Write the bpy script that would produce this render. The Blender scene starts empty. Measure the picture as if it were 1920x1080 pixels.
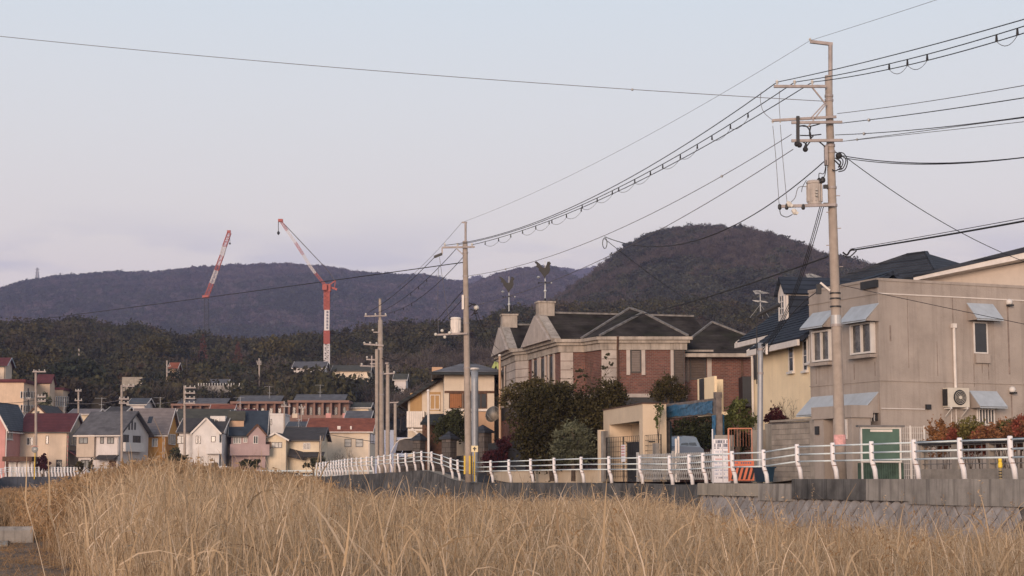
import bpy, math, random
import numpy as np
from mathutils import Vector, Matrix

R = math.radians
sc = bpy.context.scene
random.seed(7)
rng = np.random.default_rng(11)

# ------------------------------------------------------------------ camera
F = 3200.0                       # focal length in pixels of a 1920 wide frame
HOR = 897.0                      # row of the horizon
TILT = math.atan((HOR - 540.0) / F)
cam_data = bpy.data.cameras.new('camera')
cam_data.sensor_width = 36.0
cam_data.lens = F / 1920.0 * 36.0
cam_data.clip_start = 0.1
cam_data.clip_end = 20000.0
cam = bpy.data.objects.new('camera', cam_data)
sc.collection.objects.link(cam)
cam.location = (0, 0, 0)
cam.rotation_euler = (math.pi / 2 + TILT, 0, 0)
sc.camera = cam

# ------------------------------------------------------------------ sky, sun, exposure
SUN_EL, SUN_ROT = R(9.0), R(195.0)
world = bpy.data.worlds.new('World')
sc.world = world
world.use_nodes = True
wn, wl = world.node_tree.nodes, world.node_tree.links
wn.clear()
wo = wn.new('ShaderNodeOutputWorld')
bg = wn.new('ShaderNodeBackground')
sky = wn.new('ShaderNodeTexSky')
sky.sky_type = 'NISHITA'
sky.sun_disc = False
sky.sun_elevation = SUN_EL
sky.sun_rotation = SUN_ROT
sky.air_density = 1.0
sky.dust_density = 1.5
sky.ozone_density = 1.5
tc = wn.new('ShaderNodeTexCoord')
sep = wn.new('ShaderNodeSeparateXYZ')
wl.new(tc.outputs['Generated'], sep.inputs[0])
ramp = wn.new('ShaderNodeValToRGB')          # the dusk band: pink near the horizon, pale blue above
cr = ramp.color_ramp
cr.elements[0].position = 0.0
cr.elements[0].color = (0.66, 0.56, 0.58, 1)
cr.elements[1].position = 1.0
cr.elements[1].color = (0.27, 0.33, 0.44, 1)
for p, c in ((0.09, (0.935, 0.785, 0.715)), (0.14, (0.880, 0.800, 0.730)), (0.20, (0.795, 0.785, 0.760)),
             (0.28, (0.695, 0.760, 0.795)), (0.45, (0.50, 0.56, 0.63))):
    e = cr.elements.new(p)
    e.color = (*c, 1)
wl.new(sep.outputs['Z'], ramp.inputs[0])
# thin low cloud puffs, a band that runs all round the horizon
mp = wn.new('ShaderNodeMapping')
mp.inputs['Scale'].default_value = (4.5, 4.5, 22.0)
wl.new(tc.outputs['Generated'], mp.inputs[0])
cn = wn.new('ShaderNodeTexNoise')
cn.inputs['Scale'].default_value = 2.2
cn.inputs['Detail'].default_value = 5.0
cn.inputs['Roughness'].default_value = 0.55
wl.new(mp.outputs[0], cn.inputs['Vector'])
cm = wn.new('ShaderNodeMapRange')
cm.inputs[1].default_value = 0.46
cm.inputs[2].default_value = 0.62
wl.new(cn.outputs[0], cm.inputs[0])
band = wn.new('ShaderNodeValToRGB')
band.color_ramp.elements[0].position = 0.10
band.color_ramp.elements[0].color = (1, 1, 1, 1)
band.color_ramp.elements[1].position = 0.155
band.color_ramp.elements[1].color = (0, 0, 0, 1)
wl.new(sep.outputs['Z'], band.inputs[0])
mul = wn.new('ShaderNodeMath')
mul.operation = 'MULTIPLY'
wl.new(cm.outputs[0], mul.inputs[0])
wl.new(band.outputs[0], mul.inputs[1])
mul2 = wn.new('ShaderNodeMath')
mul2.operation = 'MULTIPLY'
mul2.inputs[1].default_value = 1.0
wl.new(mul.outputs[0], mul2.inputs[0])
cmix = wn.new('ShaderNodeMix')
cmix.data_type = 'RGBA'
cmix.inputs[7].default_value = (0.57, 0.54, 0.62, 1)
wl.new(mul2.outputs[0], cmix.inputs[0])
wl.new(ramp.outputs[0], cmix.inputs[6])
# physical sky, scaled to its usual strength, mixed into the dusk band
sks = wn.new('ShaderNodeMix')
sks.data_type = 'RGBA'
sks.blend_type = 'MULTIPLY'
sks.inputs[0].default_value = 1.0
sks.inputs[7].default_value = (0.10, 0.10, 0.10, 1)
wl.new(sky.outputs[0], sks.inputs[6])
smix = wn.new('ShaderNodeMix')
smix.data_type = 'RGBA'
smix.inputs[0].default_value = 0.88
wl.new(sks.outputs[2], smix.inputs[6])
wl.new(cmix.outputs[2], smix.inputs[7])
wl.new(smix.outputs[2], bg.inputs['Color'])
bg.inputs['Strength'].default_value = 1.0
wl.new(bg.outputs[0], wo.inputs[0])

sun_data = bpy.data.lights.new('sun', 'SUN')
sun_data.energy = 2.45
sun_data.angle = R(22)
sun_data.color = (1.0, 0.74, 0.58)
sun = bpy.data.objects.new('sun', sun_data)
sc.collection.objects.link(sun)
_sd = Vector((math.sin(SUN_ROT) * math.cos(SUN_EL), math.cos(SUN_ROT) * math.cos(SUN_EL), math.sin(SUN_EL)))
sun.rotation_euler = _sd.to_track_quat('Z', 'Y').to_euler()
sun.location = (0, -20, 30)

sc.view_settings.view_transform = 'Standard'
sc.view_settings.look = 'None'
sc.view_settings.exposure = 0.28
sc.view_settings.gamma = 1.0
sc.render.engine = 'CYCLES'
sc.cycles.max_bounces = 5
sc.cycles.diffuse_bounces = 2
sc.cycles.glossy_bounces = 2
sc.cycles.transmission_bounces = 3
sc.cycles.volume_bounces = 0
sc.cycles.transparent_max_bounces = 6
sc.cycles.caustics_reflective = False
sc.cycles.caustics_refractive = False

# ------------------------------------------------------------------ helpers
CT, ST = math.cos(TILT), math.sin(TILT)
def P(px, py, d):
    """the point of the place at depth d (world Y) that the photograph shows at pixel px, py"""
    x, y = (px - 960.0) / F, (540.0 - py) / F
    D = Vector((x, CT - y * ST, ST + y * CT))
    return D * (d / D.y)
def GX(px, d, py=HOR):
    return P(px, py, d).x
def ZY(py, d, px=960):
    return P(px, py, d).z

def tag(o, label=None, cat=None, group=None, kind=None):
    if label: o['label'] = label
    if cat: o['category'] = cat
    if group: o['group'] = group
    if kind: o['kind'] = kind
    return o
def thing(name, loc, label, cat, group=None):
    o = bpy.data.objects.new(name, None)
    o.empty_display_size = 0.3
    sc.collection.objects.link(o)
    o.location = loc
    return tag(o, label, cat, group)
def copy_tree(o, parent=None):
    c = o.copy()
    sc.collection.objects.link(c)
    if parent is not None: c.parent = parent
    for ch in o.children: copy_tree(ch, c)
    return c

class Fr:
    """a local frame: u runs along a front from left to right, v goes into the depth, z is up"""
    def __init__(s, o, yaw=0.0):
        s.o = Vector(o); s.yaw = yaw
        s.u = Vector((math.cos(yaw), math.sin(yaw), 0)); s.v = Vector((-math.sin(yaw), math.cos(yaw), 0))
    def __call__(s, u, v, z):
        return s.o + s.u * u + s.v * v + Vector((0, 0, z))
    @staticmethod
    def ab(a, b, z=0.0):
        f = Fr((a[0], a[1], z), math.atan2(b[1] - a[1], b[0] - a[0]))
        f.w = math.hypot(b[0] - a[0], b[1] - a[1])
        return f
WORLD = Fr((0, 0, 0), 0)

def origin_of(par):
    v = Vector((0, 0, 0))
    while par is not None:
        v = v + Vector(par.location); par = par.parent
    return v
def mesh_object(name, V, faces, mat, parent=None, smooth=False, uv=True, midx=None):
    """V (n,3) array in world coordinates, faces list of index tuples or an (m,k) array"""
    V = np.asarray(V, dtype=np.float64).reshape(-1, 3)
    off = np.array(origin_of(parent)) if parent is not None else np.zeros(3)
    me = bpy.data.meshes.new(name)
    if isinstance(faces, np.ndarray):
        m, k = faces.shape
        loops = faces.ravel().astype(np.int32)
        starts = (np.arange(m) * k).astype(np.int32)
        tot = np.full(m, k, dtype=np.int32)
    else:
        tot = np.array([len(f) for f in faces], dtype=np.int32)
        loops = np.array([i for f in faces for i in f], dtype=np.int32)
        starts = np.concatenate(([0], np.cumsum(tot)[:-1])).astype(np.int32)
        m = len(faces)
    me.vertices.add(len(V)); me.vertices.foreach_set('co', (V - off).astype(np.float32).ravel())
    me.loops.add(len(loops)); me.loops.foreach_set('vertex_index', loops)
    me.polygons.add(m); me.polygons.foreach_set('loop_start', starts); me.polygons.foreach_set('loop_total', tot)
    if uv:
        p0, p1, p2 = V[loops[starts]], V[loops[starts + 1]], V[loops[starts + 2]]
        n = np.cross(p1 - p0, p2 - p0); ln = np.linalg.norm(n, axis=1); ln[ln < 1e-12] = 1; n /= ln[:, None]
        t = np.stack([-n[:, 1], n[:, 0], np.zeros(m)], 1)
        lt = np.linalg.norm(t, axis=1); flat = lt < 0.02
        t[flat] = (1, 0, 0); lt[flat] = 1; t /= lt[:, None]
        b = np.cross(n, t)
        fi = np.repeat(np.arange(m), tot)
        pl = V[loops]
        uvs = np.stack([(pl * t[fi]).sum(1), (pl * b[fi]).sum(1)], 1)
        l = me.uv_layers.new(name='UVMap')
        l.data.foreach_set('uv', uvs.astype(np.float32).ravel())
    mats = mat if isinstance(mat, (list, tuple)) else [mat]
    for mm in mats: me.materials.append(mm)
    if midx is not None: me.polygons.foreach_set('material_index', np.asarray(midx, dtype=np.int32))
    me.polygons.foreach_set('use_smooth', np.full(m, bool(smooth)))
    me.update(calc_edges=True)
    o = bpy.data.objects.new(name, me)
    sc.collection.objects.link(o)
    if parent is not None: o.parent = parent
    return o

class MB:
    def __init__(s): s.v = []; s.f = []
    def add(s, vs, fs):
        b = len(s.v); s.v.extend([tuple(v) for v in vs]); s.f.extend([tuple(i + b for i in f) for f in fs]); return s
    def box(s, u0, u1, v0, v1, z0, z1, fr=WORLD):
        c = [fr(u, v, z) for z in (z0, z1) for v in (v0, v1) for u in (u0, u1)]
        return s.add(c, [(0, 2, 3, 1), (4, 5, 7, 6), (0, 1, 5, 4), (2, 6, 7, 3), (0, 4, 6, 2), (1, 3, 7, 5)])
    def prism(s, poly, z0, z1, fr=WORLD):
        n = len(poly)
        lo = [fr(p[0], p[1], z0) for p in poly]; hi = [fr(p[0], p[1], z1) for p in poly]
        return s.add(lo + hi, [tuple(range(n - 1, -1, -1)), tuple(range(n, 2 * n))] + [(i, (i + 1) % n, n + (i + 1) % n, n + i) for i in range(n)])
    def profile(s, poly, a, b, axis, fr=WORLD):
        """poly of (t, z) in the plane across `axis` ('u' or 'v'), swept from a to b"""
        n = len(poly)
        g = (lambda k, p: fr(k, p[0], p[1])) if axis == 'u' else (lambda k, p: fr(p[0], k, p[1]))
        A = [g(a, p) for p in poly]; B = [g(b, p) for p in poly]
        return s.add(A + B, [tuple(range(n - 1, -1, -1)), tuple(range(n, 2 * n))] + [(i, (i + 1) % n, n + (i + 1) % n, n + i) for i in range(n)])
    def slab(s, pts, th):
        """a flat polygon given by its top face, thickened downwards along its normal"""
        pts = [Vector(p) for p in pts]
        n = (pts[1] - pts[0]).cross(pts[2] - pts[0]).normalized()
        if n.z < 0: pts = pts[::-1]; n = -n
        k = len(pts); lo = [p - n * th for p in pts]
        return s.add(pts + lo, [tuple(range(k)), tuple(range(2 * k - 1, k - 1, -1))] + [((i + 1) % k, i, k + i, k + (i + 1) % k) for i in range(k)])
    def plate(s, pts, th):
        pts = [Vector(p) for p in pts]
        n = (pts[1] - pts[0]).cross(pts[2] - pts[0]).normalized()
        k = len(pts); lo = [p - n * th for p in pts]
        return s.add(pts + lo, [tuple(range(k)), tuple(range(2 * k - 1, k - 1, -1))] + [((i + 1) % k, i, k + i, k + (i + 1) % k) for i in range(k)])
    def beam(s, p, q, w, h=None):
        p, q = Vector(p), Vector(q); h = h or w
        d = (q - p)
        if d.length < 1e-6: return s
        d.normalize()
        a = d.cross(Vector((0, 0, 1)))
        if a.length < 1e-3: a = Vector((1, 0, 0))
        a.normalize(); b = a.cross(d).normalized()
        c = [e + a * (i * w / 2) + b * (j * h / 2) for e in (p, q) for j in (-1, 1) for i in (-1, 1)]
        return s.add(c, [(0, 1, 3, 2), (4, 6, 7, 5), (0, 4, 5, 1), (2, 3, 7, 6), (0, 2, 6, 4), (1, 5, 7, 3)])
    def tube(s, pts, r, n=6, cap=True):
        pts = [Vector(p) for p in pts]; m = len(pts)
        rs = r if isinstance(r, (list, tuple)) else [r] * m
        vs = []; ref = None
        for i in range(m):
            d = (pts[min(i + 1, m - 1)] - pts[max(i - 1, 0)]).normalized()
            if ref is None:
                ref = d.cross(Vector((0, 0, 1)))
                if ref.length < 0.05: ref = d.cross(Vector((1, 0, 0)))
            a = (ref - d * ref.dot(d)).normalized(); ref = a; b = d.cross(a)
            for k in range(n):
                t = 2 * math.pi * k / n
                vs.append(pts[i] + (a * math.cos(t) + b * math.sin(t)) * rs[i])
        fs = [(i * n + k, i * n + (k + 1) % n, (i + 1) * n + (k + 1) % n, (i + 1) * n + k) for i in range(m - 1) for k in range(n)]
        if cap: fs += [tuple(range(n - 1, -1, -1)), tuple(range((m - 1) * n, m * n))]
        return s.add(vs, fs)
    def lathe(s, c, prof, n=12, axis=Vector((0, 0, 1))):
        """prof of (radius, along axis) from point c"""
        axis = Vector(axis).normalized(); c = Vector(c)
        return s.tube([c + axis * (h + 1e-5 * i) for i, (r_, h) in enumerate(prof)], [max(r_, 1e-4) for r_, h in prof], n)
    def ball(s, c, r, n=8, m=5, sz=1.0):
        prof = [(r * math.sin(math.pi * i / m), -r * sz * math.cos(math.pi * i / m)) for i in range(m + 1)]
        return s.lathe(c, prof, n)
    def build(s, name, mat, parent=None, label=None, smooth=False, **k):
        o = mesh_object(name, s.v, s.f, mat, parent, smooth, **k)
        if label: o['label'] = label
        return o

# ------------------------------------------------------------------ numpy noise
def _h(ix, iy, seed):
    n = (ix * 374761393 + iy * 668265263 + seed * 1442695041).astype(np.int64) & 0xffffffff
    n = ((n ^ (n >> 13)) * 1274126177) & 0xffffffff
    n = n ^ (n >> 16)
    return (n & 0xffff) / 65535.0
def vnoise(x, y, seed=0):
    ix, iy = np.floor(x).astype(np.int64), np.floor(y).astype(np.int64)
    fx, fy = x - ix, y - iy
    fx = fx * fx * (3 - 2 * fx); fy = fy * fy * (3 - 2 * fy)
    a, b, c, d = _h(ix, iy, seed), _h(ix + 1, iy, seed), _h(ix, iy + 1, seed), _h(ix + 1, iy + 1, seed)
    return (a * (1 - fx) + b * fx) * (1 - fy) + (c * (1 - fx) + d * fx) * fy
def fbm(x, y, seed=0, o=4):
    x = np.asarray(x, dtype=float); y = np.asarray(y, dtype=float)
    t = 0; a = 0.5
    for i in range(o):
        t = t + a * vnoise(x, y, seed + i); x = x * 2.03; y = y * 2.03; a *= 0.5
    return t / (1 - 0.5 ** o)

# ------------------------------------------------------------------ materials
def mat(name, col, rough=0.8, var=0.12, scale=3.0, bump=0.0, bscale=40.0, streak=0.0, dirt=None, dirt_amt=0.0,
        metal=0.0, rand=0.0, spec=0.3, pattern=None, coords='Object', hue=0.0, emit=None):
    """a procedural surface: base colour, blotchy variation, rain streaks, dirt, optional joints"""
    m = bpy.data.materials.new(name); m.use_nodes = True
    nt = m.node_tree; N, L = nt.nodes, nt.links
    b = N['Principled BSDF']
    b.inputs['Roughness'].default_value = rough
    b.inputs['Metallic'].default_value = metal
    b.inputs['Specular IOR Level'].default_value = spec
    t = N.new('ShaderNodeTexCoord')
    col = tuple(col)
    def rgb(c):
        r = N.new('ShaderNodeRGB'); r.outputs[0].default_value = (*c[:3], 1); return r.outputs[0]
    def mix(f, a, c, mode='MIX'):
        x = N.new('ShaderNodeMix'); x.data_type = 'RGBA'; x.blend_type = mode
        if isinstance(f, (int, float)): x.inputs[0].default_value = f
        else: L.new(f, x.inputs[0])
        L.new(a, x.inputs[6]); L.new(c, x.inputs[7]); return x.outputs[2]
    def noise(sc_, det=4, vec=None, ro=0.6):
        n = N.new('ShaderNodeTexNoise'); n.inputs['Scale'].default_value = sc_; n.inputs['Detail'].default_value = det
        n.inputs['Roughness'].default_value = ro
        L.new(vec or t.outputs[coords], n.inputs['Vector']); return n.outputs[0]
    def rng_(v, a, c, lo=0.0, hi=1.0):
        r = N.new('ShaderNodeMapRange'); r.inputs[1].default_value = a; r.inputs[2].default_value = c
        r.inputs[3].default_value = lo; r.inputs[4].default_value = hi
        L.new(v, r.inputs[0]); return r.outputs[0]
    c = rgb(col)
    if var > 0:
        dark = rgb([max(0, x * (1 - 2.0 * var)) for x in col]); lite = rgb([min(1, x * (1 + 1.2 * var)) for x in col])
        c = mix(rng_(noise(scale), 0.3, 0.7), dark, lite)
    if pattern:
        kind = pattern[0]
        if kind == 'brick':
            _, bw, bh, mortar, c2, mc = pattern
            bt = N.new('ShaderNodeTexBrick')
            bt.inputs['Scale'].default_value = 1.0; bt.inputs['Mortar Size'].default_value = mortar
            bt.inputs['Brick Width'].default_value = bw; bt.inputs['Row Height'].default_value = bh
            bt.inputs['Mortar Smooth'].default_value = 0.2
            L.new(t.outputs['UV'], bt.inputs['Vector']); L.new(c, bt.inputs['Color1'])
            L.new(mix(0.8, c, rgb(c2)), bt.inputs['Color2'])
            bt.inputs['Mortar'].default_value = (*mc, 1); c = bt.outputs[0]
            bh_ = bt.outputs[1]
        elif kind in ('rows', 'cols'):
            _, per, wid, jc = pattern
            su = N.new('ShaderNodeSeparateXYZ'); L.new(t.outputs['UV'], su.inputs[0])
            md = N.new('ShaderNodeMath'); md.operation = 'PINGPONG'; md.inputs[1].default_value = per / 2
            L.new(su.outputs['Y' if kind == 'rows' else 'X'], md.inputs[0])
            f = rng_(md.outputs[0], 0.0, wid, 1.0, 0.0)
            c = mix(f, c, rgb(jc)); bh_ = f
        if kind:
            bp0 = N.new('ShaderNodeBump'); bp0.inputs['Strength'].default_value = 0.6; bp0.inputs['Distance'].default_value = 0.02
            bp0.invert = True
            L.new(bh_, bp0.inputs['Height'])
    if streak > 0:
        mp_ = N.new('ShaderNodeMapping'); mp_.inputs['Scale'].default_value = (2.6, 2.6, 0.16)
        L.new(t.outputs[coords], mp_.inputs[0])
        s_ = rng_(noise(1.6, 6, mp_.outputs[0], 0.65), 0.48, 0.72)
        mm = N.new('ShaderNodeMath'); mm.operation = 'MULTIPLY'; mm.inputs[1].default_value = streak; L.new(s_, mm.inputs[0])
        c = mix(mm.outputs[0], c, rgb(dirt or [x * 0.35 for x in col]))
    if dirt_amt > 0:
        s_ = rng_(noise(0.7, 8, None, 0.7), 0.5, 0.72)
        mm = N.new('ShaderNodeMath'); mm.operation = 'MULTIPLY'; mm.inputs[1].default_value = dirt_amt; L.new(s_, mm.inputs[0])
        c = mix(mm.outputs[0], c, rgb(dirt or [x * 0.4 for x in col]))
    if rand > 0:
        oi = N.new('ShaderNodeObjectInfo')
        hs = N.new('ShaderNodeHueSaturation')
        L.new(rng_(oi.outputs['Random'], 0, 1, 1 - rand, 1 + rand), hs.inputs['Value'])
        if hue:
            w_ = N.new('ShaderNodeMath'); w_.operation = 'MULTIPLY'; w_.inputs[1].default_value = 7.31; L.new(oi.outputs['Random'], w_.inputs[0])
            fr_ = N.new('ShaderNodeMath'); fr_.operation = 'FRACT'; L.new(w_.outputs[0], fr_.inputs[0])
            L.new(rng_(fr_.outputs[0], 0, 1, 0.5 - hue, 0.5 + hue), hs.inputs['Hue'])
        L.new(c, hs.inputs['Color']); c = hs.outputs[0]
    L.new(c, b.inputs['Base Color'])
    last = bp0.outputs[0] if pattern else None
    if bump > 0:
        bp = N.new('ShaderNodeBump'); bp.inputs['Strength'].default_value = bump; bp.inputs['Distance'].default_value = 0.03
        L.new(noise(bscale, 5), bp.inputs['Height'])
        if last: L.new(last, bp.inputs['Normal'])
        last = bp.outputs[0]
    if last: L.new(last, b.inputs['Normal'])
    if emit:
        b.inputs['Emission Color'].default_value = (*emit[0], 1); b.inputs['Emission Strength'].default_value = emit[1]
    return m

def leafmat(name, cols, trans=0.25, nscale=0.35):
    """foliage: colour picked per tree from a ramp, with light and dark patches through the crown"""
    m = bpy.data.materials.new(name); m.use_nodes = True
    nt = m.node_tree; N, L = nt.nodes, nt.links
    b = N['Principled BSDF']; b.inputs['Roughness'].default_value = 0.75; b.inputs['Specular IOR Level'].default_value = 0.15
    oi = N.new('ShaderNodeObjectInfo')
    rp = N.new('ShaderNodeValToRGB'); rp.color_ramp.interpolation = 'LINEAR'
    els = rp.color_ramp.elements
    els[0].position = 0; els[0].color = (*cols[0], 1); els[1].position = 1; els[1].color = (*cols[-1], 1)
    for i, c in enumerate(cols[1:-1]):
        e = els.new((i + 1) / (len(cols) - 1)); e.color = (*c, 1)
    L.new(oi.outputs['Random'], rp.inputs[0])
    g = N.new('ShaderNodeNewGeometry')
    n = N.new('ShaderNodeTexNoise'); n.inputs['Scale'].default_value = nscale; n.inputs['Detail'].default_value = 3
    L.new(g.outputs['Position'], n.inputs['Vector'])
    rr = N.new('ShaderNodeMapRange'); rr.inputs[1].default_value = 0.3; rr.inputs[2].default_value = 0.7
    rr.inputs[3].default_value = 0.55; rr.inputs[4].default_value = 1.45
    L.new(n.outputs[0], rr.inputs[0])
    ir = N.new('ShaderNodeMapRange'); ir.inputs[3].default_value = 0.7; ir.inputs[4].default_value = 1.3
    L.new(g.outputs['Random Per Island'], ir.inputs[0])
    mm = N.new('ShaderNodeMath'); mm.operation = 'MULTIPLY'; L.new(rr.outputs[0], mm.inputs[0]); L.new(ir.outputs[0], mm.inputs[1])
    hs = N.new('ShaderNodeHueSaturation'); L.new(mm.outputs[0], hs.inputs['Value']); L.new(rp.outputs[0], hs.inputs['Color'])
    L.new(hs.outputs[0], b.inputs['Base Color'])
    if trans > 0:
        tr = N.new('ShaderNodeBsdfTranslucent'); L.new(hs.outputs[0], tr.inputs[0])
        ms = N.new('ShaderNodeMixShader'); ms.inputs[0].default_value = trans
        L.new(b.outputs[0], ms.inputs[1]); L.new(tr.outputs[0], ms.inputs[2])
        L.new(ms.outputs[0], N['Material Output'].inputs[0])
    return m

def scatter(name, pts, rot, scl, idx, variants, label, cat, mat_ground=None, tilt=None):
    """one uncountable mass (stuff): instances of a few unlinked source meshes on points, through geometry nodes"""
    coll = bpy.data.collections.new(name + '_sources')
    for o in variants:
        for c in list(o.users_collection): c.objects.unlink(o)
        coll.objects.link(o)
    me = bpy.data.meshes.new(name)
    n = len(pts)
    me.vertices.add(n); me.vertices.foreach_set('co', np.asarray(pts, dtype=np.float32).ravel())
    r3 = np.zeros((n, 3), dtype=np.float32)
    if tilt is not None: r3[:, :2] = tilt
    r3[:, 2] = rot
    a = me.attributes.new('rot', 'FLOAT_VECTOR', 'POINT'); a.data.foreach_set('vector', r3.ravel())
    s3 = np.asarray(scl, dtype=np.float32)
    if s3.ndim == 1: s3 = np.stack([s3] * 3, 1)
    a = me.attributes.new('scl', 'FLOAT_VECTOR', 'POINT'); a.data.foreach_set('vector', s3.ravel())
    a = me.attributes.new('pick', 'INT', 'POINT'); a.data.foreach_set('value', np.asarray(idx, dtype=np.int32))
    ob = bpy.data.objects.new(name, me); sc.collection.objects.link(ob)
    g = bpy.data.node_groups.new(name, 'GeometryNodeTree')
    g.interface.new_socket('Geometry', in_out='INPUT', socket_type='NodeSocketGeometry')
    g.interface.new_socket('Geometry', in_out='OUTPUT', socket_type='NodeSocketGeometry')
    gi, go = g.nodes.new('NodeGroupInput'), g.nodes.new('NodeGroupOutput')
    ci = g.nodes.new('GeometryNodeCollectionInfo'); ci.inputs['Collection'].default_value = coll
    ci.inputs['Separate Children'].default_value = True; ci.inputs['Reset Children'].default_value = True
    ip = g.nodes.new('GeometryNodeInstanceOnPoints'); ip.inputs['Pick Instance'].default_value = True
    def attr(nm, tp):
        x = g.nodes.new('GeometryNodeInputNamedAttribute'); x.data_type = tp; x.inputs['Name'].default_value = nm
        return x.outputs[0]
    er = g.nodes.new('FunctionNodeEulerToRotation')
    g.links.new(attr('rot', 'FLOAT_VECTOR'), er.inputs[0])
    g.links.new(gi.outputs[0], ip.inputs['Points']); g.links.new(ci.outputs[0], ip.inputs['Instance'])
    g.links.new(attr('pick', 'INT'), ip.inputs['Instance Index'])
    g.links.new(er.outputs[0], ip.inputs['Rotation']); g.links.new(attr('scl', 'FLOAT_VECTOR'), ip.inputs['Scale'])
    g.links.new(ip.outputs[0], go.inputs[0])
    md = ob.modifiers.new('scatter', 'NODES'); md.node_group = g
    return tag(ob, label, cat, kind='stuff')
# ------------------------------------------------------------------ common materials
M = {}
M['soil'] = mat('river_soil', (0.19, 0.135, 0.095), 0.95, 0.25, 1.6, 0.6, 14, dirt=(0.07, 0.05, 0.04), dirt_amt=0.6)
M['forest_floor'] = mat('forest_floor', (0.045, 0.036, 0.03), 0.95, 0.3, 0.05)
M['far_floor'] = mat('far_slope', (0.045, 0.04, 0.045), 0.95, 0.3, 0.02)
M['asphalt'] = mat('asphalt', (0.055, 0.054, 0.055), 0.9, 0.15, 2.0, 0.3, 60)
M['earth'] = mat('bank_earth', (0.14, 0.115, 0.085), 0.95, 0.25, 0.4)
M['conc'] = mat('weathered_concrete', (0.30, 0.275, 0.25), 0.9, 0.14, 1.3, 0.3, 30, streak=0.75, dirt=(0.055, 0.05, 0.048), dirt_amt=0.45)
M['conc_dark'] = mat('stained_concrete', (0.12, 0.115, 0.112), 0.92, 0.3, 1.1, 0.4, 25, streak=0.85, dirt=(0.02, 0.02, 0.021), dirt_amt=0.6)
M['conc_lite'] = mat('coping_concrete', (0.34, 0.30, 0.25), 0.9, 0.14, 1.2, 0.3, 30, streak=0.5, dirt=(0.08, 0.07, 0.06))
M['stone'] = mat('wall_stone', (0.30, 0.28, 0.275), 0.9, 0.16, 2.2, 0.5, 22, rand=0.09, dirt=(0.10, 0.09, 0.085), dirt_amt=0.4)
M['joint'] = mat('wall_joint', (0.11, 0.10, 0.098), 0.95, 0.2, 3.0)
M['fence_white'] = mat('fence_paint', (0.78, 0.75, 0.76), 0.45, 0.05, 4.0, streak=0.22, dirt=(0.42, 0.30, 0.24))
M['rail_white'] = mat('rail_paint', (0.66, 0.73, 0.74), 0.4, 0.05, 3.0)
M['bark'] = mat('bark', (0.10, 0.075, 0.058), 0.95, 0.25, 6.0, 0.5, 30)
M['twig'] = leafmat('winter_twigs', ((0.080, 0.066, 0.060), (0.098, 0.080, 0.070), (0.068, 0.056, 0.049), (0.088, 0.077, 0.056)), 0.0, 0.12)
M['twig_far'] = leafmat('winter_wood_far', ((0.085, 0.066, 0.068), (0.10, 0.076, 0.074), (0.065, 0.056, 0.056), (0.085, 0.072, 0.06)), 0.0, 0.02)
M['leaf_ever'] = leafmat('evergreen_leaves', ((0.036, 0.036, 0.021), (0.05, 0.048, 0.024), (0.068, 0.057, 0.027), (0.031, 0.033, 0.023), (0.06, 0.046, 0.028)), 0.1, 0.3)
M['leaf_far'] = leafmat('evergreen_far', ((0.04, 0.044, 0.032), (0.05, 0.05, 0.032), (0.036, 0.038, 0.03)), 0.0, 0.05)
M['leaf_cedar'] = leafmat('cedar_leaves', ((0.026, 0.032, 0.023), (0.06, 0.042, 0.028), (0.032, 0.036, 0.024)), 0.0, 0.3)

# ------------------------------------------------------------------ tree crowns as clouds of leaf-sized faces
def quad_cloud(C, size, g, jitter=0.35, up=0.0, aspect=1.0):
    n = len(C)
    nrm = g.normal(size=(n, 3)); nrm[:, 2] += up
    nrm /= np.linalg.norm(nrm, axis=1)[:, None]
    a = np.cross(nrm, g.normal(size=(n, 3))); a /= np.linalg.norm(a, axis=1)[:, None] + 1e-9
    b = np.cross(nrm, a)
    s = (size * (1 + jitter * g.uniform(-1, 1, n)))[:, None]
    V = np.stack([C - a * s - b * s * 0.35 * aspect, C + b * s * 0.5 * aspect - a * s * 0.1, C + a * s, C - b * s * 0.55 * aspect + a * s * 0.15], 1).reshape(-1, 3)
    Fa = np.arange(4 * n).reshape(n, 4)
    return V, Fa
def crown_points(g, n_clump, per, spread, shape):
    out = []
    for _ in range(n_clump):
        c = shape(g)
        out.append(c + g.normal(size=(per, 3)) * spread * np.array([1, 1, 0.75]))
    return np.concatenate(out)
def dome_shape(g, bottom=0.25, fill=0.55):
    while True:
        v = g.normal(size=3); v /= np.linalg.norm(v)
        if v[2] > -0.55: break
    r = g.uniform(fill, 1.0)
    return np.array([v[0] * 0.5 * r, v[1] * 0.5 * r, bottom + (1 - bottom) * 0.45 + v[2] * r * (1 - bottom) * 0.52])
def cone_shape(g, bottom=0.12):
    t = g.uniform(0, 1) ** 1.3; a = g.uniform(0, 2 * math.pi); r = 0.5 * (1 - t) ** 0.8 * g.uniform(0.55, 1.0) + 0.03
    return np.array([r * math.cos(a), r * math.sin(a), bottom + t * (1 - bottom)])
def core_mesh(g, rx, rz, zc, n=9, m=6):
    V = []; Fa = []
    for i in range(m + 1):
        t = math.pi * i / m
        for k in range(n):
            a = 2 * math.pi * k / n; j = g.uniform(0.75, 1.1)
            V.append((rx * j * math.sin(t) * math.cos(a), rx * j * math.sin(t) * math.sin(a), zc - rz * j * math.cos(t)))
    for i in range(m):
        for k in range(n):
            Fa.append((i * n + k, i * n + (k + 1) % n, (i + 1) * n + (k + 1) % n, (i + 1) * n + k))
    return np.array(V), np.array(Fa)
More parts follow.
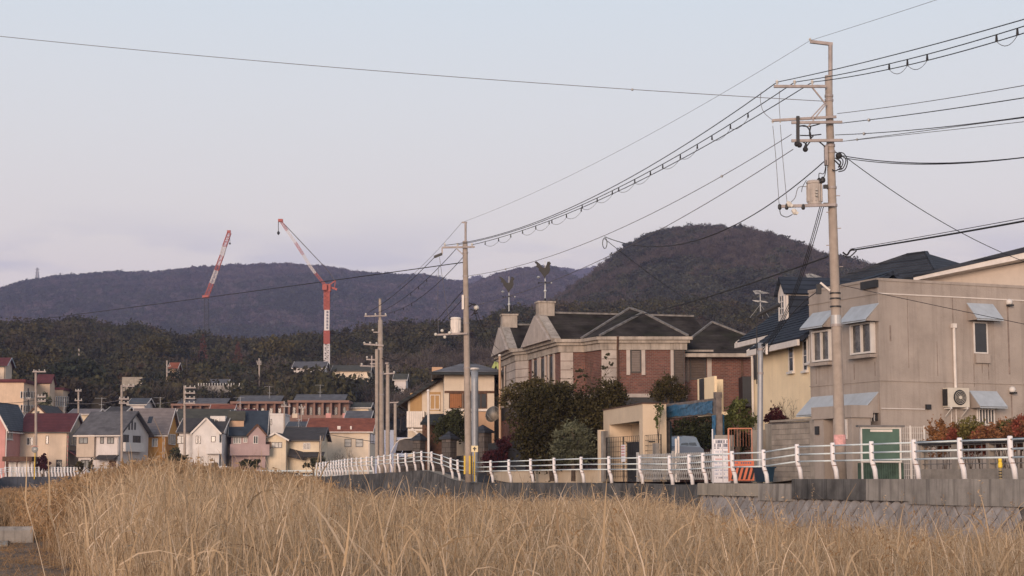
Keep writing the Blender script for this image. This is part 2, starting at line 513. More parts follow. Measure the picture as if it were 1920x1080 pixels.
def unit_crown(name, kind, seed, n_clump, per, leaf, material, core=True):
    """crown of unit height and about unit width, base at the origin"""
    g = np.random.default_rng(seed)
    sh = dome_shape if kind == 'dome' else cone_shape
    C = crown_points(g, n_clump, per, 0.085 if kind == 'dome' else 0.05, sh)
    C[:, 2] = np.maximum(C[:, 2], 0.08)
    V, Fa = quad_cloud(C, leaf, g, up=0.3)
    if core:
        cv, cf = core_mesh(g, 0.36 if kind == 'dome' else 0.2, 0.36 if kind == 'dome' else 0.38, 0.55 if kind == 'dome' else 0.47)
        Fa = np.concatenate([Fa, cf + len(V)]); V = np.concatenate([V, cv])
    return mesh_object(name, V, Fa, material, uv=False)
def bare_segments(g, levels, length, spread, kids, trunk=0.22):
    segs = []
    def grow(p, d, l, w, lev):
        q = p + d * l; segs.append((p, q, w, lev))
        if lev >= levels: return
        for _ in range(kids[lev]):
            nd = d + g.normal(size=3) * spread; nd[2] += 0.25; nd /= np.linalg.norm(nd)
            t = g.uniform(0.45, 1.0)
            grow(p + (q - p) * t, nd, l * g.uniform(0.55, 0.8), w * 0.55, lev + 1)
    grow(np.array([0, 0, -0.02]), np.array([g.normal() * 0.05, g.normal() * 0.05, 1.0]), trunk, 0.022, 0)
    return segs
def ribbons(segs, g, wmul=1.0, wmin=0.0):
    A = np.array([s[0] for s in segs]); B = np.array([s[1] for s in segs]); W = np.maximum(np.array([s[2] for s in segs]) * wmul, wmin)
    d = B - A; d /= np.linalg.norm(d, axis=1)[:, None] + 1e-9
    s = np.cross(d, g.normal(size=A.shape)); s /= np.linalg.norm(s, axis=1)[:, None] + 1e-9
    V = np.stack([A - s * W[:, None], A + s * W[:, None], B + s * W[:, None] * 0.55, B - s * W[:, None] * 0.55], 1).reshape(-1, 3)
    return V, np.arange(len(V)).reshape(-1, 4)
def unit_bare(name, seed, material, levels=4, kids=(5, 4, 4, 3), wmul=0.5, wmin=0.004):
    g = np.random.default_rng(seed)
    segs = bare_segments(g, levels, 0.3, 0.55, kids, 0.3)
    V, Fa = ribbons(segs, g, wmul, wmin)
    zmax = V[:, 2].max(); V *= 1.0 / zmax
    return mesh_object(name, V, Fa, material, uv=False)

# ------------------------------------------------------------------ hills
class Hill:
    def __init__(s, outline, d_foot, d_ridge, z_foot, lower, seed, power=1.0, gully=0.10, gsc=0.008):
        s.px = np.array([o[0] for o in outline], float); s.py = np.array([o[1] for o in outline], float)
        s.df, s.dr, s.zf, s.lower, s.seed, s.pw, s.gully, s.gsc = d_foot, d_ridge, z_foot, lower, seed, power, gully, gsc
    def ridge(s, px):
        y = np.interp(px, s.px, s.py)
        return (HOR - y) / F * s.dr * 1.012 - s.lower
    def at(s, px, t):
        px = np.asarray(px, float); t = np.asarray(t, float)
        Y = s.df + (s.dr - s.df) * t
        X = (px - 960.0) / F * CT * (s.dr * 0.5 + Y * 0.5)
        zr = s.ridge(px)
        tt = np.clip(t, 0, 1)
        sh = np.where(t <= 1, np.sin(tt * math.pi / 2) ** s.pw, 1 - (t - 1) ** 1.5 * 1.6)
        ang = s.zf / s.df + (zr / s.dr - s.zf / s.df) * sh      # rises steadily as seen from the valley, crest at t = 1
        z = ang * Y
        g = fbm(X * s.gsc, Y * s.gsc * 0.5, s.seed) - 0.78
        z = z + g * s.gully * (zr - s.zf) * 4 * np.clip(tt * (1 - tt), 0, 1)
        return X, Y, z
    def mesh(s, name, x0, x1, nx, nt, tmax, m):
        px, t = np.meshgrid(np.linspace(x0, x1, nx), np.linspace(0, tmax, nt))
        X, Y, z = s.at(px, t)
        V = np.stack([X, Y, z], -1).reshape(-1, 3)
        i = np.arange(nx * nt).reshape(nt, nx)
        Fa = np.stack([i[:-1, :-1], i[:-1, 1:], i[1:, 1:], i[1:, :-1]], -1).reshape(-1, 4)
        o = mesh_object(name, V, Fa, m, smooth=True, uv=False)
        return tag(o, kind='structure')
    def sample(s, n, x0, x1, t0, t1, g):
        px = g.uniform(x0, x1, n); t = g.uniform(t0, t1, n)
        X, Y, z = s.at(px, t)
        return px, t, np.stack([X, Y, z], 1)

h_green = Hill([(-300, 622), (0, 616), (150, 612), (260, 620), (330, 637), (420, 645), (520, 645), (600, 638), (680, 627), (760, 617), (860, 612),
                (920, 604), (960, 590), (1040, 577), (1150, 580), (1250, 572), (1320, 570), (1400, 585), (1500, 600), (1700, 640), (2200, 650)],
               285, 600, 8.0, 6.5, 3, 1.0, 0.10, 0.012)
h_knoll = Hill([(700, 700), (860, 640), (960, 585), (1000, 575), (1040, 560), (1070, 540), (1100, 518), (1140, 490), (1180, 460), (1220, 438), (1260, 430), (1300, 426), (1345, 425), (1400, 428),
                (1440, 437), (1480, 452), (1520, 468), (1560, 480), (1600, 487), (1650, 500), (1700, 530), (1800, 570), (2100, 640)],
               660, 1150, 45, 8.5, 5, 0.85, 0.10, 0.006)
h_range = Hill([(-500, 600), (-200, 570), (0, 546), (40, 532), (100, 522), (200, 515), (290, 514), (350, 507), (430, 502), (520, 499), (600, 504), (650, 513), (720, 519),
                (800, 521), (840, 530), (880, 537), (930, 552), (1000, 575), (1100, 600), (1300, 640)],
               1500, 2800, 70, 7.0, 8, 0.9, 0.14, 0.0035)
h_shoulder = Hill([(760, 600), (840, 565), (900, 531), (930, 519), (960, 512), (1010, 504), (1035, 504), (1060, 514), (1100, 535), (1150, 560), (1300, 600), (1500, 640)],
                  1300, 2500, 60, 6.0, 15, 0.9, 0.14, 0.0035)
h_blue = Hill([(600, 560), (800, 545), (880, 527), (895, 521), (910, 527), (940, 540), (990, 515), (1030, 503), (1060, 507), (1085, 510), (1115, 505), (1150, 515), (1250, 540), (1500, 560)],
              3300, 4300, 150, 6.0, 19, 0.9, 0.15, 0.002)
h_green.mesh('wooded_hill', -300, 2200, 160, 60, 1.6, M['forest_floor'])
h_knoll.mesh('rounded_hill', 700, 2100, 160, 60, 1.6, M['forest_floor'])
h_range.mesh('mountain_range', -500, 1300, 200, 70, 1.4, M['far_floor'])
h_shoulder.mesh('mountain_shoulder', 760, 1500, 120, 50, 1.4, M['far_floor'])
h_blue.mesh('distant_mountain', 600, 1500, 160, 40, 1.3, M['far_floor'])

gF = np.random.default_rng(5)
def grow_wood(name, hill, n, x0, x1, t0, t1, size, hs, variants, probs, label, clumpy=None):
    px, t, p = hill.sample(n, x0, x1, t0, t1, gF)
    sx = size[0] + (size[1] - size[0]) * gF.uniform(0, 1, n) ** 1.8; sz = sx * gF.uniform(hs[0], hs[1], n)
    k = len(variants); probs = np.array(probs, float)
    pk = np.empty(n, int)
    if clumpy:
        c = fbm(p[:, 0] * clumpy[0], p[:, 1] * clumpy[0] * 0.6, 91)
        ev = c + gF.normal(size=n) * 0.06 > clumpy[1]
        ne = clumpy[2]
        pe = probs[:ne] / probs[:ne].sum(); pb = probs[ne:] / probs[ne:].sum()
        pk[ev] = gF.choice(ne, ev.sum(), p=pe); pk[~ev] = ne + gF.choice(k - ne, (~ev).sum(), p=pb)
    else:
        pk = gF.choice(k, n, p=probs / probs.sum())
    p[:, 2] -= sz * 0.06
    return scatter(name, p, gF.uniform(0, 6.28, n), np.stack([sx, sx, sz], 1), pk, variants, label, 'forest')

grow_wood('green_hill_wood', h_green, 10500, -300, 1500, 0.0, 1.05, (4.5, 9.5), (0.75, 1.15),
          [unit_crown('a_dome%d' % i, 'dome', 40 + i, 60, 9, 0.055, M['leaf_ever']) for i in range(3)] +
          [unit_crown('b_cone0', 'cone', 51, 70, 7, 0.05, M['leaf_cedar'])] +
          [unit_bare('c_bare%d' % i, 60 + i, M['twig'], 4, (6, 5, 4, 3), 0.5, 0.0032) for i in range(3)],
          (3, 3, 3, 0.6, 2, 2, 2), 'mixed evergreen and leafless wood covering the low green hill', (0.016, 0.51, 4))
grow_wood('rounded_hill_wood', h_knoll, 13500, 900, 1800, 0.08, 1.06, (5, 10), (0.85, 1.15),
          [unit_crown('a_dome%d' % i, 'dome', 140 + i, 34, 6, 0.085, M['leaf_far']) for i in range(2)] +
          [unit_bare('c_bare%d' % i, 160 + i, M['twig'], 4, (5, 4, 4, 3), 0.6, 0.006) for i in range(4)],
          (3, 3, 2, 2, 2, 2), 'brown leafless winter wood covering the rounded hill', (0.012, 0.57, 2))
grow_wood('mountain_wood', h_range, 34000, -80, 1150, 0.10, 1.02, (6.5, 12), (0.75, 1.05),
          [unit_crown('a_dome%d' % i, 'dome', 240 + i, 22, 4, 0.12, M['leaf_far']) for i in range(2)] +
          [unit_crown('c_bush%d' % i, 'dome', 260 + i, 24, 4, 0.11, M['twig_far']) for i in range(3)],
          (3, 3, 2, 2, 2), 'hazy blue grey wood covering the long mountain range', (0.005, 0.53, 2))
grow_wood('shoulder_wood', h_shoulder, 8000, 820, 1260, 0.2, 1.03, (6, 11), (0.8, 1.1),
          [unit_crown('a_dome%d' % i, 'dome', 340 + i, 22, 4, 0.12, M['leaf_far']) for i in range(2)] +
          [unit_crown('c_bush%d' % i, 'dome', 360 + i, 24, 4, 0.11, M['twig_far']) for i in range(2)],
          (3, 3, 2, 2), 'hazy wood on the mountain shoulder behind the weathervanes', (0.005, 0.5, 2))
grow_wood('distant_wood', h_blue, 4000, 780, 1300, 0.5, 1.01, (8, 14), (0.7, 0.9),
          [unit_crown('a_dome%d' % i, 'dome', 440 + i, 20, 4, 0.12, M['twig_far']) for i in range(2)],
          (1, 1), 'pale blue wood on the farthest mountain ridge')

# ------------------------------------------------------------------ air
def haze_box():
    m = bpy.data.materials.new('haze'); m.use_nodes = True
    N, L = m.node_tree.nodes, m.node_tree.links
    N.clear()
    o = N.new('ShaderNodeOutputMaterial'); v = N.new('ShaderNodeVolumePrincipled')
    v.inputs['Color'].default_value = (0.57, 0.61, 1.0, 1)
    v.inputs['Density'].default_value = 1.3e-4
    v.inputs['Anisotropy'].default_value = 0.0
    L.new(v.outputs[0], o.inputs['Volume'])
    b = MB().box(-2600, 2600, -60, 5200, -6.5, 640)
    tag(b.build('haze', m, uv=False), 'thin blue evening haze over the valley', 'haze', kind='stuff')
haze_box()

# ------------------------------------------------------------------ river bed and banks
BED = -2.2
def bed_z(X, Y):
    return BED + (fbm(X * 0.35, Y * 0.35, 31) - 0.5) * 0.35 + (fbm(X * 2.1, Y * 2.1, 32) - 0.5) * 0.10
X, Y = np.meshgrid(np.linspace(-95, 60, 200), np.linspace(-6, 262, 300))
V = np.stack([X, Y, bed_z(X, Y)], -1).reshape(-1, 3)
i = np.arange(200 * 300).reshape(300, 200)
tag(mesh_object('river_bed', V, np.stack([i[:-1, :-1], i[:-1, 1:], i[1:, 1:], i[1:, :-1]], -1).reshape(-1, 4), M['soil'], smooth=True, uv=False), kind='structure')
tag(MB().add([(-2500, -50, -5), (2500, -50, -5), (2500, 5100, -5), (-2500, 5100, -5)], [(0, 1, 2, 3)]).build('ground', M['earth'], uv=False), kind='structure')

# right bank: fence line given as (photo column, depth, photo row of the foot)
FL = [(2150, 38.5, 898), (2080, 40, 898), (2005, 41.8, 898), (1898, 44, 898), (1803, 46, 898), (1717, 48.2, 898), (1637, 50.3, 898), (1564, 52.3, 898), (1497, 54.5, 898),
      (1434, 56.7, 906), (1375, 59, 906), (1320, 61.5, 907), (1294, 63.5, 908), (1257, 66, 908), (1201, 69, 906), (1143, 72, 905),
      (1091, 75, 904), (1040, 78, 904), (996, 81, 904), (955, 84, 904), (921, 87, 904), (889, 90, 904), (859, 92.5, 900), (846, 94, 896),
      (829, 96, 889), (810, 98, 883), (791, 100, 881), (777, 101.2, 882), (761, 102.5, 884), (747, 104, 885), (733, 105.5, 885),
      (721, 107, 886), (710, 108.5, 887), (698, 110, 888), (688, 111.5, 888), (678, 113, 889), (669, 114.5, 889), (660, 116, 889),
      (653, 117.5, 890), (647, 119, 890), (641, 120.5, 891), (636, 122, 891), (631, 123.5, 892), (626, 125, 892), (621, 126.5, 892),
      (616, 128, 893), (611, 129.5, 893), (606, 131, 893), (600, 132.5, 894), (594, 134, 894)]
FP = [P(a, c, b) for a, b, c in FL]
def side(i):
    a, b = FP[max(i - 1, 0)], FP[min(i + 1, len(FP) - 1)]
    d = (b - a); d.z = 0; d.normalize()
    return Vector((d.y, -d.x, 0)), d          # towards the road (right), along the bank
# road and bank top
n = len(FP); V = []; Fa = []
for i in range(n):
    s, d = side(i)
    p = FP[i]
    V += [p + s * -0.10 + Vector((0, 0, -0.02)), p + s * 0.45 + Vector((0, 0, -0.02)), p + s * 0.5 + Vector((0, 0, -0.12)), p + s * 4.6 + Vector((0, 0, -0.12)), p + s * 5.2 + Vector((0, 0, -0.12)), Vector((p.x + 130, p.y + 50, -0.15))]
for i in range(n - 1):
    for k in range(5):
        Fa.append((i * 6 + k, i * 6 + k + 1, i * 6 + 7 + k, i * 6 + 6 + k))
mi = [[2, 2, 0, 1, 1][k] for i in range(n - 1) for k in range(5)]
tag(mesh_object('riverside_road', V, Fa, [M['asphalt'], M['earth'], M['conc_lite']], uv=False, midx=mi), kind='structure')
# the far plain of both banks
lb = [P(-700, HOR, 175), P(-60, HOR, 190), P(10, HOR, 196), P(110, HOR, 200), P(240, HOR, 205), P(420, HOR, 214), P(600, HOR, 222), P(1000, HOR, 225)]
V = []; 
for p in lb: V += [(p.x, p.y, -0.1), (p.x * 1.6, 900, -0.1)]
tag(mesh_object('village_ground', V, [(2 * k, 2 * k + 2, 2 * k + 3, 2 * k + 1) for k in range(len(lb) - 1)], M['earth'], uv=False), kind='structure')

# retaining walls of the right bank, three lengths
def wall_run(name, i0, i1, top, depth, batter, m, label, thick=0.5, extra=0.0):
    V = []; Fa = []
    for i in range(i0, i1 + 1):
        s, d = side(i); p = FP[i]
        t = p.z + top
        V += [p - s * (0.16 + extra) + Vector((0, 0, top)), p - s * (0.16 + extra + 0.03) + Vector((0, 0, top - 0.5)),
              Vector((p.x, p.y, depth)) - s * (0.16 + extra + batter), Vector((p.x, p.y, depth)) + s * thick, p + s * 0.12 + Vector((0, 0, top))]
    k = i1 - i0 + 1
    for i in range(k - 1):
        for j in range(5):
            Fa.append((i * 5 + j, i * 5 + (j + 1) % 5, (i + 1) * 5 + (j + 1) % 5, (i + 1) * 5 + j))
    Fa += [tuple(range(5)), tuple(range(5 * k - 1, 5 * k - 6, -1))]
    o = mesh_object(name, V, Fa, m)
    return tag(o, label, 'wall')

# near length: coping above, rough stones laid on the diamond below
i0, i1 = 0, 11
root = thing('stone_river_wall', FP[6] + Vector((0, 0, -2)), 'grey stone river wall with stained concrete coping, nearest the camera', 'wall')
def coping_piece(a, b, m, low, nm):
    V = []; 
    for k, i in enumerate((a, b)):
        s, d = side(i); p = Vector(FP[i])
        if nm == 'a': p.z = FP[8].z
        if nm == 'b': p.z = FP[10].z - 0.005
        q = p - d * (0.004 if k else -0.004)
        V += [q - s * 0.24, q + s * 0.13, q + s * 0.13 + Vector((0, 0, low)), q - s * 0.26 + Vector((0, 0, low))]
    return mesh_object('coping', V, [(0, 1, 5, 4), (1, 2, 6, 5), (2, 3, 7, 6), (3, 0, 4, 7), (0, 3, 2, 1), (4, 5, 6, 7)], m, root)
for i in range(0, 8):
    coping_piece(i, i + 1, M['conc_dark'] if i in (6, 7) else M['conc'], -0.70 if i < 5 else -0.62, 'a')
for i in range(8, 11):
    coping_piece(i, i + 1, M['conc_lite'] if i > 8 else M['conc'], -0.42 if i > 8 else -0.55, 'b')
V = []; Fa = []
for i in range(0, 12):
    s, d = side(i); p = FP[i]
    V += [Vector((p.x, p.y, -0.4)) - s * 0.10, Vector((p.x, p.y, -2.9)) - s * 0.62, Vector((p.x, p.y, -2.9)) + s * 0.4, Vector((p.x, p.y, -0.4)) + s * 0.1]
for i in range(11):
    for j in range(4): Fa.append((i * 4 + j, i * 4 + (j + 1) % 4, i * 4 + 4 + (j + 1) % 4, i * 4 + 4 + j))
Fa += [(0, 1, 2, 3), (47, 46, 45, 44)]
mesh_object('mortar_bed', V, Fa, M['joint'], root)
# diamond stones
cum = [0.0]
for i in range(11): cum.append(cum[-1] + (FP[i + 1] - FP[i]).length)
def wall_point(sd, z, out):
    i = min(max(int(np.searchsorted(cum, sd) - 1), 0), 10)
    f = (sd - cum[i]) / (cum[i + 1] - cum[i])
    p = FP[i].lerp(FP[i + 1], f); s, d = side(i)
    k = (-0.4 - z) / 2.5
    return Vector((p.x, p.y, z)) - s * (0.10 + 0.52 * k + out)
a = 0.27
gs = random.Random(4)
row = 0; cnt = 0
z = -0.72
while z > -2.45:
    x = a * (row % 2) + 0.1
    while x < cum[-1] - 0.3 and cnt < 300:
        if x > 5.0:
            j = lambda: gs.uniform(-0.045, 0.045)
            ring = [(x - a + 0.02 + j() * .5, z + j() * .5), (x + j() * .4, z - a * 1.0 + 0.02), (x + a - 0.02 + j() * .5, z + j() * .5), (x + j() * .4, z + a * 1.0 - 0.02)]
            ring = [(min(max(q[0], 0.02), cum[-1] - 0.02), min(q[1], -0.60 if x < cum[8] else -0.42)) for q in ring]
            cx = sum(q[0] for q in ring) / 4; cz = sum(q[1] for q in ring) / 4
            V = [wall_point(q[0], q[1], 0.0) for q in ring]
            V += [wall_point(cx + (q[0] - cx) * 0.90, cz + (q[1] - cz) * 0.90, 0.035 + j() * 0.5) for q in ring]
            mesh_object('stone', V, [(4, 5, 6, 7), (0, 1, 5, 4), (1, 2, 6, 5), (2, 3, 7, 6), (3, 0, 4, 7)], M['stone'], root)
            cnt += 1
        x += 2 * a
    z -= a; row += 1
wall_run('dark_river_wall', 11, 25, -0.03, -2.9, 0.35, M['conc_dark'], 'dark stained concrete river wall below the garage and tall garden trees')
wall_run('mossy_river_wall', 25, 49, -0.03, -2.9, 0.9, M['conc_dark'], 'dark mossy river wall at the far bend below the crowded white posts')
# ------------------------------------------------------------------ white guard fences
def post_mesh(mb, p, s, H, r, n=8):
    """a pipe post that kinks: upright above, foot set back towards the road"""
    b = p + s * 0.10
    pts = [b + Vector((0, 0, -0.03)), b + s * -0.035 + Vector((0, 0, 0.25 * H)), p - s * 0.015 + Vector((0, 0, 0.45 * H)), p - s * 0.03 + Vector((0, 0, 0.58 * H)), p - s * 0.03 + Vector((0, 0, H - 0.02)), p - s * 0.03 + Vector((0, 0, H))]
    mb.tube(pts, [r, r, r, r, r, r * 0.8], n)
H = 1.1
M['rust'] = mat('rust', (0.24, 0.13, 0.09), 0.9, 0.25, 20.0)
fence = thing('guard_fence', FP[10], 'white pipe guard fence with bent posts winding along the right bank', 'fence')
for i in range(len(FP)):
    s, d = side(i)
    m_ = MB(); post_mesh(m_, FP[i], s, H, 0.072, 10 if i < 26 else 6)
    po = m_.build('post', M['fence_white'], fence, smooth=True)
    if i < 28:
        MB().lathe(FP[i] + s * 0.02 + Vector((0, 0, 0.36 * H)), [(0.079, 0), (0.081, 0.012), (0.079, 0.024)], 10).build('rust_ring', M['rust'], po)
        for fz in (0.92, 0.70, 0.50): MB().ball(FP[i] - s * 0.03 + Vector((0, -0.075, H * fz)), 0.018, 6, 4).build('bolt', M['rust'], po)
for i in range(len(FP) - 1):
    s0, _ = side(i); s1, _ = side(i + 1)
    if i == 8: pass
    for fz in (0.92, 0.70, 0.50):
        a_ = FP[i] - s0 * 0.03 + Vector((0, 0, H * fz)); b_ = FP[i + 1] - s1 * 0.03 + Vector((0, 0, H * fz))
        MB().tube([a_, b_], 0.027, 6).build('rail', M['rail_white'], fence, smooth=True)
# left bank: wall and fence in front of the village
LBpx = [(-70, 184), (-40, 188), (-15, 192)] + [(x, 195 + (x / 240.0) * 9) for x in (2, 10, 20, 31, 36, 42, 48, 54, 60, 66, 73, 79, 85, 91, 97, 103, 109, 115, 121, 127, 133, 139, 145, 151, 158, 165, 174, 182, 190, 200, 210, 220, 230, 242)]
LB = [P(a, 893.5 + (3 if a < 8 else 0), b) for a, b in LBpx]
lf = thing('guard_fence', LB[8], 'small distant white fence on the left bank below the pink house', 'fence')
for i, p in enumerate(LB):
    m_ = MB(); post_mesh(m_, p, Vector((0.6, 0.8, 0)), 1.1, 0.10, 5); m_.build('post', M['fence_white'], lf)
for i in range(len(LB) - 1):
    for fz in (0.92, 0.70, 0.50):
        MB().tube([LB[i] + Vector((0, 0, 1.1 * fz)), LB[i + 1] + Vector((0, 0, 1.1 * fz))], 0.03, 4).build('rail', M['rail_white'], lf)
M['conc_blue'] = mat('blue_grey_concrete', (0.085, 0.09, 0.105), 0.9, 0.25, 0.5, streak=0.6, dirt=(0.03, 0.03, 0.035))
V = []; Fa = []
for p in LB: V += [p + Vector((0, -0.35, -0.02)), Vector((p.x, p.y - 0.8, -2.8)), Vector((p.x, p.y + 0.6, -2.8)), p + Vector((0, 0.6, -0.02))]
for i in range(len(LB) - 1):
    for j in range(4): Fa.append((i * 4 + j, i * 4 + (j + 1) % 4, i * 4 + 4 + (j + 1) % 4, i * 4 + 4 + j))
Fa += [(0, 1, 2, 3), tuple(range(len(V) - 1, len(V) - 5, -1))]
tag(mesh_object('river_wall', V, Fa, M['conc_blue']), 'blue grey concrete river wall under the distant left fence', 'wall')
# far crossing: low bridge with a beam rail
B0, B1 = P(250, 893, 206), P(700, 893, 214)
br = thing('footbridge', (B0 + B1) / 2, 'low far bridge with white beam rail beyond the reeds', 'bridge')
ff = Fr.ab(B0, B1)
MB().box(0, ff.w, 0, 3.0, -0.45, 0.0, ff).build('deck', M['conc'], br)
for k in range(int(ff.w / 2.0) + 1):
    MB().box(k * 2.0 - 0.07, k * 2.0 + 0.07, 0.1, 0.25, 0, 0.95, ff).build('post', M['rail_white'], br)
for z in (0.30, 0.85):
    MB().box(0, ff.w, 0.02, 0.09, z, z + 0.16, ff).build('rail', M['rail_white'], br)
# low concrete weir on the left of the bed
w0, w1 = P(-260, 1000, 56), P(62, 1000, 57.5)
fw = Fr.ab(w0, w1)
weir = thing('weir', (w0.x, w0.y, BED), 'low broken grey concrete weir at the left edge of the dry bed', 'weir')
fw.o.z = 0
MB().profile([(0, BED - 0.3), (0.0, -1.72), (0.12, -1.60), (1.2, -1.62), (1.2, BED - 0.3)], 0, fw.w, 'u', fw).build('block', M['conc'], weir)
MB().profile([(-1.3, BED - 0.3), (-1.3, -2.14), (-0.004, -2.05), (-0.004, BED - 0.3)], -0.1, fw.w - 0.8, 'u', fw).build('apron', M['conc_lite'], weir)
# ------------------------------------------------------------------ dry reeds of the river bed
def reedmat(name, cols, hv=0.6):
    m = bpy.data.materials.new(name); m.use_nodes = True
    N, L = m.node_tree.nodes, m.node_tree.links
    b = N['Principled BSDF']; b.inputs['Roughness'].default_value = 0.7; b.inputs['Specular IOR Level'].default_value = 0.2
    g = N.new('ShaderNodeNewGeometry')
    rp = N.new('ShaderNodeValToRGB'); e = rp.color_ramp.elements
    e[0].color = (*cols[0], 1); e[1].color = (*cols[-1], 1)
    for i, c in enumerate(cols[1:-1]):
        x = e.new((i + 1) / (len(cols) - 1)); x.color = (*c, 1)
    L.new(g.outputs['Random Per Island'], rp.inputs[0])
    n = N.new('ShaderNodeTexNoise'); n.inputs['Scale'].default_value = 0.22; n.inputs['Detail'].default_value = 3
    L.new(g.outputs['Position'], n.inputs['Vector'])
    r = N.new('ShaderNodeMapRange'); r.inputs[1].default_value = 0.3; r.inputs[2].default_value = 0.7; r.inputs[3].default_value = 1 - hv * 0.6; r.inputs[4].default_value = 1 + hv * 0.6
    L.new(n.outputs[0], r.inputs[0])
    h = N.new('ShaderNodeHueSaturation'); L.new(r.outputs[0], h.inputs['Value']); L.new(rp.outputs[0], h.inputs['Color'])
    L.new(h.outputs[0], b.inputs['Base Color'])
    t = N.new('ShaderNodeBsdfTranslucent'); L.new(h.outputs[0], t.inputs[0])
    ms = N.new('ShaderNodeMixShader'); ms.inputs[0].default_value = 0.3
    L.new(b.outputs[0], ms.inputs[1]); L.new(t.outputs[0], ms.inputs[2]); L.new(ms.outputs[0], N['Material Output'].inputs[0])
    return m
M['reed'] = reedmat('dry_reed', ((0.13, 0.08, 0.045), (0.47, 0.335, 0.20), (0.60, 0.45, 0.30), (0.30, 0.20, 0.115), (0.50, 0.36, 0.22), (0.72, 0.58, 0.44)))  # darkest and palest blade tones imitate shaded gaps and highlights among the stems
M['reed_rust'] = reedmat('rusty_reed', ((0.23, 0.14, 0.07), (0.36, 0.225, 0.115), (0.29, 0.18, 0.095), (0.42, 0.28, 0.16)))
M['plume'] = reedmat('reed_plume', ((0.24, 0.155, 0.10), (0.32, 0.21, 0.13), (0.20, 0.125, 0.085)))

def strips(base, d0, length, width, bend, g, seg=5):
    """bent tapering strips: base (n,3), start direction, length, width, bend vector added along the way"""
    n = len(base)
    side_ = np.cross(d0, g.normal(size=(n, 3))); side_ /= np.linalg.norm(side_, axis=1)[:, None] + 1e-9
    t = np.linspace(0, 1, seg + 1)
    rows = []
    for k in t:
        p = base + d0 * (length * k)[:, None] + bend * (length * k * k)[:, None]
        w = (width * (1.0 - 0.85 * k ** 1.5))[:, None] * 0.5
        rows += [p - side_ * w, p + side_ * w]
    V = np.stack(rows, 1).reshape(-1, 3)
    m = 2 * (seg + 1)
    f = np.array([[2 * i, 2 * i + 1, 2 * i + 3, 2 * i + 2] for i in range(seg)])
    Fa = (f[None] + (np.arange(n) * m)[:, None, None]).reshape(-1, 4)
    return V, Fa
def unitv(a): return a / (np.linalg.norm(a, axis=1)[:, None] + 1e-9)
def reed_clump(name, seed, n, rad, h, lean, leaves, wid, m, plume=0, psize=0.05, pdrop=0.32):
    g = np.random.default_rng(seed)
    ang = g.uniform(0, 6.28, n); rr = rad * np.sqrt(g.uniform(0, 1, n))
    base = np.stack([rr * np.cos(ang), rr * np.sin(ang), np.full(n, -0.05)], 1)
    d0 = np.stack([g.normal(size=n) * lean, g.normal(size=n) * lean, np.ones(n)], 1); d0 = unitv(d0)
    L_ = h * g.uniform(0.55, 1.0, n)
    bend = np.stack([g.normal(size=n) * 0.12, g.normal(size=n) * 0.12, -np.abs(g.normal(size=n)) * 0.05], 1)
    Vs, Fs = [], []
    off = 0
    def put(v, f):
        nonlocal off
        Vs.append(v); Fs.append(f + off); off += len(v)
    put(*strips(base, d0, L_, np.full(n, wid * 0.6), bend, g, 4))
    for _ in range(leaves):
        t = g.uniform(0.25, 0.98, n)
        p = base + d0 * (L_ * t)[:, None] + bend * (L_ * t * t)[:, None]
        dd = unitv(np.stack([g.normal(size=n) * 0.5, g.normal(size=n) * 0.5, g.uniform(0.6, 1.5, n)], 1))
        l = g.uniform(0.18, 0.42, n) * h / 1.6
        bn = np.stack([g.normal(size=n) * 0.3, g.normal(size=n) * 0.3, -g.uniform(0.0, 0.75, n)], 1)
        put(*strips(p, dd, l, wid * g.uniform(0.45, 1.0, n), bn, g, 4))
    if plume:
        k = plume
        for i in range(n):
            tip = base[i] + d0[i] * L_[i] + bend[i] * L_[i]
            q = tip + np.stack([g.normal(size=k) * psize, g.normal(size=k) * psize, g.uniform(-pdrop, 0.06, k)], 1)
            v, f = quad_cloud(q, psize, g, 0.4, aspect=0.5)
            put(v, f)
    return mesh_object(name, np.concatenate(Vs), np.concatenate(Fs), m, uv=False)

gR = np.random.default_rng(77)
def top_row(px):
    """row in the photograph that the reed tops reach, by column (from how the beds stand)"""
    return np.interp(px, [-200, 60, 120, 200, 270, 330, 420, 560, 640, 800, 1000, 1250, 1330, 1500, 1750, 1960],
                         [925, 922, 905, 885, 866, 868, 880, 893, 920, 926, 930, 928, 955, 972, 978, 970])
def reed_field(n, d0, d1, px0, px1, keep, hjit, seed):
    g = np.random.default_rng(seed)
    px = g.uniform(px0, px1, n); d = np.sqrt(g.uniform(d0 ** 2, d1 ** 2, n))
    X = (px - 960) / F * d
    z = bed_z(X, d)
    ztop = (HOR - top_row(px)) / F * d
    h = np.clip(ztop - z, 0.35, 3.4) * g.uniform(hjit[0], hjit[1], n)
    ok = keep(px, d, g)
    return np.stack([X, d, z], 1)[ok], h[ok], px[ok], d[ok]
bank_px = np.array([f[0] for f in FL][::-1], float); bank_d = np.array([f[1] for f in FL][::-1], float)
def inside(px, d):
    return d < np.interp(px, bank_px, bank_d) - np.where(px < 1330, 2.2, 1.4)
def clearing(px, d):
    """bare gravel at the lower left, in front of the weir"""
    return (px < 215 + (d - 38) * -4.5 + 60 * np.sin(d * 0.7)) & (d < 62)
# near stand: coarse stems with leaves
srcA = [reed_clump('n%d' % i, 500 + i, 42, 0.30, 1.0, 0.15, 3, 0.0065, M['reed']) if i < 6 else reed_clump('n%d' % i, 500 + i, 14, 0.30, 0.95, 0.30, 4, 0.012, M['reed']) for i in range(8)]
def keepA(px, d, g): return ~clearing(px, d) & (px > 60) & (g.uniform(0, 1, len(px)) < np.where(px > 1330, 0.8, 1.0))
pA, hA, xA, dA = reed_field(3200, 9.0, 27, -60, 2500, keepA, (0.66, 1.08), 1)
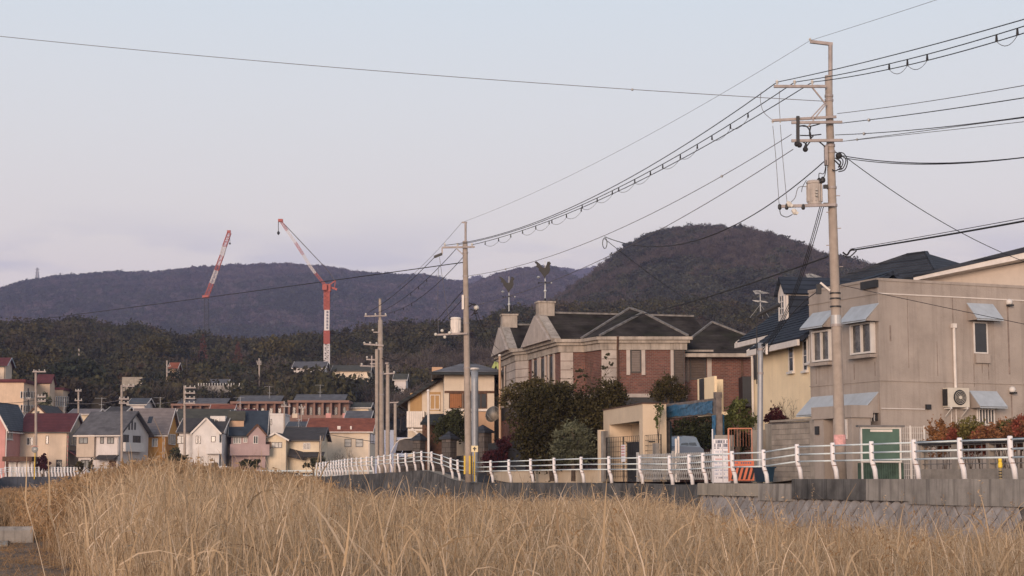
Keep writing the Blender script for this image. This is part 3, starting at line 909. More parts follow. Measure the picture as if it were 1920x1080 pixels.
# middle stand
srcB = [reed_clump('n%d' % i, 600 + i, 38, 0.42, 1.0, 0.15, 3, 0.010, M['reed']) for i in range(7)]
def keepB(px, d, g): return inside(px, d) & ~clearing(px, d) & ~((px > 1300) & (d > 30) & (g.uniform(0, 1, len(px)) < 0.5))
pB, hB, xB, dB = reed_field(7800, 26, 72, -120, 2400, keepB, (0.72, 1.08), 2)
def field(nm, p, h, src, label, wmul=1.0):
    n_ = len(p)
    s_ = np.stack([np.clip(h, 0.6, 2.2) * 0.75 * wmul, np.clip(h, 0.6, 2.2) * 0.75 * wmul, h * 1.05], 1)
    return scatter(nm, p, gR.uniform(0, 6.28, n_), s_, gR.integers(0, len(src), n_), src, label, 'reeds')
field('near_reeds', pA, hA, srcA, 'dry straw coloured reeds filling the near foreground')
field('middle_reeds', pB, hB, srcB, 'dense dry straw reeds in the middle of the river bed')
# tall plumed reeds to the left and beyond
srcC = [reed_clump('n%d' % i, 700 + i, 24, 0.30, 1.0, 0.10, 2, 0.010, M['reed_rust'], 9) for i in range(6)]
def keepC(px, d, g): return inside(px, d) & ~clearing(px, d) & (px < 640 + g.normal(size=len(px)) * 30)
pC, hC, xC, dC = reed_field(5200, 48, 128, -160, 700, keepC, (0.80, 1.08), 3)
field('plumed_reeds', pC, hC, srcC, 'tall rust brown plumed reeds massed on the left of the bed')
def keepD(px, d, g): return inside(px, d)
srcD = [reed_clump('n%d' % i, 800 + i, 30, 0.5, 1.0, 0.12, 2, 0.02, M['reed_rust'], 5) for i in range(4)]
gD = np.random.default_rng(9)
pxD = gD.uniform(-120, 640, 1500); dD = gD.uniform(126, 192, 1500)
hD = np.clip((HOR - np.interp(pxD, [-120, 200, 300, 600], [915, 912, 900, 899])) / F * dD - BED, 0.6, 2.6) * gD.uniform(0.8, 1.05, 1500)
field('far_reeds', np.stack([(pxD - 960) / F * dD, dD, bed_z((pxD - 960) / F * dD, dD)], 1), hD, srcD, 'low rust coloured reeds far off below the left bank wall')
# single tall stems standing out in front of the stone wall
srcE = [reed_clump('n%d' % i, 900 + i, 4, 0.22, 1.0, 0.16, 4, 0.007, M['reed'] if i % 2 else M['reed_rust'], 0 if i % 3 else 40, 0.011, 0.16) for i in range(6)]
gE = np.random.default_rng(14)
nE = 300
pxE = gE.uniform(640, 1940, nE); dE = gE.uniform(11, 34, nE)
hE = np.clip((HOR - np.where(pxE > 1300, gE.uniform(905, 1000, nE), gE.uniform(895, 945, nE))) / F * dE - BED, 0.8, 2.6)
field('tall_reed_stems', np.stack([(pxE - 960) / F * dE, dE, bed_z((pxE - 960) / F * dE, dE)], 1), hE, srcE, 'scattered taller broken reed stems standing before the stone wall')
# litter on the bare ground
srcL = [reed_clump('n%d' % i, 950 + i, 16, 0.35, 0.35, 1.6, 0, 0.02, M['reed_rust']) for i in range(4)]
nL = 700
gL = np.random.default_rng(15)
pxL = gL.uniform(-60, 330, nL); dL = gL.uniform(34, 62, nL)
XL = (pxL - 960) / F * dL
scatter('dry_litter', np.stack([XL, dL, bed_z(XL, dL) + 0.02], 1), gL.uniform(0, 6.28, nL), gL.uniform(0.5, 1.3, nL), gL.integers(0, 4, nL), srcL, 'broken dry stalks lying on the bare brown ground at lower left', 'litter')
# ------------------------------------------------------------------ building kit
M['glass'] = mat('window_glass', (0.025, 0.028, 0.032), 0.12, 0.2, 1.0, spec=0.6)
M['glass_lite'] = mat('curtained_glass', (0.26, 0.26, 0.25), 0.25, 0.2, 2.0, spec=0.5)
M['glass_mid'] = mat('curtained_dark_glass', (0.095, 0.09, 0.085), 0.15, 0.45, 3.5, spec=0.6)
M['frame_white'] = mat('window_frame_white', (0.66, 0.62, 0.58), 0.5, 0.05)
M['frame_dark'] = mat('window_frame_dark', (0.05, 0.045, 0.042), 0.5, 0.05)
M['metal'] = mat('galvanised_metal', (0.42, 0.42, 0.42), 0.5, 0.1, 4.0, metal=0.2)
M['metal_dark'] = mat('dark_metal', (0.03, 0.03, 0.032), 0.5, 0.1)
M['white_trim'] = mat('white_trim', (0.68, 0.62, 0.57), 0.6, 0.06)
M['timber'] = mat('brown_timber', (0.11, 0.06, 0.04), 0.8, 0.2, 4.0)
def paint(nm, c, streak=0.25, var=0.06, **k): 
    M[nm] = mat(nm, c, 0.85, var, 0.9, 0.15, 40, streak=streak, dirt=[x * 0.55 for x in c], **k); return M[nm]
def tiles(nm, c, per=0.3, var=0.18, rough=0.6, jc=None):
    M[nm] = mat(nm, c, max(rough, 0.75), var, 1.2, spec=0.12, pattern=('rows', per, per * 0.16, jc or [x * 0.4 for x in c])); return M[nm]

def face(fr, side_, W, D):
    if side_ == 'F': f = Fr(fr(0, 0, 0), fr.yaw); f.w = W
    elif side_ == 'R': f = Fr(fr(W, 0, 0), fr.yaw + math.pi / 2); f.w = D
    elif side_ == 'L': f = Fr(fr(0, D, 0), fr.yaw - math.pi / 2); f.w = D
    else: f = Fr(fr(W, D, 0), fr.yaw + math.pi); f.w = W
    return f
def hit(ff, px, py):
    D = P(px, py, 1.0)
    t = ff.o.dot(ff.v) / D.dot(ff.v)
    q = D * t - ff.o
    return q.dot(ff.u), q.z
def rect(ff, x0, y0, x1, y1):
    xm, ym = (x0 + x1) / 2, (y0 + y1) / 2
    a0, a1 = hit(ff, x0, ym)[0], hit(ff, x1, ym)[0]
    z1, z0 = hit(ff, xm, y0)[1], hit(ff, xm, y1)[1]
    return min(a0, a1), max(a0, a1), min(z0, z1), max(z0, z1)
def window(root, ff, r, fm='frame_white', gm='glass', mull=1, bar=0.06, out=0.05, sill=False, hbar=0, name='window', grille=0):
    a0, a1, z0, z1 = r
    b = MB()
    b.box(a0, a1, -out, 0.002, z0, z0 + bar, ff).box(a0, a1, -out, 0.002, z1 - bar, z1, ff)
    b.box(a0, a0 + bar, -out, 0.002, z0 + bar, z1 - bar, ff).box(a1 - bar, a1, -out, 0.002, z0 + bar, z1 - bar, ff)
    for k in range(mull):
        x = a0 + (a1 - a0) * (k + 1) / (mull + 1)
        b.box(x - bar * 0.45, x + bar * 0.45, -out * 0.9, 0.002, z0 + bar, z1 - bar, ff)
    for k in range(hbar):
        z = z0 + (z1 - z0) * (k + 1) / (hbar + 1)
        b.box(a0 + bar, a1 - bar, -out * 0.8, 0.002, z - bar * 0.4, z + bar * 0.4, ff)
    if sill: b.box(a0 - 0.06, a1 + 0.06, -out - 0.08, 0.002, z0 - 0.09, z0 - 0.003, ff)
    w = b.build(name, M[fm], root)
    MB().box(a0 + bar * 0.8, a1 - bar * 0.8, -out * 0.45, -0.004, z0 + bar * 0.8, z1 - bar * 0.8, ff).build('pane', M[gm], w)
    if grille:
        for k in range(grille):
            x = a0 + (a1 - a0) * (k + 0.5) / grille
            MB().box(x - 0.02, x + 0.02, -out - 0.06, -out - 0.03, z0 - 0.02, z1 + 0.02, ff).build('bar', M['frame_white'], w)
    return w
def gable_walls(b, W, D, eave, ridge, axis, z0, fr):
    if axis == 'u': b.profile([(0, z0), (D, z0), (D, eave), (D / 2, ridge), (0, eave)], 0, W, 'u', fr)
    else: b.profile([(0, z0), (W, z0), (W, eave), (W / 2, ridge), (0, eave)], 0, D, 'v', fr)
    return b
def gable_roof(b, W, D, eave, ridge, axis, oh, th, fr, oe=None):
    oe = oh if oe is None else oe
    half = (D if axis == 'u' else W) / 2
    sl = (ridge - eave) / half
    lift = th * math.sqrt(1 + sl * sl) + 0.012
    zl, zr = eave - oh * sl + lift, ridge + lift
    if axis == 'u':
        b.slab([fr(-oe, -oh, zl), fr(W + oe, -oh, zl), fr(W + oe, D / 2, zr), fr(-oe, D / 2, zr)], th)
        b.slab([fr(-oe, D + oh, zl), fr(W + oe, D + oh, zl), fr(W + oe, D / 2 + 0.004, zr), fr(-oe, D / 2 + 0.004, zr)], th)
    else:
        b.slab([fr(-oh, -oe, zl), fr(-oh, D + oe, zl), fr(W / 2, D + oe, zr), fr(W / 2, -oe, zr)], th)
        b.slab([fr(W + oh, -oe, zl), fr(W + oh, D + oe, zl), fr(W / 2 + 0.004, D + oe, zr), fr(W / 2 + 0.004, -oe, zr)], th)
    return b
def verge(root_roof, W, D, eave, ridge, axis, oh, th, fr, m, oe=None, ends=(0, 1)):
    """trim boards along the sloping edges and the ridge cap"""
    oe = oh if oe is None else oe
    half = (D if axis == 'u' else W) / 2; sl = (ridge - eave) / half
    lift = th * math.sqrt(1 + sl * sl) - 0.02
    L_ = W if axis == 'u' else D
    for e in ends:
        k = (L_ + oe + 0.02) if e else (-oe - 0.02)
        for sg in (0, 1):
            t0 = -oh if sg == 0 else 2 * half + oh
            g = (lambda t, z: fr(k, t, z)) if axis == 'u' else (lambda t, z: fr(t, k, z))
            MB().beam(g(t0, eave - oh * sl + lift - 0.05), g(half, ridge + lift - 0.05), 0.05, 0.2).build('verge_board', m, root_roof)
    g = (lambda k: fr(k, half, ridge + lift + 0.08)) if axis == 'u' else (lambda k: fr(half, k, ridge + lift + 0.08))
    return g
def hip_roof(b, W, D, eave, ridge, hu, hv, oh, th, fr):
    """ridge from hu to W-hu along u (hv half depth)"""
    z0 = eave; A, B_, C_, D_ = fr(-oh, -oh, z0), fr(W + oh, -oh, z0), fr(W + oh, D + oh, z0), fr(-oh, D + oh, z0)
    r0, r1 = fr(hu, D / 2, ridge), fr(W - hu, D / 2, ridge)
    b.slab([A, B_, r1, r0], th); b.slab([C_, D_, r0, r1], th); b.slab([B_, C_, r1], th); b.slab([D_, A, r0], th)
    return b
def house(name, label, fr, W, D, eave, ridge, axis, wm, rm, oh=0.45, th=0.13, z0=-0.3, cat='house', trim='white_trim', group=None, oe=None, ends=(0, 1)):
    root = thing(name, fr(W / 2, D / 2, z0), label, cat, group)
    gable_walls(MB(), W, D, eave, ridge, axis, z0, fr).build('wall', M[wm], root)
    rf = gable_roof(MB(), W, D, eave, ridge, axis, oh, th, fr, oe).build('roof', M[rm], root)
    if trim: verge(rf, W, D, eave, ridge, axis, oh, th, fr, M[trim], oe, ends)
    # gutters along the eaves and a downpipe at one corner
    sl = (ridge - eave) / ((D if axis == 'u' else W) / 2)
    zg = eave - oh * sl + 0.02
    gm = M['white_trim'] if (len(label) % 2) else M['frame_dark']
    if axis == 'u':
        MB().beam(fr(-oh, -oh - 0.06, zg), fr(W + oh, -oh - 0.06, zg), 0.11, 0.12).build('gutter', gm, rf)
        MB().tube([fr(W - 0.12, -0.06, z0), fr(W - 0.12, -0.06, eave - 0.35), fr(W - 0.12, -oh, zg)], 0.05, 5).build('downpipe', gm, root)
    else:
        for u, sg in ((-oh - 0.06, 0), (W + oh + 0.06, 1)): MB().beam(fr(u, -oh, zg), fr(u, D + oh, zg), 0.11, 0.12).build('gutter', gm, rf)
        MB().tube([fr(W + 0.06, 0.12, z0), fr(W + 0.06, 0.12, eave - 0.35), fr(W + oh, 0.12, zg)], 0.05, 5).build('downpipe', gm, root)
    return root, rf
def balcony(root, ff, r, m, depth=0.9):
    a0, a1, z0, z1 = r
    b = MB().box(a0, a1, -depth, -depth + 0.1, z0, z1, ff).box(a0, a0 + 0.1, -depth + 0.1, 0.002, z0, z1, ff).box(a1 - 0.1, a1, -depth + 0.1, 0.002, z0, z1, ff).box(a0 + 0.1, a1 - 0.1, -depth + 0.1, 0.002, z0, z0 + 0.12, ff)
    return b.build('balcony', m, root)
def antenna(root_loc, h, label, yaw=0.0, m=None, name='antenna'):
    t = thing(name, root_loc, label, 'antenna'); m = m or M['metal']
    o = Vector(root_loc); up = Vector((0, 0, 1))
    d = Vector((math.cos(yaw), math.sin(yaw), 0)); s = Vector((-math.sin(yaw), math.cos(yaw), 0))
    MB().tube([o, o + up * h], 0.025, 5).build('mast', m, t)
    b = MB()
    MB().beam(o + up * (h - 0.1) - d * 0.9, o + up * (h - 0.1) + d * 0.6, 0.035).build('boom', m, t)
    for k in range(7):
        c = o + up * (h - 0.1) + d * (-0.85 + k * 0.22); l = 0.16 + 0.03 * k
        MB().beam(c - s * l - d * l * 0.3, c + s * l + d * l * 0.3, 0.018).build('element', m, t)
    c2 = o + up * (h * 0.55)
    MB().beam(c2 - d * 0.3, c2 + d * 0.3, 0.03).build('boom', m, t)
    for k in range(4):
        c = c2 + d * (-0.28 + k * 0.18)
        MB().beam(c - s * 0.3 - up * 0.02, c + s * 0.3 + up * 0.05, 0.018).build('element', m, t)
    for k in range(3):
        MB().beam(o + up * (h * 0.45), o + Vector((math.cos(k * 2.1 + yaw) * 0.5, math.sin(k * 2.1 + yaw) * 0.5, -0.1)), 0.012).build('guy_wire', m, t)
    return t

# ------------------------------------------------------------------ concrete house on the right
M['render_grey'] = mat('concrete_render', (0.375, 0.32, 0.28), 0.92, 0.07, 0.9, 0.35, 18, streak=0.42, dirt=(0.19, 0.16, 0.14), dirt_amt=0.4)
M['awning'] = mat('awning_metal', (0.42, 0.46, 0.50), 0.6, 0.07, 2.0, metal=0.0, streak=0.2, dirt=(0.2, 0.2, 0.2))
M['block'] = mat('concrete_block', (0.30, 0.265, 0.23), 0.93, 0.12, 2.5, 0.4, 30, rand=0.10, streak=0.3, dirt=(0.12, 0.10, 0.09))
M['ac'] = mat('ac_casing', (0.60, 0.55, 0.47), 0.55, 0.05, 3.0, streak=0.2, dirt=(0.3, 0.24, 0.18))
cA, cB = P(1523, HOR, 66.2), P(1654, HOR, 62.0)
fc = Fr.ab((cA.x, cA.y), (cB.x, cB.y), 0)
CW, CD, CH = fc.w, 9.5, ZY(526, 62)
ch = thing('concrete_house', fc(CW / 2, CD / 2, -0.2), 'two storey grey concrete house with metal awnings beside the big utility pole', 'house')
b = MB().prism([(0, 0), (CW, 0), (CW, CD), (0, CD)], -0.2, CH, fc)
b.build('wall', M['render_grey'], ch)
bc = MB()
bc.box(-0.02, CW + 0.03, -0.03, 0.16, CH, CH + 0.10, fc).box(CW - 0.16, CW + 0.03, 0.16, CD, CH, CH + 0.10, fc)
bc.build('parapet_cap', M['render_grey'], ch)
cF, cR = face(fc, 'F', CW, CD), face(fc, 'R', CW, CD)
zt = hit(cF, 1651, 549)[1]; zm = hit(cF, 1651, 713)[1]
for z, nm in ((zt, 'a'), (zm, 'b')):
    MB().box(-0.02, CW - 0.0, -0.03, 0.002, z - 0.02, z + 0.02, cF).build('string_course', M['render_grey'], ch)
    MB().box(-0.028, CD, -0.03, 0.002, z - 0.02, z + 0.02, cR).build('string_course', M['white_trim'] if nm == 'a' else M['render_grey'], ch)
for a_ in (1.75, 3.5, 5.2, 7.0):
    MB().box(a_ - 0.012, a_ + 0.012, -0.006, 0.002, 0, zt - 0.03, cR).build('joint_strip', M['render_grey'], ch)
def awning(root, ff, a0, a1, z1, drop, out, m):
    o = []
    b = MB()
    b.plate([ff(a0, -0.01, z1), ff(a0, -out, z1 - drop), ff(a1, -out, z1 - drop), ff(a1, -0.01, z1)], 0.03)
    aw = b.build('awning', m, root)
    for a_ in (a0, a1):
        MB().plate([ff(a_, 0.0, z1 - 0.03), ff(a_, 0.0, z1 - drop - 0.05), ff(a_, -out + 0.02, z1 - drop - 0.05)], 0.02).build('cheek', M['render_grey'], aw)
    MB().box(a0, a1, -out, -out + 0.03, z1 - drop - 0.07, z1 - drop - 0.033, ff).build('lip', m, aw)
    return aw
# side face
r = rect(cR, 1813, 569, 1862, 601); awning(ch, cR, r[0], r[1], r[3], 0.62, 0.60, M['awning'])
window(ch, cR, rect(cR, 1825, 604, 1851, 663), 'frame_white', 'glass', 0, 0.05, 0.04)
a0, a1, z0, z1 = rect(cR, 1827, 664, 1854, 681); MB().box(a0, a1, -0.12, 0.002, z0, z1, cR).build('planter_box', M['render_grey'], ch)
r = rect(cR, 1818, 733, 1869, 766); awning(ch, cR, r[0], r[1], r[3], 0.60, 0.62, M['awning'])
window(ch, cR, rect(cR, 1831, 766, 1864, 797), 'frame_white', 'glass', 0, 0.05, 0.04, grille=6)
for (vx, vy) in ((1890, 567), (1896, 731)):
    a_, z_ = hit(cR, vx, vy)
    v = MB(); v.ball(cR(a_, -0.06, z_), 0.13, 10, 6).build('vent_hood', M['frame_white'], ch, smooth=True)
    MB().box(a_ - 0.1, a_ + 0.1, -0.22, -0.02, z_ - 0.15, z_ - 0.09, cR).build('vent_mouth', M['metal_dark'], ch)
a_, z1 = hit(cR, 1786, 607); _, z0 = hit(cR, 1788, 727)
b = MB().tube([cR(a_, -0.07, z0), cR(a_, -0.07, z1)], 0.055, 8); b.box(a_ - 0.09, a_ + 0.09, -0.14, 0, z1 - 0.16, z1, cR)
b.build('pipe_cover', M['white_trim'], ch)
a0, z_ = hit(cR, 1652, 766); a1, _ = hit(cR, 1733, 766)
MB().tube([cR(a0, -0.03, z_), cR(a1, -0.03, z_)], 0.02, 5).build('conduit', M['white_trim'], ch)
a_, z_ = hit(cR, 1739, 763); MB().box(a_ - 0.1, a_ + 0.1, -0.1, 0, z_ - 0.09, z_ + 0.09, cR).build('meter_box', M['metal_dark'], ch)
a0, z0 = hit(cR, 1782, 766); _, zz = hit(cR, 1782, 800)
MB().tube([cR(a0, -0.04, zz), cR(a0, -0.04, z0)], 0.018, 5).build('drain_pipe', M['white_trim'], ch)
MB().tube([cR(a0 + 0.22, -0.04, zz), cR(a0 + 0.22, -0.04, z0)], 0.018, 5).build('drain_pipe', M['white_trim'], ch)
# street face
r = rect(cF, 1597, 570, 1648, 602); awning(ch, cF, r[0], r[1], hit(cF, 1640, 569)[1], 0.62, 0.62, M['awning'])
r2 = rect(cF, 1527, 583, 1566, 612); awning(ch, cF, r2[0] - 0.1, r2[1], hit(cF, 1550, 583)[1], 0.62, 0.62, M['awning'])
awning(ch, cF, 0.1, CW - 0.1, hit(cF, 1640, 735)[1], 0.72, 0.75, M['awning'])
def bay(x0, y0, x1, y1):
    a0, a1, z0, z1 = rect(cF, x0, y0, x1, y1)
    bw = MB().box(a0, a1, -0.30, 0.002, z0 - 0.16, z0 - 0.04, cF).build('window_ledge', M['render_grey'], ch)
    window(ch, cF, (a0 + 0.05, a1 - 0.05, z0, z1), 'frame_white', 'glass_mid', 1, 0.065, 0.20)
bay(1600, 606, 1643, 664); bay(1528, 620, 1564, 678)
window(ch, cF, rect(cF, 1608, 768, 1646, 790), 'frame_dark', 'glass', 3, 0.03, 0.05, grille=7)
window(ch, cF, rect(cF, 1540, 775, 1580, 800), 'frame_dark', 'glass', 1, 0.04, 0.04)
a0, a1, z0, z1 = rect(cF, 1618, 527, 1647, 541); MB().box(a0, a1, -0.12, 0.002, z0, z1, cF).build('roof_drain_box', M['metal_dark'], ch)
# rain and rust stains below the fittings
M['stain'] = mat('rain_stain', (0.26, 0.205, 0.175), 0.95, 0.2, 5.0)
for (x0, y0, x1, y1) in ((1889.5, 575, 1892.5, 702), (1896, 739, 1898.5, 800), (1826, 682, 1827.2, 725), (1853, 682, 1854.4, 712), (1785.5, 556, 1787, 606), (1702, 556, 1703, 690), (1757, 640, 1758, 705), (1668, 610, 1671, 640), (1841, 682, 1842.2, 700)):
    a0, a1, z0, z1 = rect(cR, x0, y0, x1, y1); MB().box(a0, a1, -0.004, 0.002, z0, z1, cR).build('rain_stain', M['stain'], ch)
for (x0, y0, x1, y1) in ((1601, 682, 1602.5, 712), (1640, 678, 1641.5, 705), (1530, 690, 1531, 720)):
    a0, a1, z0, z1 = rect(cF, x0, y0, x1, y1); MB().box(a0, a1, -0.004, 0.002, z0, z1, cF).build('rain_stain', M['stain'], ch)
# air conditioner on its bracket
ac0, ac1, az0, az1 = rect(cR, 1766, 728, 1806, 764)
ac = thing('air_conditioner', cR((ac0 + ac1) / 2, -0.2, az0), 'beige outdoor air conditioner unit bracketed on the concrete house side', 'air conditioner')
MB().box(ac0, ac1, -0.36, -0.06, az0, az1, cR).build('casing', M['ac'], ac)
cx, cz = ac0 + (ac1 - ac0) * 0.55, (az0 + az1) / 2; rr = (az1 - az0) * 0.40
MB().lathe(cR(cx, -0.362, cz), [(rr, 0), (rr, 0.02), (rr * 0.96, 0.03), (0, 0.03)], 20, -cR.v).build('fan_grille', M['metal_dark'], ac)
for k in range(1, 5): 
    q = rr * k / 5
    MB().tube([cR(cx + q * math.cos(t), -0.398, cz + q * math.sin(t)) for t in np.linspace(0, 2 * math.pi, 17)], 0.007, 4, False).build('grille_ring', M['ac'], ac)
MB().lathe(cR(cx, -0.394, cz), [(rr * 0.25, 0), (rr * 0.25, 0.02), (0, 0.02)], 12, -cR.v).build('fan_hub', M['ac'], ac)
MB().box(ac0 - 0.03, ac0 - 0.003, -0.34, -0.08, az0 + 0.05, az1 - 0.05, cR).build('side_vent', M['metal_dark'], ac)
for x in (ac0 + 0.12, ac1 - 0.12):
    MB().box(x - 0.03, x + 0.03, -0.4, 0.0, az0 - 0.07, az0 - 0.003, cR).beam(cR(x, -0.38, az0 - 0.06), cR(x, -0.02, az0 - 0.35), 0.03).build('bracket', M['frame_white'], ac)

# ------------------------------------------------------------------ roofs behind the concrete house
tiles('tile_slate', (0.045, 0.05, 0.062), 0.42, 0.15)
paint('wall_cream_back', (0.55, 0.47, 0.40), 0.2)
fb = Fr.ab((GX(1560, 78), 80.5), (GX(1735, 78), 75.0), 0)
bw, bd = fb.w, 6.0
back = thing('tile_roof_house', fb(bw / 2, 3, 0), 'house with dark slate hip roof showing behind the concrete house', 'house')
MB().prism([(0.4, 0.4), (bw - 0.4, 0.4), (bw - 0.4, bd), (0.4, bd)], -0.2, 8.8, fb).build('wall', M['wall_cream_back'], back)
e_, rdg = ZY(520, 76), ZY(479, 80)
rf = hip_roof(MB(), bw, bd, e_, rdg, bw * 0.42, 0, 0.3, 0.16, fb).build('roof', M['tile_slate'], back)
nn = 9
for k in range(nn):                                   # batten courses of the hip roof, each a step of its own
    t = (k + 0.5) / nn
    p0 = fb(-0.3 + (bw * 0.42 + 0.3) * t, -0.3 + (bd / 2 + 0.3) * t, e_ + (rdg - e_) * t); p1 = fb(bw + 0.3 - (bw * 0.42 + 0.3) * t, -0.3 + (bd / 2 + 0.3) * t, e_ + (rdg - e_) * t)
    MB().beam(p0, p1, 0.10, 0.07).build('tile_course', M['tile_slate'], rf)
for (pa, pb) in ((fb(-0.3, -0.3, e_), fb(bw * 0.42, bd / 2, rdg)), (fb(bw + 0.3, -0.3, e_), fb(bw * 0.58, bd / 2, rdg)), (fb(bw * 0.42, bd / 2, rdg), fb(bw * 0.58, bd / 2, rdg))):
    MB().beam(pa + Vector((0, 0, .04)), pb + Vector((0, 0, .04)), 0.16, 0.12).build('ridge_cap', M['tile_slate'], rf)
fm = Fr.ab((GX(1722, 74), 74.0), (GX(2040, 70), 69.0), 0)
mod = thing('modern_house', fm(fm.w / 2, 3, 0), 'cream house with dark sloping roof edge at the right frame edge', 'house')
zA, zB = ZY(521, 74), ZY(448, 69.5)
MB().profile([(0.25, -0.2), (fm.w, -0.2), (fm.w, zB - 0.45), (0.25, zA - 0.05)], 0.7, 6, 'v', fm).build('wall', M['wall_cream_back'], mod)
rf = MB().profile([(0, zA + 0.02), (fm.w + 0.3, zB), (fm.w + 0.3, zB + 0.30), (0, zA + 0.12)], 0.0, 6.5, 'v', fm).build('roof', M['tile_slate'], mod)
MB().profile([(0, zA - 0.12), (fm.w + 0.3, zB - 0.32), (fm.w + 0.3, zB - 0.004), (0, zA + 0.016)], 0.03, 6.4, 'v', fm).build('soffit', M['white_trim'], rf)

# ------------------------------------------------------------------ yellow house
paint('yellow_wall', (0.86, 0.69, 0.46), 0.18, 0.05)
tiles('tile_blue', (0.035, 0.043, 0.06), 0.30, 0.15, 0.45)
yA, yB = P(1368, HOR, 78.0), P(1527, HOR, 67.4)
fy = Fr.ab((yA.x, yA.y), (yB.x, yB.y), 0)
YW, YD = fy.w + 0.35, 7.0
ey, ry = ZY(640, 71), ZY(548, 74.5)
yh = thing('yellow_house', fy(YW / 2, YD / 2, -0.2), 'pale yellow house with dark blue tiled roof and small dormer', 'house')
b = MB()
b.prism([(0, 1.1), (YW * 0.40, 1.1), (YW * 0.40, 0), (YW, 0), (YW, YD), (0, YD)], -0.2, ey, fy)
b.build('wall', M['yellow_wall'], yh)
sl = (ry - ey) / (YD / 2)
rf = MB()
rf.slab([fy(-0.5, 0.6, ey + 0.6 * sl + 0.17), fy(YW * 0.40, 0.6, ey + 0.6 * sl + 0.17), fy(YW * 0.40, YD / 2, ry + 0.17), fy(-0.5, YD / 2, ry + 0.17)], 0.14)
rf.slab([fy(YW * 0.40 + 0.003, -0.5, ey - 0.5 * sl + 0.17), fy(YW - 0.38, -0.5, ey - 0.5 * sl + 0.17), fy(YW - 0.38, YD / 2, ry + 0.17), fy(YW * 0.40 + 0.003, YD / 2, ry + 0.17)], 0.14)
rf.slab([fy(-0.5, YD + 0.5, ey - 0.5 * sl + 0.17), fy(YW - 0.38, YD + 0.5, ey - 0.5 * sl + 0.17), fy(YW - 0.38, YD / 2 + 0.004, ry + 0.17), fy(-0.5, YD / 2 + 0.004, ry + 0.17)], 0.14)
rf = rf.build('roof', M['tile_blue'], yh)
nn = 17
for k in range(nn):
    v = -0.5 + (YD / 2 + 0.5) * (k + 0.1) / nn
    z = ey + v * sl + 0.18
    u0 = -0.5 if v > 0.55 else YW * 0.40
    MB().plate([fy(u0, v, z + 0.05), fy(YW - 0.38, v, z + 0.05), fy(YW - 0.38, v + 0.30, z + 0.30 * sl + 0.01), fy(u0, v + 0.30, z + 0.30 * sl + 0.01)], 0.05).build('tile_course', M['tile_blue'], rf)
# gutters and eave boards
MB().beam(fy(YW * 0.40, -0.54, ey - 0.5 * sl + 0.02), fy(YW - 0.4, -0.54, ey - 0.5 * sl + 0.02), 0.10, 0.24).build('eave_board', M['white_trim'], rf)
MB().beam(fy(-0.55, 0.55, ey + 0.55 * sl + 0.02), fy(YW * 0.40, 0.55, ey + 0.55 * sl + 0.02), 0.10, 0.22).build('eave_board', M['white_trim'], rf)
MB().beam(fy(-0.53, 0.6, ey + 0.6 * sl + 0.05), fy(-0.53, YD / 2, ry + 0.05), 0.08, 0.22).build('verge_board', M['white_trim'], rf)
MB().beam(fy(YW * 0.40 - 0.03, -0.52, ey - 0.5 * sl + 0.05), fy(YW * 0.40 - 0.03, 0.62, ey + 0.6 * sl + 0.05), 0.08, 0.24).build('verge_board', M['white_trim'], rf)
# dormer
dz = ey + 2.2 * sl
du0 = min((abs(960 + F * (lambda q_: q_.x / (q_.y * CT + q_.z * ST))(fy(k_ * 0.02, 1.5, dz + 0.6)) - 1459), k_ * 0.02) for k_ in range(600))[1]; du1 = du0 + 1.05
dm = MB().profile([(du0, dz - 0.5), (du1, dz - 0.5), (du1, dz + 0.95), ((du0 + du1) / 2, dz + 1.55), (du0, dz + 0.95)], 1.5, 4.6, 'v', fy).build('dormer', M['white_trim'], rf)
mid_ = (du0 + du1) / 2
MB().slab([fy(du0 - 0.18, 1.35, dz + 0.86), fy(du0 - 0.18, 4.7, dz + 0.86), fy(mid_, 4.7, dz + 1.66), fy(mid_, 1.35, dz + 1.66)], 0.06).slab([fy(du1 + 0.18, 1.35, dz + 0.86), fy(du1 + 0.18, 4.7, dz + 0.86), fy(mid_ + .003, 4.7, dz + 1.66), fy(mid_ + .003, 1.35, dz + 1.66)], 0.06).box(du1 + 0.002, du1 + 0.05, 1.6, 4.6, dz - 0.5, dz + 0.78, fy).build('dormer_roof', M['tile_blue'], rf)
dff = Fr(fy(0, 1.5, 0), fy.yaw)
window(yh, dff, (du0 + 0.2, du1 - 0.2, dz - 0.05, dz + 0.85), 'frame_white', 'glass', 1, 0.05, 0.04, hbar=2)
yF = face(fy, 'F', YW, YD)
yL = Fr(fy(0, 1.1, 0), fy.yaw); yL.w = YW * 0.4
window(yh, yF, rect(yF, 1480, 644, 1489, 697), 'frame_white', 'glass', 0, 0.04, 0.05, sill=True, hbar=1)
window(yh, yF, rect(yF, 1507, 638, 1515, 695), 'frame_white', 'glass', 0, 0.04, 0.05, sill=True, hbar=1)
window(yh, yF, rect(yF, 1517, 628, 1526, 680), 'frame_white', 'glass', 1, 0.05, 0.12, sill=True)
window(yh, yL, rect(yL, 1410, 662, 1420, 712), 'frame_dark', 'glass', 0, 0.04, 0.03)
a0, a1, z0, z1 = rect(yL, 1359, 708, 1388, 780)
bb = MB().box(a0 - 0.35, a1, -1.25, -1.13, z0, z1, yL).box(a0 - 0.35, a0 - 0.23, -1.128, 0.0, z0, z1, yL).box(a0 - 0.23, a1, -1.128, 0, z0, z0 + 0.15, yL).build('balcony', M['yellow_wall'], yh)
MB().box(a0 + 0.05, a0 + 0.75, -1.29, -1.253, z0 + 0.4, z1 - 0.02, yL).build('balcony_grille', M['metal_dark'], bb)
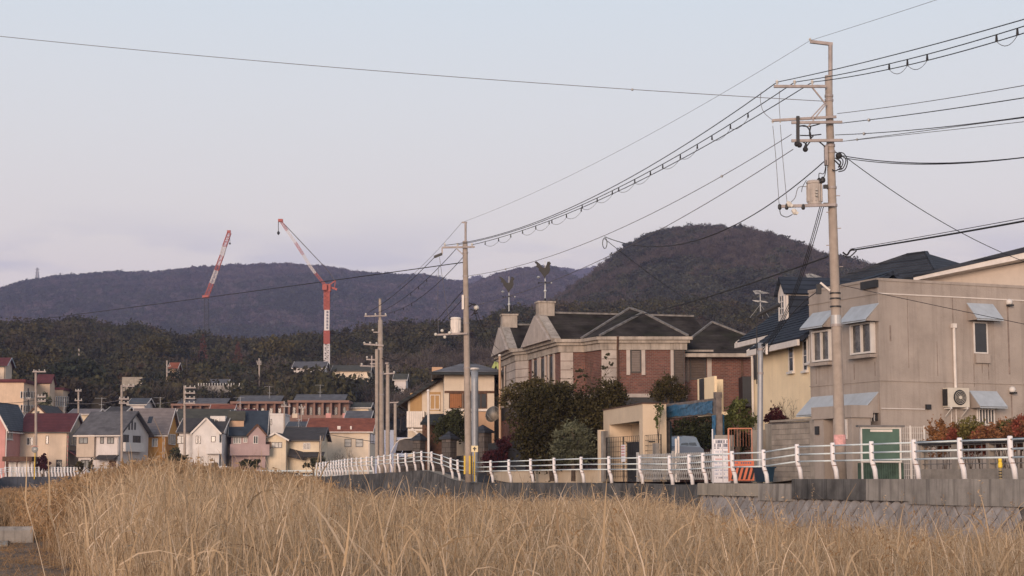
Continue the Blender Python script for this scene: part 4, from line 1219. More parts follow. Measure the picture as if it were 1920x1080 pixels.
MB().tube([yL(0.35, -0.12, ey + 0.2), yL(0.5, -0.1, ey - 0.3), yL(0.5, -0.1, 0)], 0.05, 6).build('downpipe', M['white_trim'], yh)
antenna(P(1426, 592, 76.5), 1.15, 'rooftop television antenna on the blue ridge left of the dormer', fy.yaw + 2.6)
antenna(P(1524, 553, 76.5), 0.95, 'rooftop television antenna rising right beside the big utility pole', fy.yaw + 2.6)
# ------------------------------------------------------------------ brick house with two gables
M['brick'] = mat('red_brick', (0.21, 0.085, 0.062), 0.9, 0.22, 2.0, pattern=('brick', 0.23, 0.085, 0.012, (0.10, 0.042, 0.034), (0.17, 0.13, 0.115)))
M['cast_stone'] = mat('cast_stone', (0.40, 0.345, 0.295), 0.9, 0.14, 1.5, 0.2, 30, streak=0.62, dirt=(0.085, 0.07, 0.058), dirt_amt=0.4)
M['quoin'] = mat('quoin_stone', (0.44, 0.38, 0.34), 0.9, 0.10, 2.0, 0.2, 30, streak=0.3, dirt=(0.2, 0.16, 0.13))
M['slate'] = mat('dark_slate', (0.050, 0.042, 0.038), 0.9, 0.35, 0.8, spec=0.05, pattern=('rows', 0.24, 0.03, (0.018, 0.016, 0.016)), dirt=(0.035, 0.042, 0.02), dirt_amt=0.5)
M['ridge_tile'] = mat('ridge_tile', (0.20, 0.185, 0.175), 0.8, 0.25, 3.0)
M['shutter_brown'] = mat('shutter_brown', (0.09, 0.066, 0.055), 0.6, 0.12, 3.0, pattern=('rows', 0.09, 0.015, (0.04, 0.03, 0.025)))
M['shutter_pale'] = mat('shutter_pale', (0.17, 0.135, 0.118), 0.5, 0.1, 3.0, pattern=('rows', 0.09, 0.012, (0.09, 0.07, 0.06)))
ZC1, ZC0 = ZY(632, 92), ZY(656, 92)             # cornice top and underside
zb = ZY(741, 92)
pts = [P(1318, HOR, 92.0), P(1129, HOR, 92.0), P(1098, HOR, 93.7), P(1051, HOR, 93.7), P(994, HOR, 100.0), P(969, HOR, 101.0), P(938, HOR, 107.3)]
q = [(p.x, p.y) for p in pts]
qr = (q[0][0], 103.0)
outline = [q[6], q[5], q[4], q[3], q[2], q[1], (q[0][0] - 0.9, 92.0), (q[0][0] - 0.9, 102), (q[4][0] + 6, 112), (q[6][0] + 3, 113)]
bh = thing('brick_house', (5, 98, -0.2), 'red brick house with stone cornice and two chimneyed gables behind the dark garden trees', 'house')
MB().prism(outline, -0.2, ZC0 - 0.002, WORLD).build('wall', M['brick'], bh)
# cornice: three stepped courses round the visible sides
def band(name, line, z0, z1, out, m, parent):
    n = len(line); O = []; I = []
    for k in range(n):
        a = Vector((*line[max(k - 1, 0)], 0)); c = Vector((*line[min(k + 1, n - 1)], 0)); p = Vector((*line[k], 0))
        t1 = (p - a).normalized() if k else (c - p).normalized()
        t2 = (c - p).normalized() if k < n - 1 else t1
        n1 = Vector((t1.y, -t1.x, 0)); n2 = Vector((t2.y, -t2.x, 0))
        mm = (n1 + n2).normalized(); s = out / max(0.35, mm.dot(n1))
        O.append(p + mm * s); I.append(p - mm * 0.3)
    V = []
    for k in range(n): V += [(O[k].x, O[k].y, z0), (O[k].x, O[k].y, z1), (I[k].x, I[k].y, z1), (I[k].x, I[k].y, z0)]
    Fa = []
    for k in range(n - 1):
        for j in range(4): Fa.append((4 * k + j, 4 * k + (j + 1) % 4, 4 * k + 4 + (j + 1) % 4, 4 * k + 4 + j))
    Fa += [(0, 1, 2, 3), (4 * n - 1, 4 * n - 2, 4 * n - 3, 4 * n - 4)]
    return mesh_object(name, V, Fa, m, parent)
line = [q[6], q[5], q[4], q[3], q[2], q[1], (q[0][0] - 0.9, 92.0), (q[0][0] - 0.9, 97.0)]
hc = ZC1 - ZC0
band('frieze', line, ZC0, ZC0 + hc * 0.52, 0.12, M['cast_stone'], bh)
band('cornice', line, ZC0 + hc * 0.523, ZC0 + hc * 0.75, 0.26, M['cast_stone'], bh)
band('cornice_top', line, ZC0 + hc * 0.753, ZC1, 0.40, M['cast_stone'], bh)
band('plinth_course', line, zb - 0.12, zb + 0.08, 0.10, M['quoin'], bh)
band('lower_base', line, zb - 0.9, zb - 0.124, 0.04, M['metal_dark'], bh)
# quoins
def fline(a, b): return Fr.ab(a, b, 0)
fA = fline(q[1], (q[0][0] - 0.9, 92.0)); fB = fline(q[2], q[1]); fC = fline(q[3], q[2]); fD = fline(q[4], q[3]); fE = fline(q[5], q[4]); fG = fline(q[6], q[5])
def quoin(ff, a0, a1, n=5):
    h = (ZC0 - zb) / n
    for k in range(n):
        MB().box(a0, a1, -0.07, 0.002, zb + k * h + 0.012, zb + (k + 1) * h - 0.004 - 0.012, ff).build('quoin_block', M['quoin'], bh)
quoin(fA, 0.0, 0.82); quoin(fC, 0.02, fC.w * 0.52); quoin(fG, fG.w * 0.45, fG.w - 0.05); quoin(fE, 0.05, fE.w - 0.1)
def pilaster(ff, x, w=0.2, z0=None):
    MB().box(x - w / 2, x + w / 2, -0.09, 0.002, zb + 0.08 if z0 is None else z0, ZC0 - 0.004, ff).build('pilaster', M['quoin'], bh)
r = rect(fA, 1182, 655, 1202, 699)
window(bh, fA, r, 'frame_dark', 'shutter_pale', 0, 0.07, 0.05)
pilaster(fA, r[0] - 0.12, 0.2, r[2] - 0.12); pilaster(fA, r[1] + 0.12, 0.2, r[2] - 0.12)
a_, _ = hit(fA, 1260, 680); pilaster(fA, a_, 0.16)
a_, _ = hit(fA, 1158, 700); MB().tube([fA(a_, -0.12, zb), fA(a_, -0.12, ZC0), fA(a_, -0.45, ZC1)], 0.06, 6).build('downpipe', M['timber'], bh)
r = rect(fA, 1264, 655, 1283, 720); window(bh, fA, r, 'frame_dark', 'shutter_brown', 0, 0.05, 0.05)
# street side openings under the front gable
for k, a_ in enumerate((0.16, 0.40, 0.68)):
    x = fD.w * a_
    window(bh, fD, (x, x + 0.75, zb + 0.3, ZC0 - 0.1), 'frame_dark', 'glass', 0, 0.06, 0.04)
    pilaster(fD, x - 0.18, 0.22); pilaster(fD, x + 0.95, 0.22)
MB().box(0.2, fD.w - 0.4, -0.75, -0.70, zb + 0.75, zb + 0.80, fD).build('balcony_rail', M['metal_dark'], bh)
for k in range(16): MB().box(0.25 + k * 0.36, 0.28 + k * 0.36, -0.74, -0.71, zb - 0.1, zb + 0.746, fD).build('baluster', M['metal_dark'], bh)
for a_ in (0.15, 0.35):
    x = fG.w * a_; window(bh, fG, (x, x + 0.6, zb + 0.3, ZC0 - 0.1), 'frame_dark', 'glass', 0, 0.06, 0.04); pilaster(fG, x - 0.2, 0.2)
# recessed right bay with its own low roof
fRb = Fr((q[0][0] - 0.9 + 0.02, 93.4, 0), 0)
rb = thing('brick_annex', fRb(2, 3, -0.2), 'set back brick annex with shuttered window left of the yellow house', 'house')
wR = 4.3
MB().box(0, wR, 0, 6, -0.2, ZC0 - 0.35, fRb).build('wall', M['brick'], rb)
r = rect(fRb, 1293, 668, 1324, 712); window(rb, fRb, r, 'frame_dark', 'shutter_brown', 0, 0.07, 0.05)
MB().box(r[1] + 0.05, r[1] + 0.3, -0.07, 0.002, r[2] - 0.2, r[3] + 0.1, fRb).build('pilaster', M['quoin'], rb)
MB().box(r[0] - 0.45, r[0] - 0.02, -0.06, 0.002, r[2] - 0.1, r[3] + 0.1, fRb).build('side_panel', M['shutter_pale'], rb)
MB().box(r[0] - 0.5, r[1] + 0.4, -0.1, 0.002, r[3] + 0.104, r[3] + 0.35, fRb).build('lintel', M['cast_stone'], rb)
MB().box(-0.1, wR - 0.6, -0.9, 0.5, ZC0 - 0.346, ZC0 - 0.15, fRb).build('eave_slab', M['cast_stone'], rb)
MB().box(wR - 1.1, wR - 1.0, -0.1, 0.002, zb, ZC0 - 0.4, fRb).build('downpipe', M['timber'], rb)
MB().box(wR - 1.25, wR + 0.3, -1.6, -0.003, zb - 0.6, zb + 1.0, fRb).build('balcony_screen', M['metal_dark'], rb)
aR = ZY(609, 99)
rfb = MB()
rc = fRb((hit(fRb, 1352, 640)[0]), 4.0, aR)
rfb.slab([fRb(-0.6, -0.3, ZC0 - 0.10), fRb(wR + 1.6, -0.3, ZC0 - 0.10), rc], 0.08); rfb.slab([fRb(-0.6, -0.3, ZC0 - 0.10), rc, fRb(-0.6, 8, ZC0 - 0.10)], 0.08); rfb.slab([fRb(wR + 1.6, -0.3, ZC0 - 0.10), fRb(wR + 1.6, 8, ZC0 - 0.1), rc], 0.08)
rfb = rfb.build('roof', M['slate'], rb)
for e in (fRb(-0.6, -0.3, ZC0 - 0.10), fRb(wR + 1.6, -0.3, ZC0 - 0.10)):
    MB().beam(e + Vector((0, 0, 0.03)), rc + Vector((0, 0, 0.03)), 0.12, 0.09).build('ridge_cap', M['ridge_tile'], rfb)
# hip roof over the front block
ap0 = P(1181, 579, 97.0); ap1 = P(1206, 587, 95.2)
eL = Vector((q[2][0] - 0.2, q[2][1] - 0.2, ZC1 + 0.02)); e0 = Vector((q[1][0] - 0.1, 91.7, ZC1 + 0.02)); e1 = Vector((q[0][0] - 0.75, 91.7, ZC1 + 0.02)); e2 = Vector((q[0][0] - 0.75, 101.5, ZC1 + 0.02))
rback = Vector((ap0.x + 0.8, 103, ap0.z))
rf = MB()
rf.slab([e0, e1, ap1], 0.07); rf.slab([e0, ap1, ap0], 0.07); rf.slab([eL, e0, ap0], 0.07); rf.slab([e1, e2, ap1], 0.07); rf.slab([e2, rback, ap1], 0.07); rf.slab([ap1, rback, ap0], 0.07)
# gable roofs: ridge runs back from each pediment
def pediment(ff, a0, a1, apex_px, nm):
    am = (a0 + a1) / 2
    za = hit(ff, *apex_px)[1]
    z0 = ZC1
    g = MB().plate([ff(a0, -0.12, z0), ff(a1, -0.12, z0), ff(am, -0.12, za - 0.1)], -0.5).build('gable_wall', M['quoin'], bh)
    MB().beam(ff(a0 - 0.12, -0.22, z0), ff(am, -0.22, za + 0.02), 0.5, 0.16).build('raking_cornice', M['cast_stone'], g)
    MB().beam(ff(a1 + 0.12, -0.22, z0), ff(am, -0.22, za + 0.02), 0.5, 0.16).build('raking_cornice', M['cast_stone'], g)
    MB().box(am - 0.14, am + 0.14, -0.16, -0.118, z0 + 0.55, z0 + 1.1, ff).build('gable_slot', M['timber'], g)
    L_ = 9.0
    s = MB()
    s.slab([ff(a0 - 0.1, 0.0, z0 + 0.06), ff(a0 - 0.1, L_, z0 + 0.06), ff(am, L_, za + 0.06), ff(am, 0.0, za + 0.06)], 0.06)
    s.slab([ff(a1 + 0.1, 0.0, z0 + 0.06), ff(a1 + 0.1, L_, z0 + 0.06), ff(am + .003, L_, za + 0.06), ff(am + .003, 0.0, za + 0.06)], 0.06)
    ro = s.build('gable_roof', M['slate'], bh)
    MB().beam(ff(am, 0.3, za + 0.10), ff(am, L_, za + 0.10), 0.16, 0.10).build('ridge_cap', M['ridge_tile'], ro)
    MB().box(am - 0.34, am + 0.34, -0.42, 0.5, za - 0.35, za + 0.62, ff).box(am - 0.40, am + 0.40, -0.48, 0.56, za + 0.624, za + 0.72, ff).build('chimney', M['cast_stone'], ro)
    return ff(am, 0.04, za + 0.72)
c1 = pediment(fD, 0.15, fD.w - 0.15, (1024, 588), 'a')
c2 = pediment(fG, 0.1, fG.w - 0.1, (952, 612), 'b')
rfo = rf.build('hip_roof', M['slate'], bh)
for (a, c) in ((e0, ap1), (e1, ap1), (eL, ap0), (ap0, ap1), (ap0, rback)):
    MB().beam(a + Vector((0, 0, 0.05)), c + Vector((0, 0, 0.05)), 0.13, 0.10).build('ridge_cap', M['ridge_tile'], rfo)
# weathervanes
M['iron'] = mat('black_iron', (0.015, 0.015, 0.016), 0.5, 0.1)
M['vane_pole'] = mat('vane_pole', (0.55, 0.55, 0.53), 0.4, 0.05, metal=0.3)
def vane(base, label):
    t = thing('weathervane', base, label, 'weathervane'); u = Vector((0, 0, 1)); x = Vector((1, 0, 0)); y = Vector((0, 1, 0))
    MB().tube([base, base + u * 1.34], 0.035, 6).build('rod', M['vane_pole'], t)
    MB().tube([base + u * 1.341, base + u * 2.35], 0.014, 5).build('rod_tip', M['vane_pole'], t)
    MB().lathe(base, [(0.10, 0), (0.05, 0.15), (0.03, 0.2)], 8).build('rod_foot', M['iron'], t)
    MB().ball(base + u * 0.62, 0.085, 8, 6).build('ball', M['vane_pole'], t, smooth=True)
    for d, l in ((x, 0.36), (-x, 0.36), (y, 0.36), (-y, 0.36)):
        MB().beam(base + u * 1.08, base + u * 1.08 + d * l, 0.03).build('arm', M['iron'], t)
        MB().ball(base + u * 1.08 + d * l, 0.05, 6, 4).build('arm_knob', M['vane_pole'] if d.x > 0 else M['iron'], t)
    MB().lathe(base + u * 1.4 - x * 0.38, [(0, -0.08), (0.12, 0), (0, 0.08)], 8).build('pointer_disc', M['vane_pole'], t)
    RS = 1.3
    sil = [(-0.02, 1.32), (0.05, 1.45), (0.16, 1.55), (0.22, 1.72), (0.20, 1.90), (0.26, 1.98), (0.20, 2.06), (0.10, 2.05), (0.06, 1.90), (0.0, 1.78), (-0.10, 1.80), (-0.22, 1.95), (-0.38, 2.08), (-0.46, 2.04), (-0.36, 1.92), (-0.40, 1.86), (-0.28, 1.76), (-0.26, 1.66), (-0.16, 1.55), (-0.08, 1.44)]
    V = [base + x * a * RS - y * 0.04 + u * (1.3 + (b_ - 1.3) * RS) for a, b_ in sil] + [base + x * a * RS - y * 0.12 + u * (1.3 + (b_ - 1.3) * RS) for a, b_ in sil]
    n = len(sil)
    mesh_object('rooster', V, [tuple(range(n)), tuple(range(2 * n - 1, n - 1, -1))] + [((i + 1) % n, i, n + i, n + (i + 1) % n) for i in range(n)], M['iron'], t)
vane(c1, 'black rooster weathervane on the nearer, taller gable chimney')
vane(c2, 'black rooster weathervane on the farther, lower gable chimney')
# ------------------------------------------------------------------ along the right road, in front of the houses
LA, LB_ = P(1612, HOR, 61.1), P(1925, HOR, 51.3)
fl = Fr.ab((LA.x, LA.y), (LB_.x, LB_.y), 0)
# planted boundary wall with lattice and hedge
M['wall_black'] = mat('dark_wall', (0.035, 0.033, 0.035), 0.8, 0.2, 2.0)
M['lattice'] = mat('lattice_metal', (0.16, 0.15, 0.145), 0.6, 0.15, 3.0)
hx0 = hit(fl, 1729, 850)[0]; hx1 = fl.w + 3.5; zt_ = hit(fl, 1729, 827)[1]
hw = thing('boundary_wall', fl((hx0 + hx1) / 2, 0, -0.1), 'low dark boundary wall with metal lattice under the red hedge', 'wall')
MB().box(hx0, hx1, -0.14, 0.14, -0.15, 0.30, fl).build('footing', M['block'], hw)
MB().box(hx0, hx1, -0.16, 0.16, zt_ - 0.14, zt_, fl).build('cap_rail', M['wall_black'], hw)
for k in range(5):
    x = hx0 + k * 2.0
    MB().box(x, x + 0.36 if k in (1,) else x + 0.14, -0.12, 0.12, 0.302, zt_ - 0.142, fl).build('pier', M['block'], hw)
for k in range(26):
    x = hx0 + 0.2 + k * 0.38
    if x < hx1 - 0.1: MB().box(x, x + 0.03, -0.05, -0.02, 0.302, zt_ - 0.142, fl).build('lattice_bar', M['lattice'], hw)
for k in range(4):
    z = 0.45 + k * 0.2
    MB().box(hx0 + 0.15, hx1, -0.085, -0.055, z, z + 0.03, fl).build('lattice_bar', M['lattice'], hw)
M['nandina'] = leafmat('nandina_leaves', ((0.26, 0.07, 0.05), (0.20, 0.11, 0.05)), 0.25, 2.2)
def leaf_cloud(name, ells, n, leaf, m, parent, seed, up=0.2, aspect=1.0, fill=0.35):
    g = np.random.default_rng(seed); C = []
    tot = sum((e[3] * e[4] * e[5]) ** (1 / 1.5) for e in ells)
    for e in ells:
        k = max(8, int(n * (e[3] * e[4] * e[5]) ** (1 / 1.5) / tot))
        nc = max(5, k // 22)
        v = g.normal(size=(nc, 3)); v /= np.linalg.norm(v, axis=1)[:, None]
        cc = v * (g.uniform(fill, 1.0, nc) ** 0.6)[:, None]
        p = cc[g.integers(0, nc, k)] + g.normal(size=(k, 3)) * np.where(g.uniform(0, 1, k) < 0.15, 0.34, 0.15)[:, None]
        C.append(p * np.array(e[3:6]) + np.array(e[0:3]))
    V, Fa = quad_cloud(np.concatenate(C), leaf, g, 0.5, up, aspect)
    return mesh_object(name, V, Fa, m, parent, uv=False)
M['nan_red'] = leafmat('nandina_red', ((0.36, 0.10, 0.065), (0.28, 0.085, 0.06)), 0.3, 1.5)
M['nan_green'] = leafmat('nandina_green', ((0.16, 0.135, 0.045), (0.11, 0.10, 0.04)), 0.3, 1.5)
M['nan_orange'] = leafmat('nandina_orange', ((0.30, 0.145, 0.06), (0.24, 0.11, 0.06)), 0.3, 1.5)
gh = random.Random(3)
hedge = thing('hedge', fl((hx0 + hx1) / 2, 0.55, zt_ - 0.5), 'red and green leafy hedge along the concrete house wall', 'hedge')
mm_ = ['nan_orange', 'nan_orange', 'nan_red', 'nan_green', 'nan_orange', 'nan_red', 'nan_orange', 'nan_green', 'nan_orange', 'nan_red', 'nan_orange']
k = 0; x = hx0 + 0.4
while x < hx1:
    e = []
    for j in range(4):
        c = fl(x + gh.uniform(-.35, .35), 0.55 + gh.uniform(-.3, .3), zt_ + gh.uniform(-0.2, 0.42)); s = gh.uniform(0.26, 0.42)
        e.append((c.x, c.y, c.z, s, s, s * 0.9))
    leaf_cloud('foliage', e, 1700, 0.05, M[mm_[k % 11]], hedge, 300 + k)
    b = MB()
    for j in range(5):
        p0 = fl(x + gh.uniform(-.2, .2), 0.55, -0.1)
        b.tube([p0, fl(x + gh.uniform(-.4, .4), 0.55 + gh.uniform(-.2, .2), zt_ + 0.2)], 0.012, 4)
    b.build('stem', M['bark'], hedge)
    x += 0.55; k += 1
# green notice board
M['board_green'] = mat('board_green', (0.075, 0.135, 0.105), 0.55, 0.12, 1.5, streak=0.2, dirt=(0.10, 0.13, 0.10))
M['net_green'] = mat('net_green', (0.05, 0.085, 0.065), 0.8, 0.3, 3.0, pattern=('cols', 0.08, 0.012, (0.08, 0.13, 0.105)))
fnb = Fr((GX(1611, 58.5), 58.5, 0), R(6))
a0, a1, z0, z1 = rect(fnb, 1613, 801, 1689, 867)
nb = thing('notice_board', fnb((a0 + a1) / 2, 0, -0.1), 'green roadside notice board in pale metal frame with netting below', 'board')
MB().box(a0 + .06, a1 - .06, -0.03, 0.03, z0 + .05, z1 - .06, fnb).build('panel', M['board_green'], nb)
for (x0, x1, y0, y1) in ((a0, a0 + .055, z0, z1), (a1 - .055, a1, z0, z1), (a0 + .057, a1 - .057, z1 - .055, z1), (a0 + .057, a1 - .057, z0, z0 + .045)):
    MB().box(x0, x1, -0.06, 0.04, y0, y1, fnb).build('frame_bar', M['frame_white'], nb)
MB().box(a0 + 0.35, a1 - 0.3, -0.045, -0.032, z1 - 0.16, z1 - 0.08, fnb).build('title_strip', M['white_trim'], nb)
MB().box(a0 - 0.1, a1 + 0.12, -0.12, 0.14, z1 + 0.003, z1 + 0.07, fnb).build('hood', M['lattice'], nb)
for x in (a0 + 0.02, a1 - 0.08): MB().box(x, x + .06, -0.02, 0.04, -0.15, z0 - .003, fnb).build('leg', M['frame_white'], nb)
MB().box(a0 - 0.08, a1 + 0.1, 0.06, 0.09, -0.15, z0 - 0.02, fnb).build('netting', M['net_green'], nb)
# wire mesh fence beside it
a0, a1, z0, z1 = rect(fnb, 1692, 797, 1745, 870)
fmsh = thing('mesh_fence', fnb((a0 + a1) / 2, 1.0, -0.1), 'pale wire mesh fence between notice board and hedge', 'fence')
for k in range(3):
    x = a0 + (a1 - a0) * k / 2
    MB().tube([fnb(x, 0.6, -0.1), fnb(x, 0.6, z1)], 0.03, 6).build('post', M['frame_white'], fmsh)
for k in range(14): x = a0 + (a1 - a0) * (k + .5) / 14; MB().box(x - .006, x + .006, 0.594, 0.606, -0.1, z1 - 0.05, fnb).build('wire', M['frame_white'], fmsh)
for k in range(9): z = 0.1 + (z1 - 0.15) * k / 8; MB().box(a0, a1, 0.58, 0.592, z - .006, z + .006, fnb).build('wire', M['frame_white'], fmsh)
# gate porch and block wall of the concrete house
fg = Fr(fc(0, -1.7, 0), fc.yaw)
g0, g1, _, gz = rect(fg, 1540, 762, 1611, 890)
gp = thing('gate_porch', fg((g0 + g1) / 2, 0, -0.1), 'concrete gate porch with flat lintel behind the big utility pole', 'gate')
zl = hit(fg, 1575, 785)[1]
p0 = hit(fg, 1558, 830)[0]; p1 = hit(fg, 1576, 830)[0]
MB().box(g0, p0, -0.3, 0.5, -0.15, zl, fg).build('pillar', M['render_grey'], gp)
MB().box(p1, g1, -0.3, 0.5, -0.15, zl, fg).build('pillar', M['render_grey'], gp)
MB().box(g0 - 0.08, g1 + 0.08, -0.36, 0.55, zl + .003, gz, fg).build('lintel', M['render_grey'], gp)
MB().box(p0 + .01, p1 - .01, 0.12, 0.16, -0.1, zl - 0.02, fg).build('gate_leaf', M['timber'], gp)
MB().box(g0 + 0.12, g0 + 0.35, -0.36, -0.302, zl - 0.55, zl - 0.25, fg).build('letter_box', M['metal_dark'], gp)
# notice papers on the gate
MB().box(g1 - 0.55, g1 - 0.25, -0.33, -0.302, zl - 0.75, zl - 0.05, fg).build('paper_sign', M['white_trim'], gp)
w0, w1 = hit(fg, 1449, 845)[0], hit(fg, 1524, 845)[0]
wz = hit(fg, 1490, 790)[1]
bwl = thing('block_wall', fg((w0 + w1) / 2, 0, -0.1), 'grey concrete block garden wall with capping beside the gate porch', 'wall')
MB().box(w0 + .02, g0 - 0.06, -0.04, 0.10, -0.15, wz - 0.02, fg).build('mortar_core', M['joint'], bwl)
bl, bhh = 0.40, 0.20
rows = int(wz / bhh)
for r_ in range(rows + 1):
    x = w0 + (0 if r_ % 2 == 0 else -bl / 2)
    while x < w1 - 0.05:
        x0, x1 = max(x, w0) + .006, min(x + bl, w1) - .006
        if x1 - x0 > 0.05: MB().box(x0, x1, -0.06, 0.02, -0.15 + r_ * bhh + .006, min(-0.15 + (r_ + 1) * bhh, wz) - .006, fg).build('block', M['block'], bwl)
        x += bl
MB().box(w0 - .04, w1 + .1, -0.10, 0.14, wz + .002, wz + 0.08, fg).build('capping', M['block'], bwl)
MB().box(w1 + .004, w1 + 0.30, -0.12, 0.16, -0.15, wz + 0.02, fg).build('end_pier', M['block'], bwl)
# plain wall further left
s0, s1 = hit(fg, 1404, 845)[0], w0 - 0.01
pw = thing('plain_wall', fg((s0 + s1) / 2, 0.3, -0.1), 'plain weathered brown wall left of the block wall', 'wall')
MB().box(s0 + 0.9, s1, 0.2, 0.4, -0.15, wz - 0.02, fg).build('panel', M['conc_lite'], pw)
MB().box(s0, s0 + 0.89, 0.1, 0.45, -0.15, wz - 0.25, fg).build('panel', M['conc_lite'], pw)
# bucket
M['bucket'] = mat('bucket_blue', (0.02, 0.045, 0.075), 0.4, 0.1)
bq = P(1433, 897, 64); bq.z = -0.12
bk = thing('plastic_bin', bq, 'dark blue plastic bin at the foot of the brown wall', 'bin')
fbk = Fr((bq.x, bq.y, bq.z), fg.yaw)
MB().add([fbk(u * s, v * s, z) for z, s in ((0, .8), (0.5, 1.0)) for u, v in ((-.35, -.25), (.35, -.25), (.35, .25), (-.35, .25))], [(3, 2, 1, 0), (0, 1, 5, 4), (1, 2, 6, 5), (2, 3, 7, 6), (3, 0, 4, 7), (4, 5, 6, 7)]).build('body', M['bucket'], bk)
MB().box(-.39, .39, -.29, .29, 0.502, 0.55, fbk).build('lid', M['bucket'], bk)

# ------------------------------------------------------------------ building site items
M['orange'] = mat('barrier_orange', (0.62, 0.15, 0.07), 0.5, 0.1, 3.0)
M['orange_pale'] = mat('faded_orange', (0.55, 0.22, 0.14), 0.6, 0.1, 3.0)
M['sheet_white'] = mat('sign_white', (0.72, 0.71, 0.74), 0.45, 0.04, 2.0)
M['ink'] = mat('sign_ink', (0.10, 0.11, 0.16), 0.6, 0.0)
M['ink_blue'] = mat('sign_ink_pale', (0.36, 0.40, 0.52), 0.6, 0.0)
M['ink_red'] = mat('sign_ink_red', (0.55, 0.28, 0.28), 0.6, 0.0)
fs = Fr((GX(1337, 66), 66, 0), R(-6))
a0, a1, z0, z1 = rect(fs, 1338, 823, 1369, 905)
sb = thing('site_sign', fs((a0 + a1) / 2, 0, z0), 'tall white building site notice panel printed in columns', 'sign')
MB().box(a0, a1, 0, 0.03, z0, z1, fs).build('panel', M['sheet_white'], sb)
MB().box(a0 + 0.05, a1 + 0.15, 0.05, 0.1, z0, z1 + 0.15, fs).build('backing_board', M['conc'], sb)
am = a0 + (a1 - a0) * 0.55
MB().box(am - .006, am + .006, -0.006, -0.001, z0 + .03, z1 - .03, fs).build('rule', M['ink'], sb)
gg = random.Random(8)
nrow = 11
for k in range(nrow):
    zz = z1 - 0.08 - (z1 - z0 - 0.12) * k / nrow
    MB().box(a0 + .02, a1 - .02, -0.005, -0.001, zz + .055, zz + .063, fs).build('rule', M['ink_blue'], sb)
    for (c0, c1) in ((a0, am), (am, a1)):
        x = c0 + 0.035; b = MB(); big = k < 2
        while x < c1 - 0.05:
            w = gg.uniform(0.015, 0.05) * (1.6 if big else 1)
            if gg.random() < 0.8: b.box(x, min(x + w, c1 - 0.02), -0.004, -0.001, zz - (0.09 if big else 0.02), zz + 0.035, fs)
            x += w + 0.014
        if b.v: b.build('printed_line', M[gg.choice(['ink', 'ink_blue', 'ink_blue', 'ink_red'])] if not big else M['ink'], sb)
for x in (a0 - 0.03,): MB().tube([fs(x, 0.06, z0 - 0.1), fs(x, 0.06, z1 + 0.38)], 0.03, 6).build('stake', M['sheet_white'], sb)
# striped barrier
fo = Fr((GX(1366, 64.5), 64.5, 0), R(-4))
a0, a1, z0, z1 = rect(fo, 1368, 863, 1414, 901)
ob = thing('striped_barrier', fo((a0 + a1) / 2, 0, -0.12), 'orange and black striped construction barrier beside the site sign', 'barrier')
MB().box(a0, a1, 0, 0.05, z0, z1, fo).build('board', M['orange'], ob)
for k in range(5):
    x = a0 + 0.05 + k * (a1 - a0) / 5.2
    zt2 = z1 - 0.22
    MB().plate([fo(x, -0.003, z0 + .04), fo(x + 0.085, -0.003, z0 + .04), fo(x + 0.225, -0.003, zt2), fo(x + 0.14, -0.003, zt2)], 0.003).build('stripe', M['wall_black'], ob)
b = MB()
for k in range(9):
    x = a0 + 0.08 + k * 0.085
    if k not in (3,): b.box(x, x + 0.055, -0.004, -0.001, z1 - 0.13, z1 - 0.07, fo)
b.build('printed_line', M['ink'], ob)
for x in (a0 + 0.1, a1 - 0.15): MB().box(x, x + .05, 0.052, 0.3, -0.12, z0 + 0.1, fo).build('foot', M['wall_black'], ob)
# orange pipe frame
a0, a1, z0, z1 = rect(fo, 1367, 803, 1411, 862)
of = thing('pipe_frame', fo((a0 + a1) / 2, 0.4, -0.12), 'thin faded orange pipe frame standing over the striped barrier', 'frame')
MB().tube([fo(a0, 0.3, -0.12), fo(a0, 0.3, z1)], 0.035, 6).build('upright', M['orange_pale'], of)
MB().tube([fo(a1, 0.3, -0.12), fo(a1, 0.3, z1)], 0.02, 6).build('upright', M['orange_pale'], of)
MB().tube([fo(a0, 0.3, z1), fo(a1, 0.3, z1)], 0.025, 6).build('top_bar', M['orange_pale'], of)
for k in range(7): MB().tube([fo(a0 + (a1 - a0) * (k + 1) / 8, 0.3, 1.2), fo(a0 + (a1 - a0) * (k + 1) / 8, 0.3, z1)], 0.005, 3).build('wire', M['orange_pale'], of)
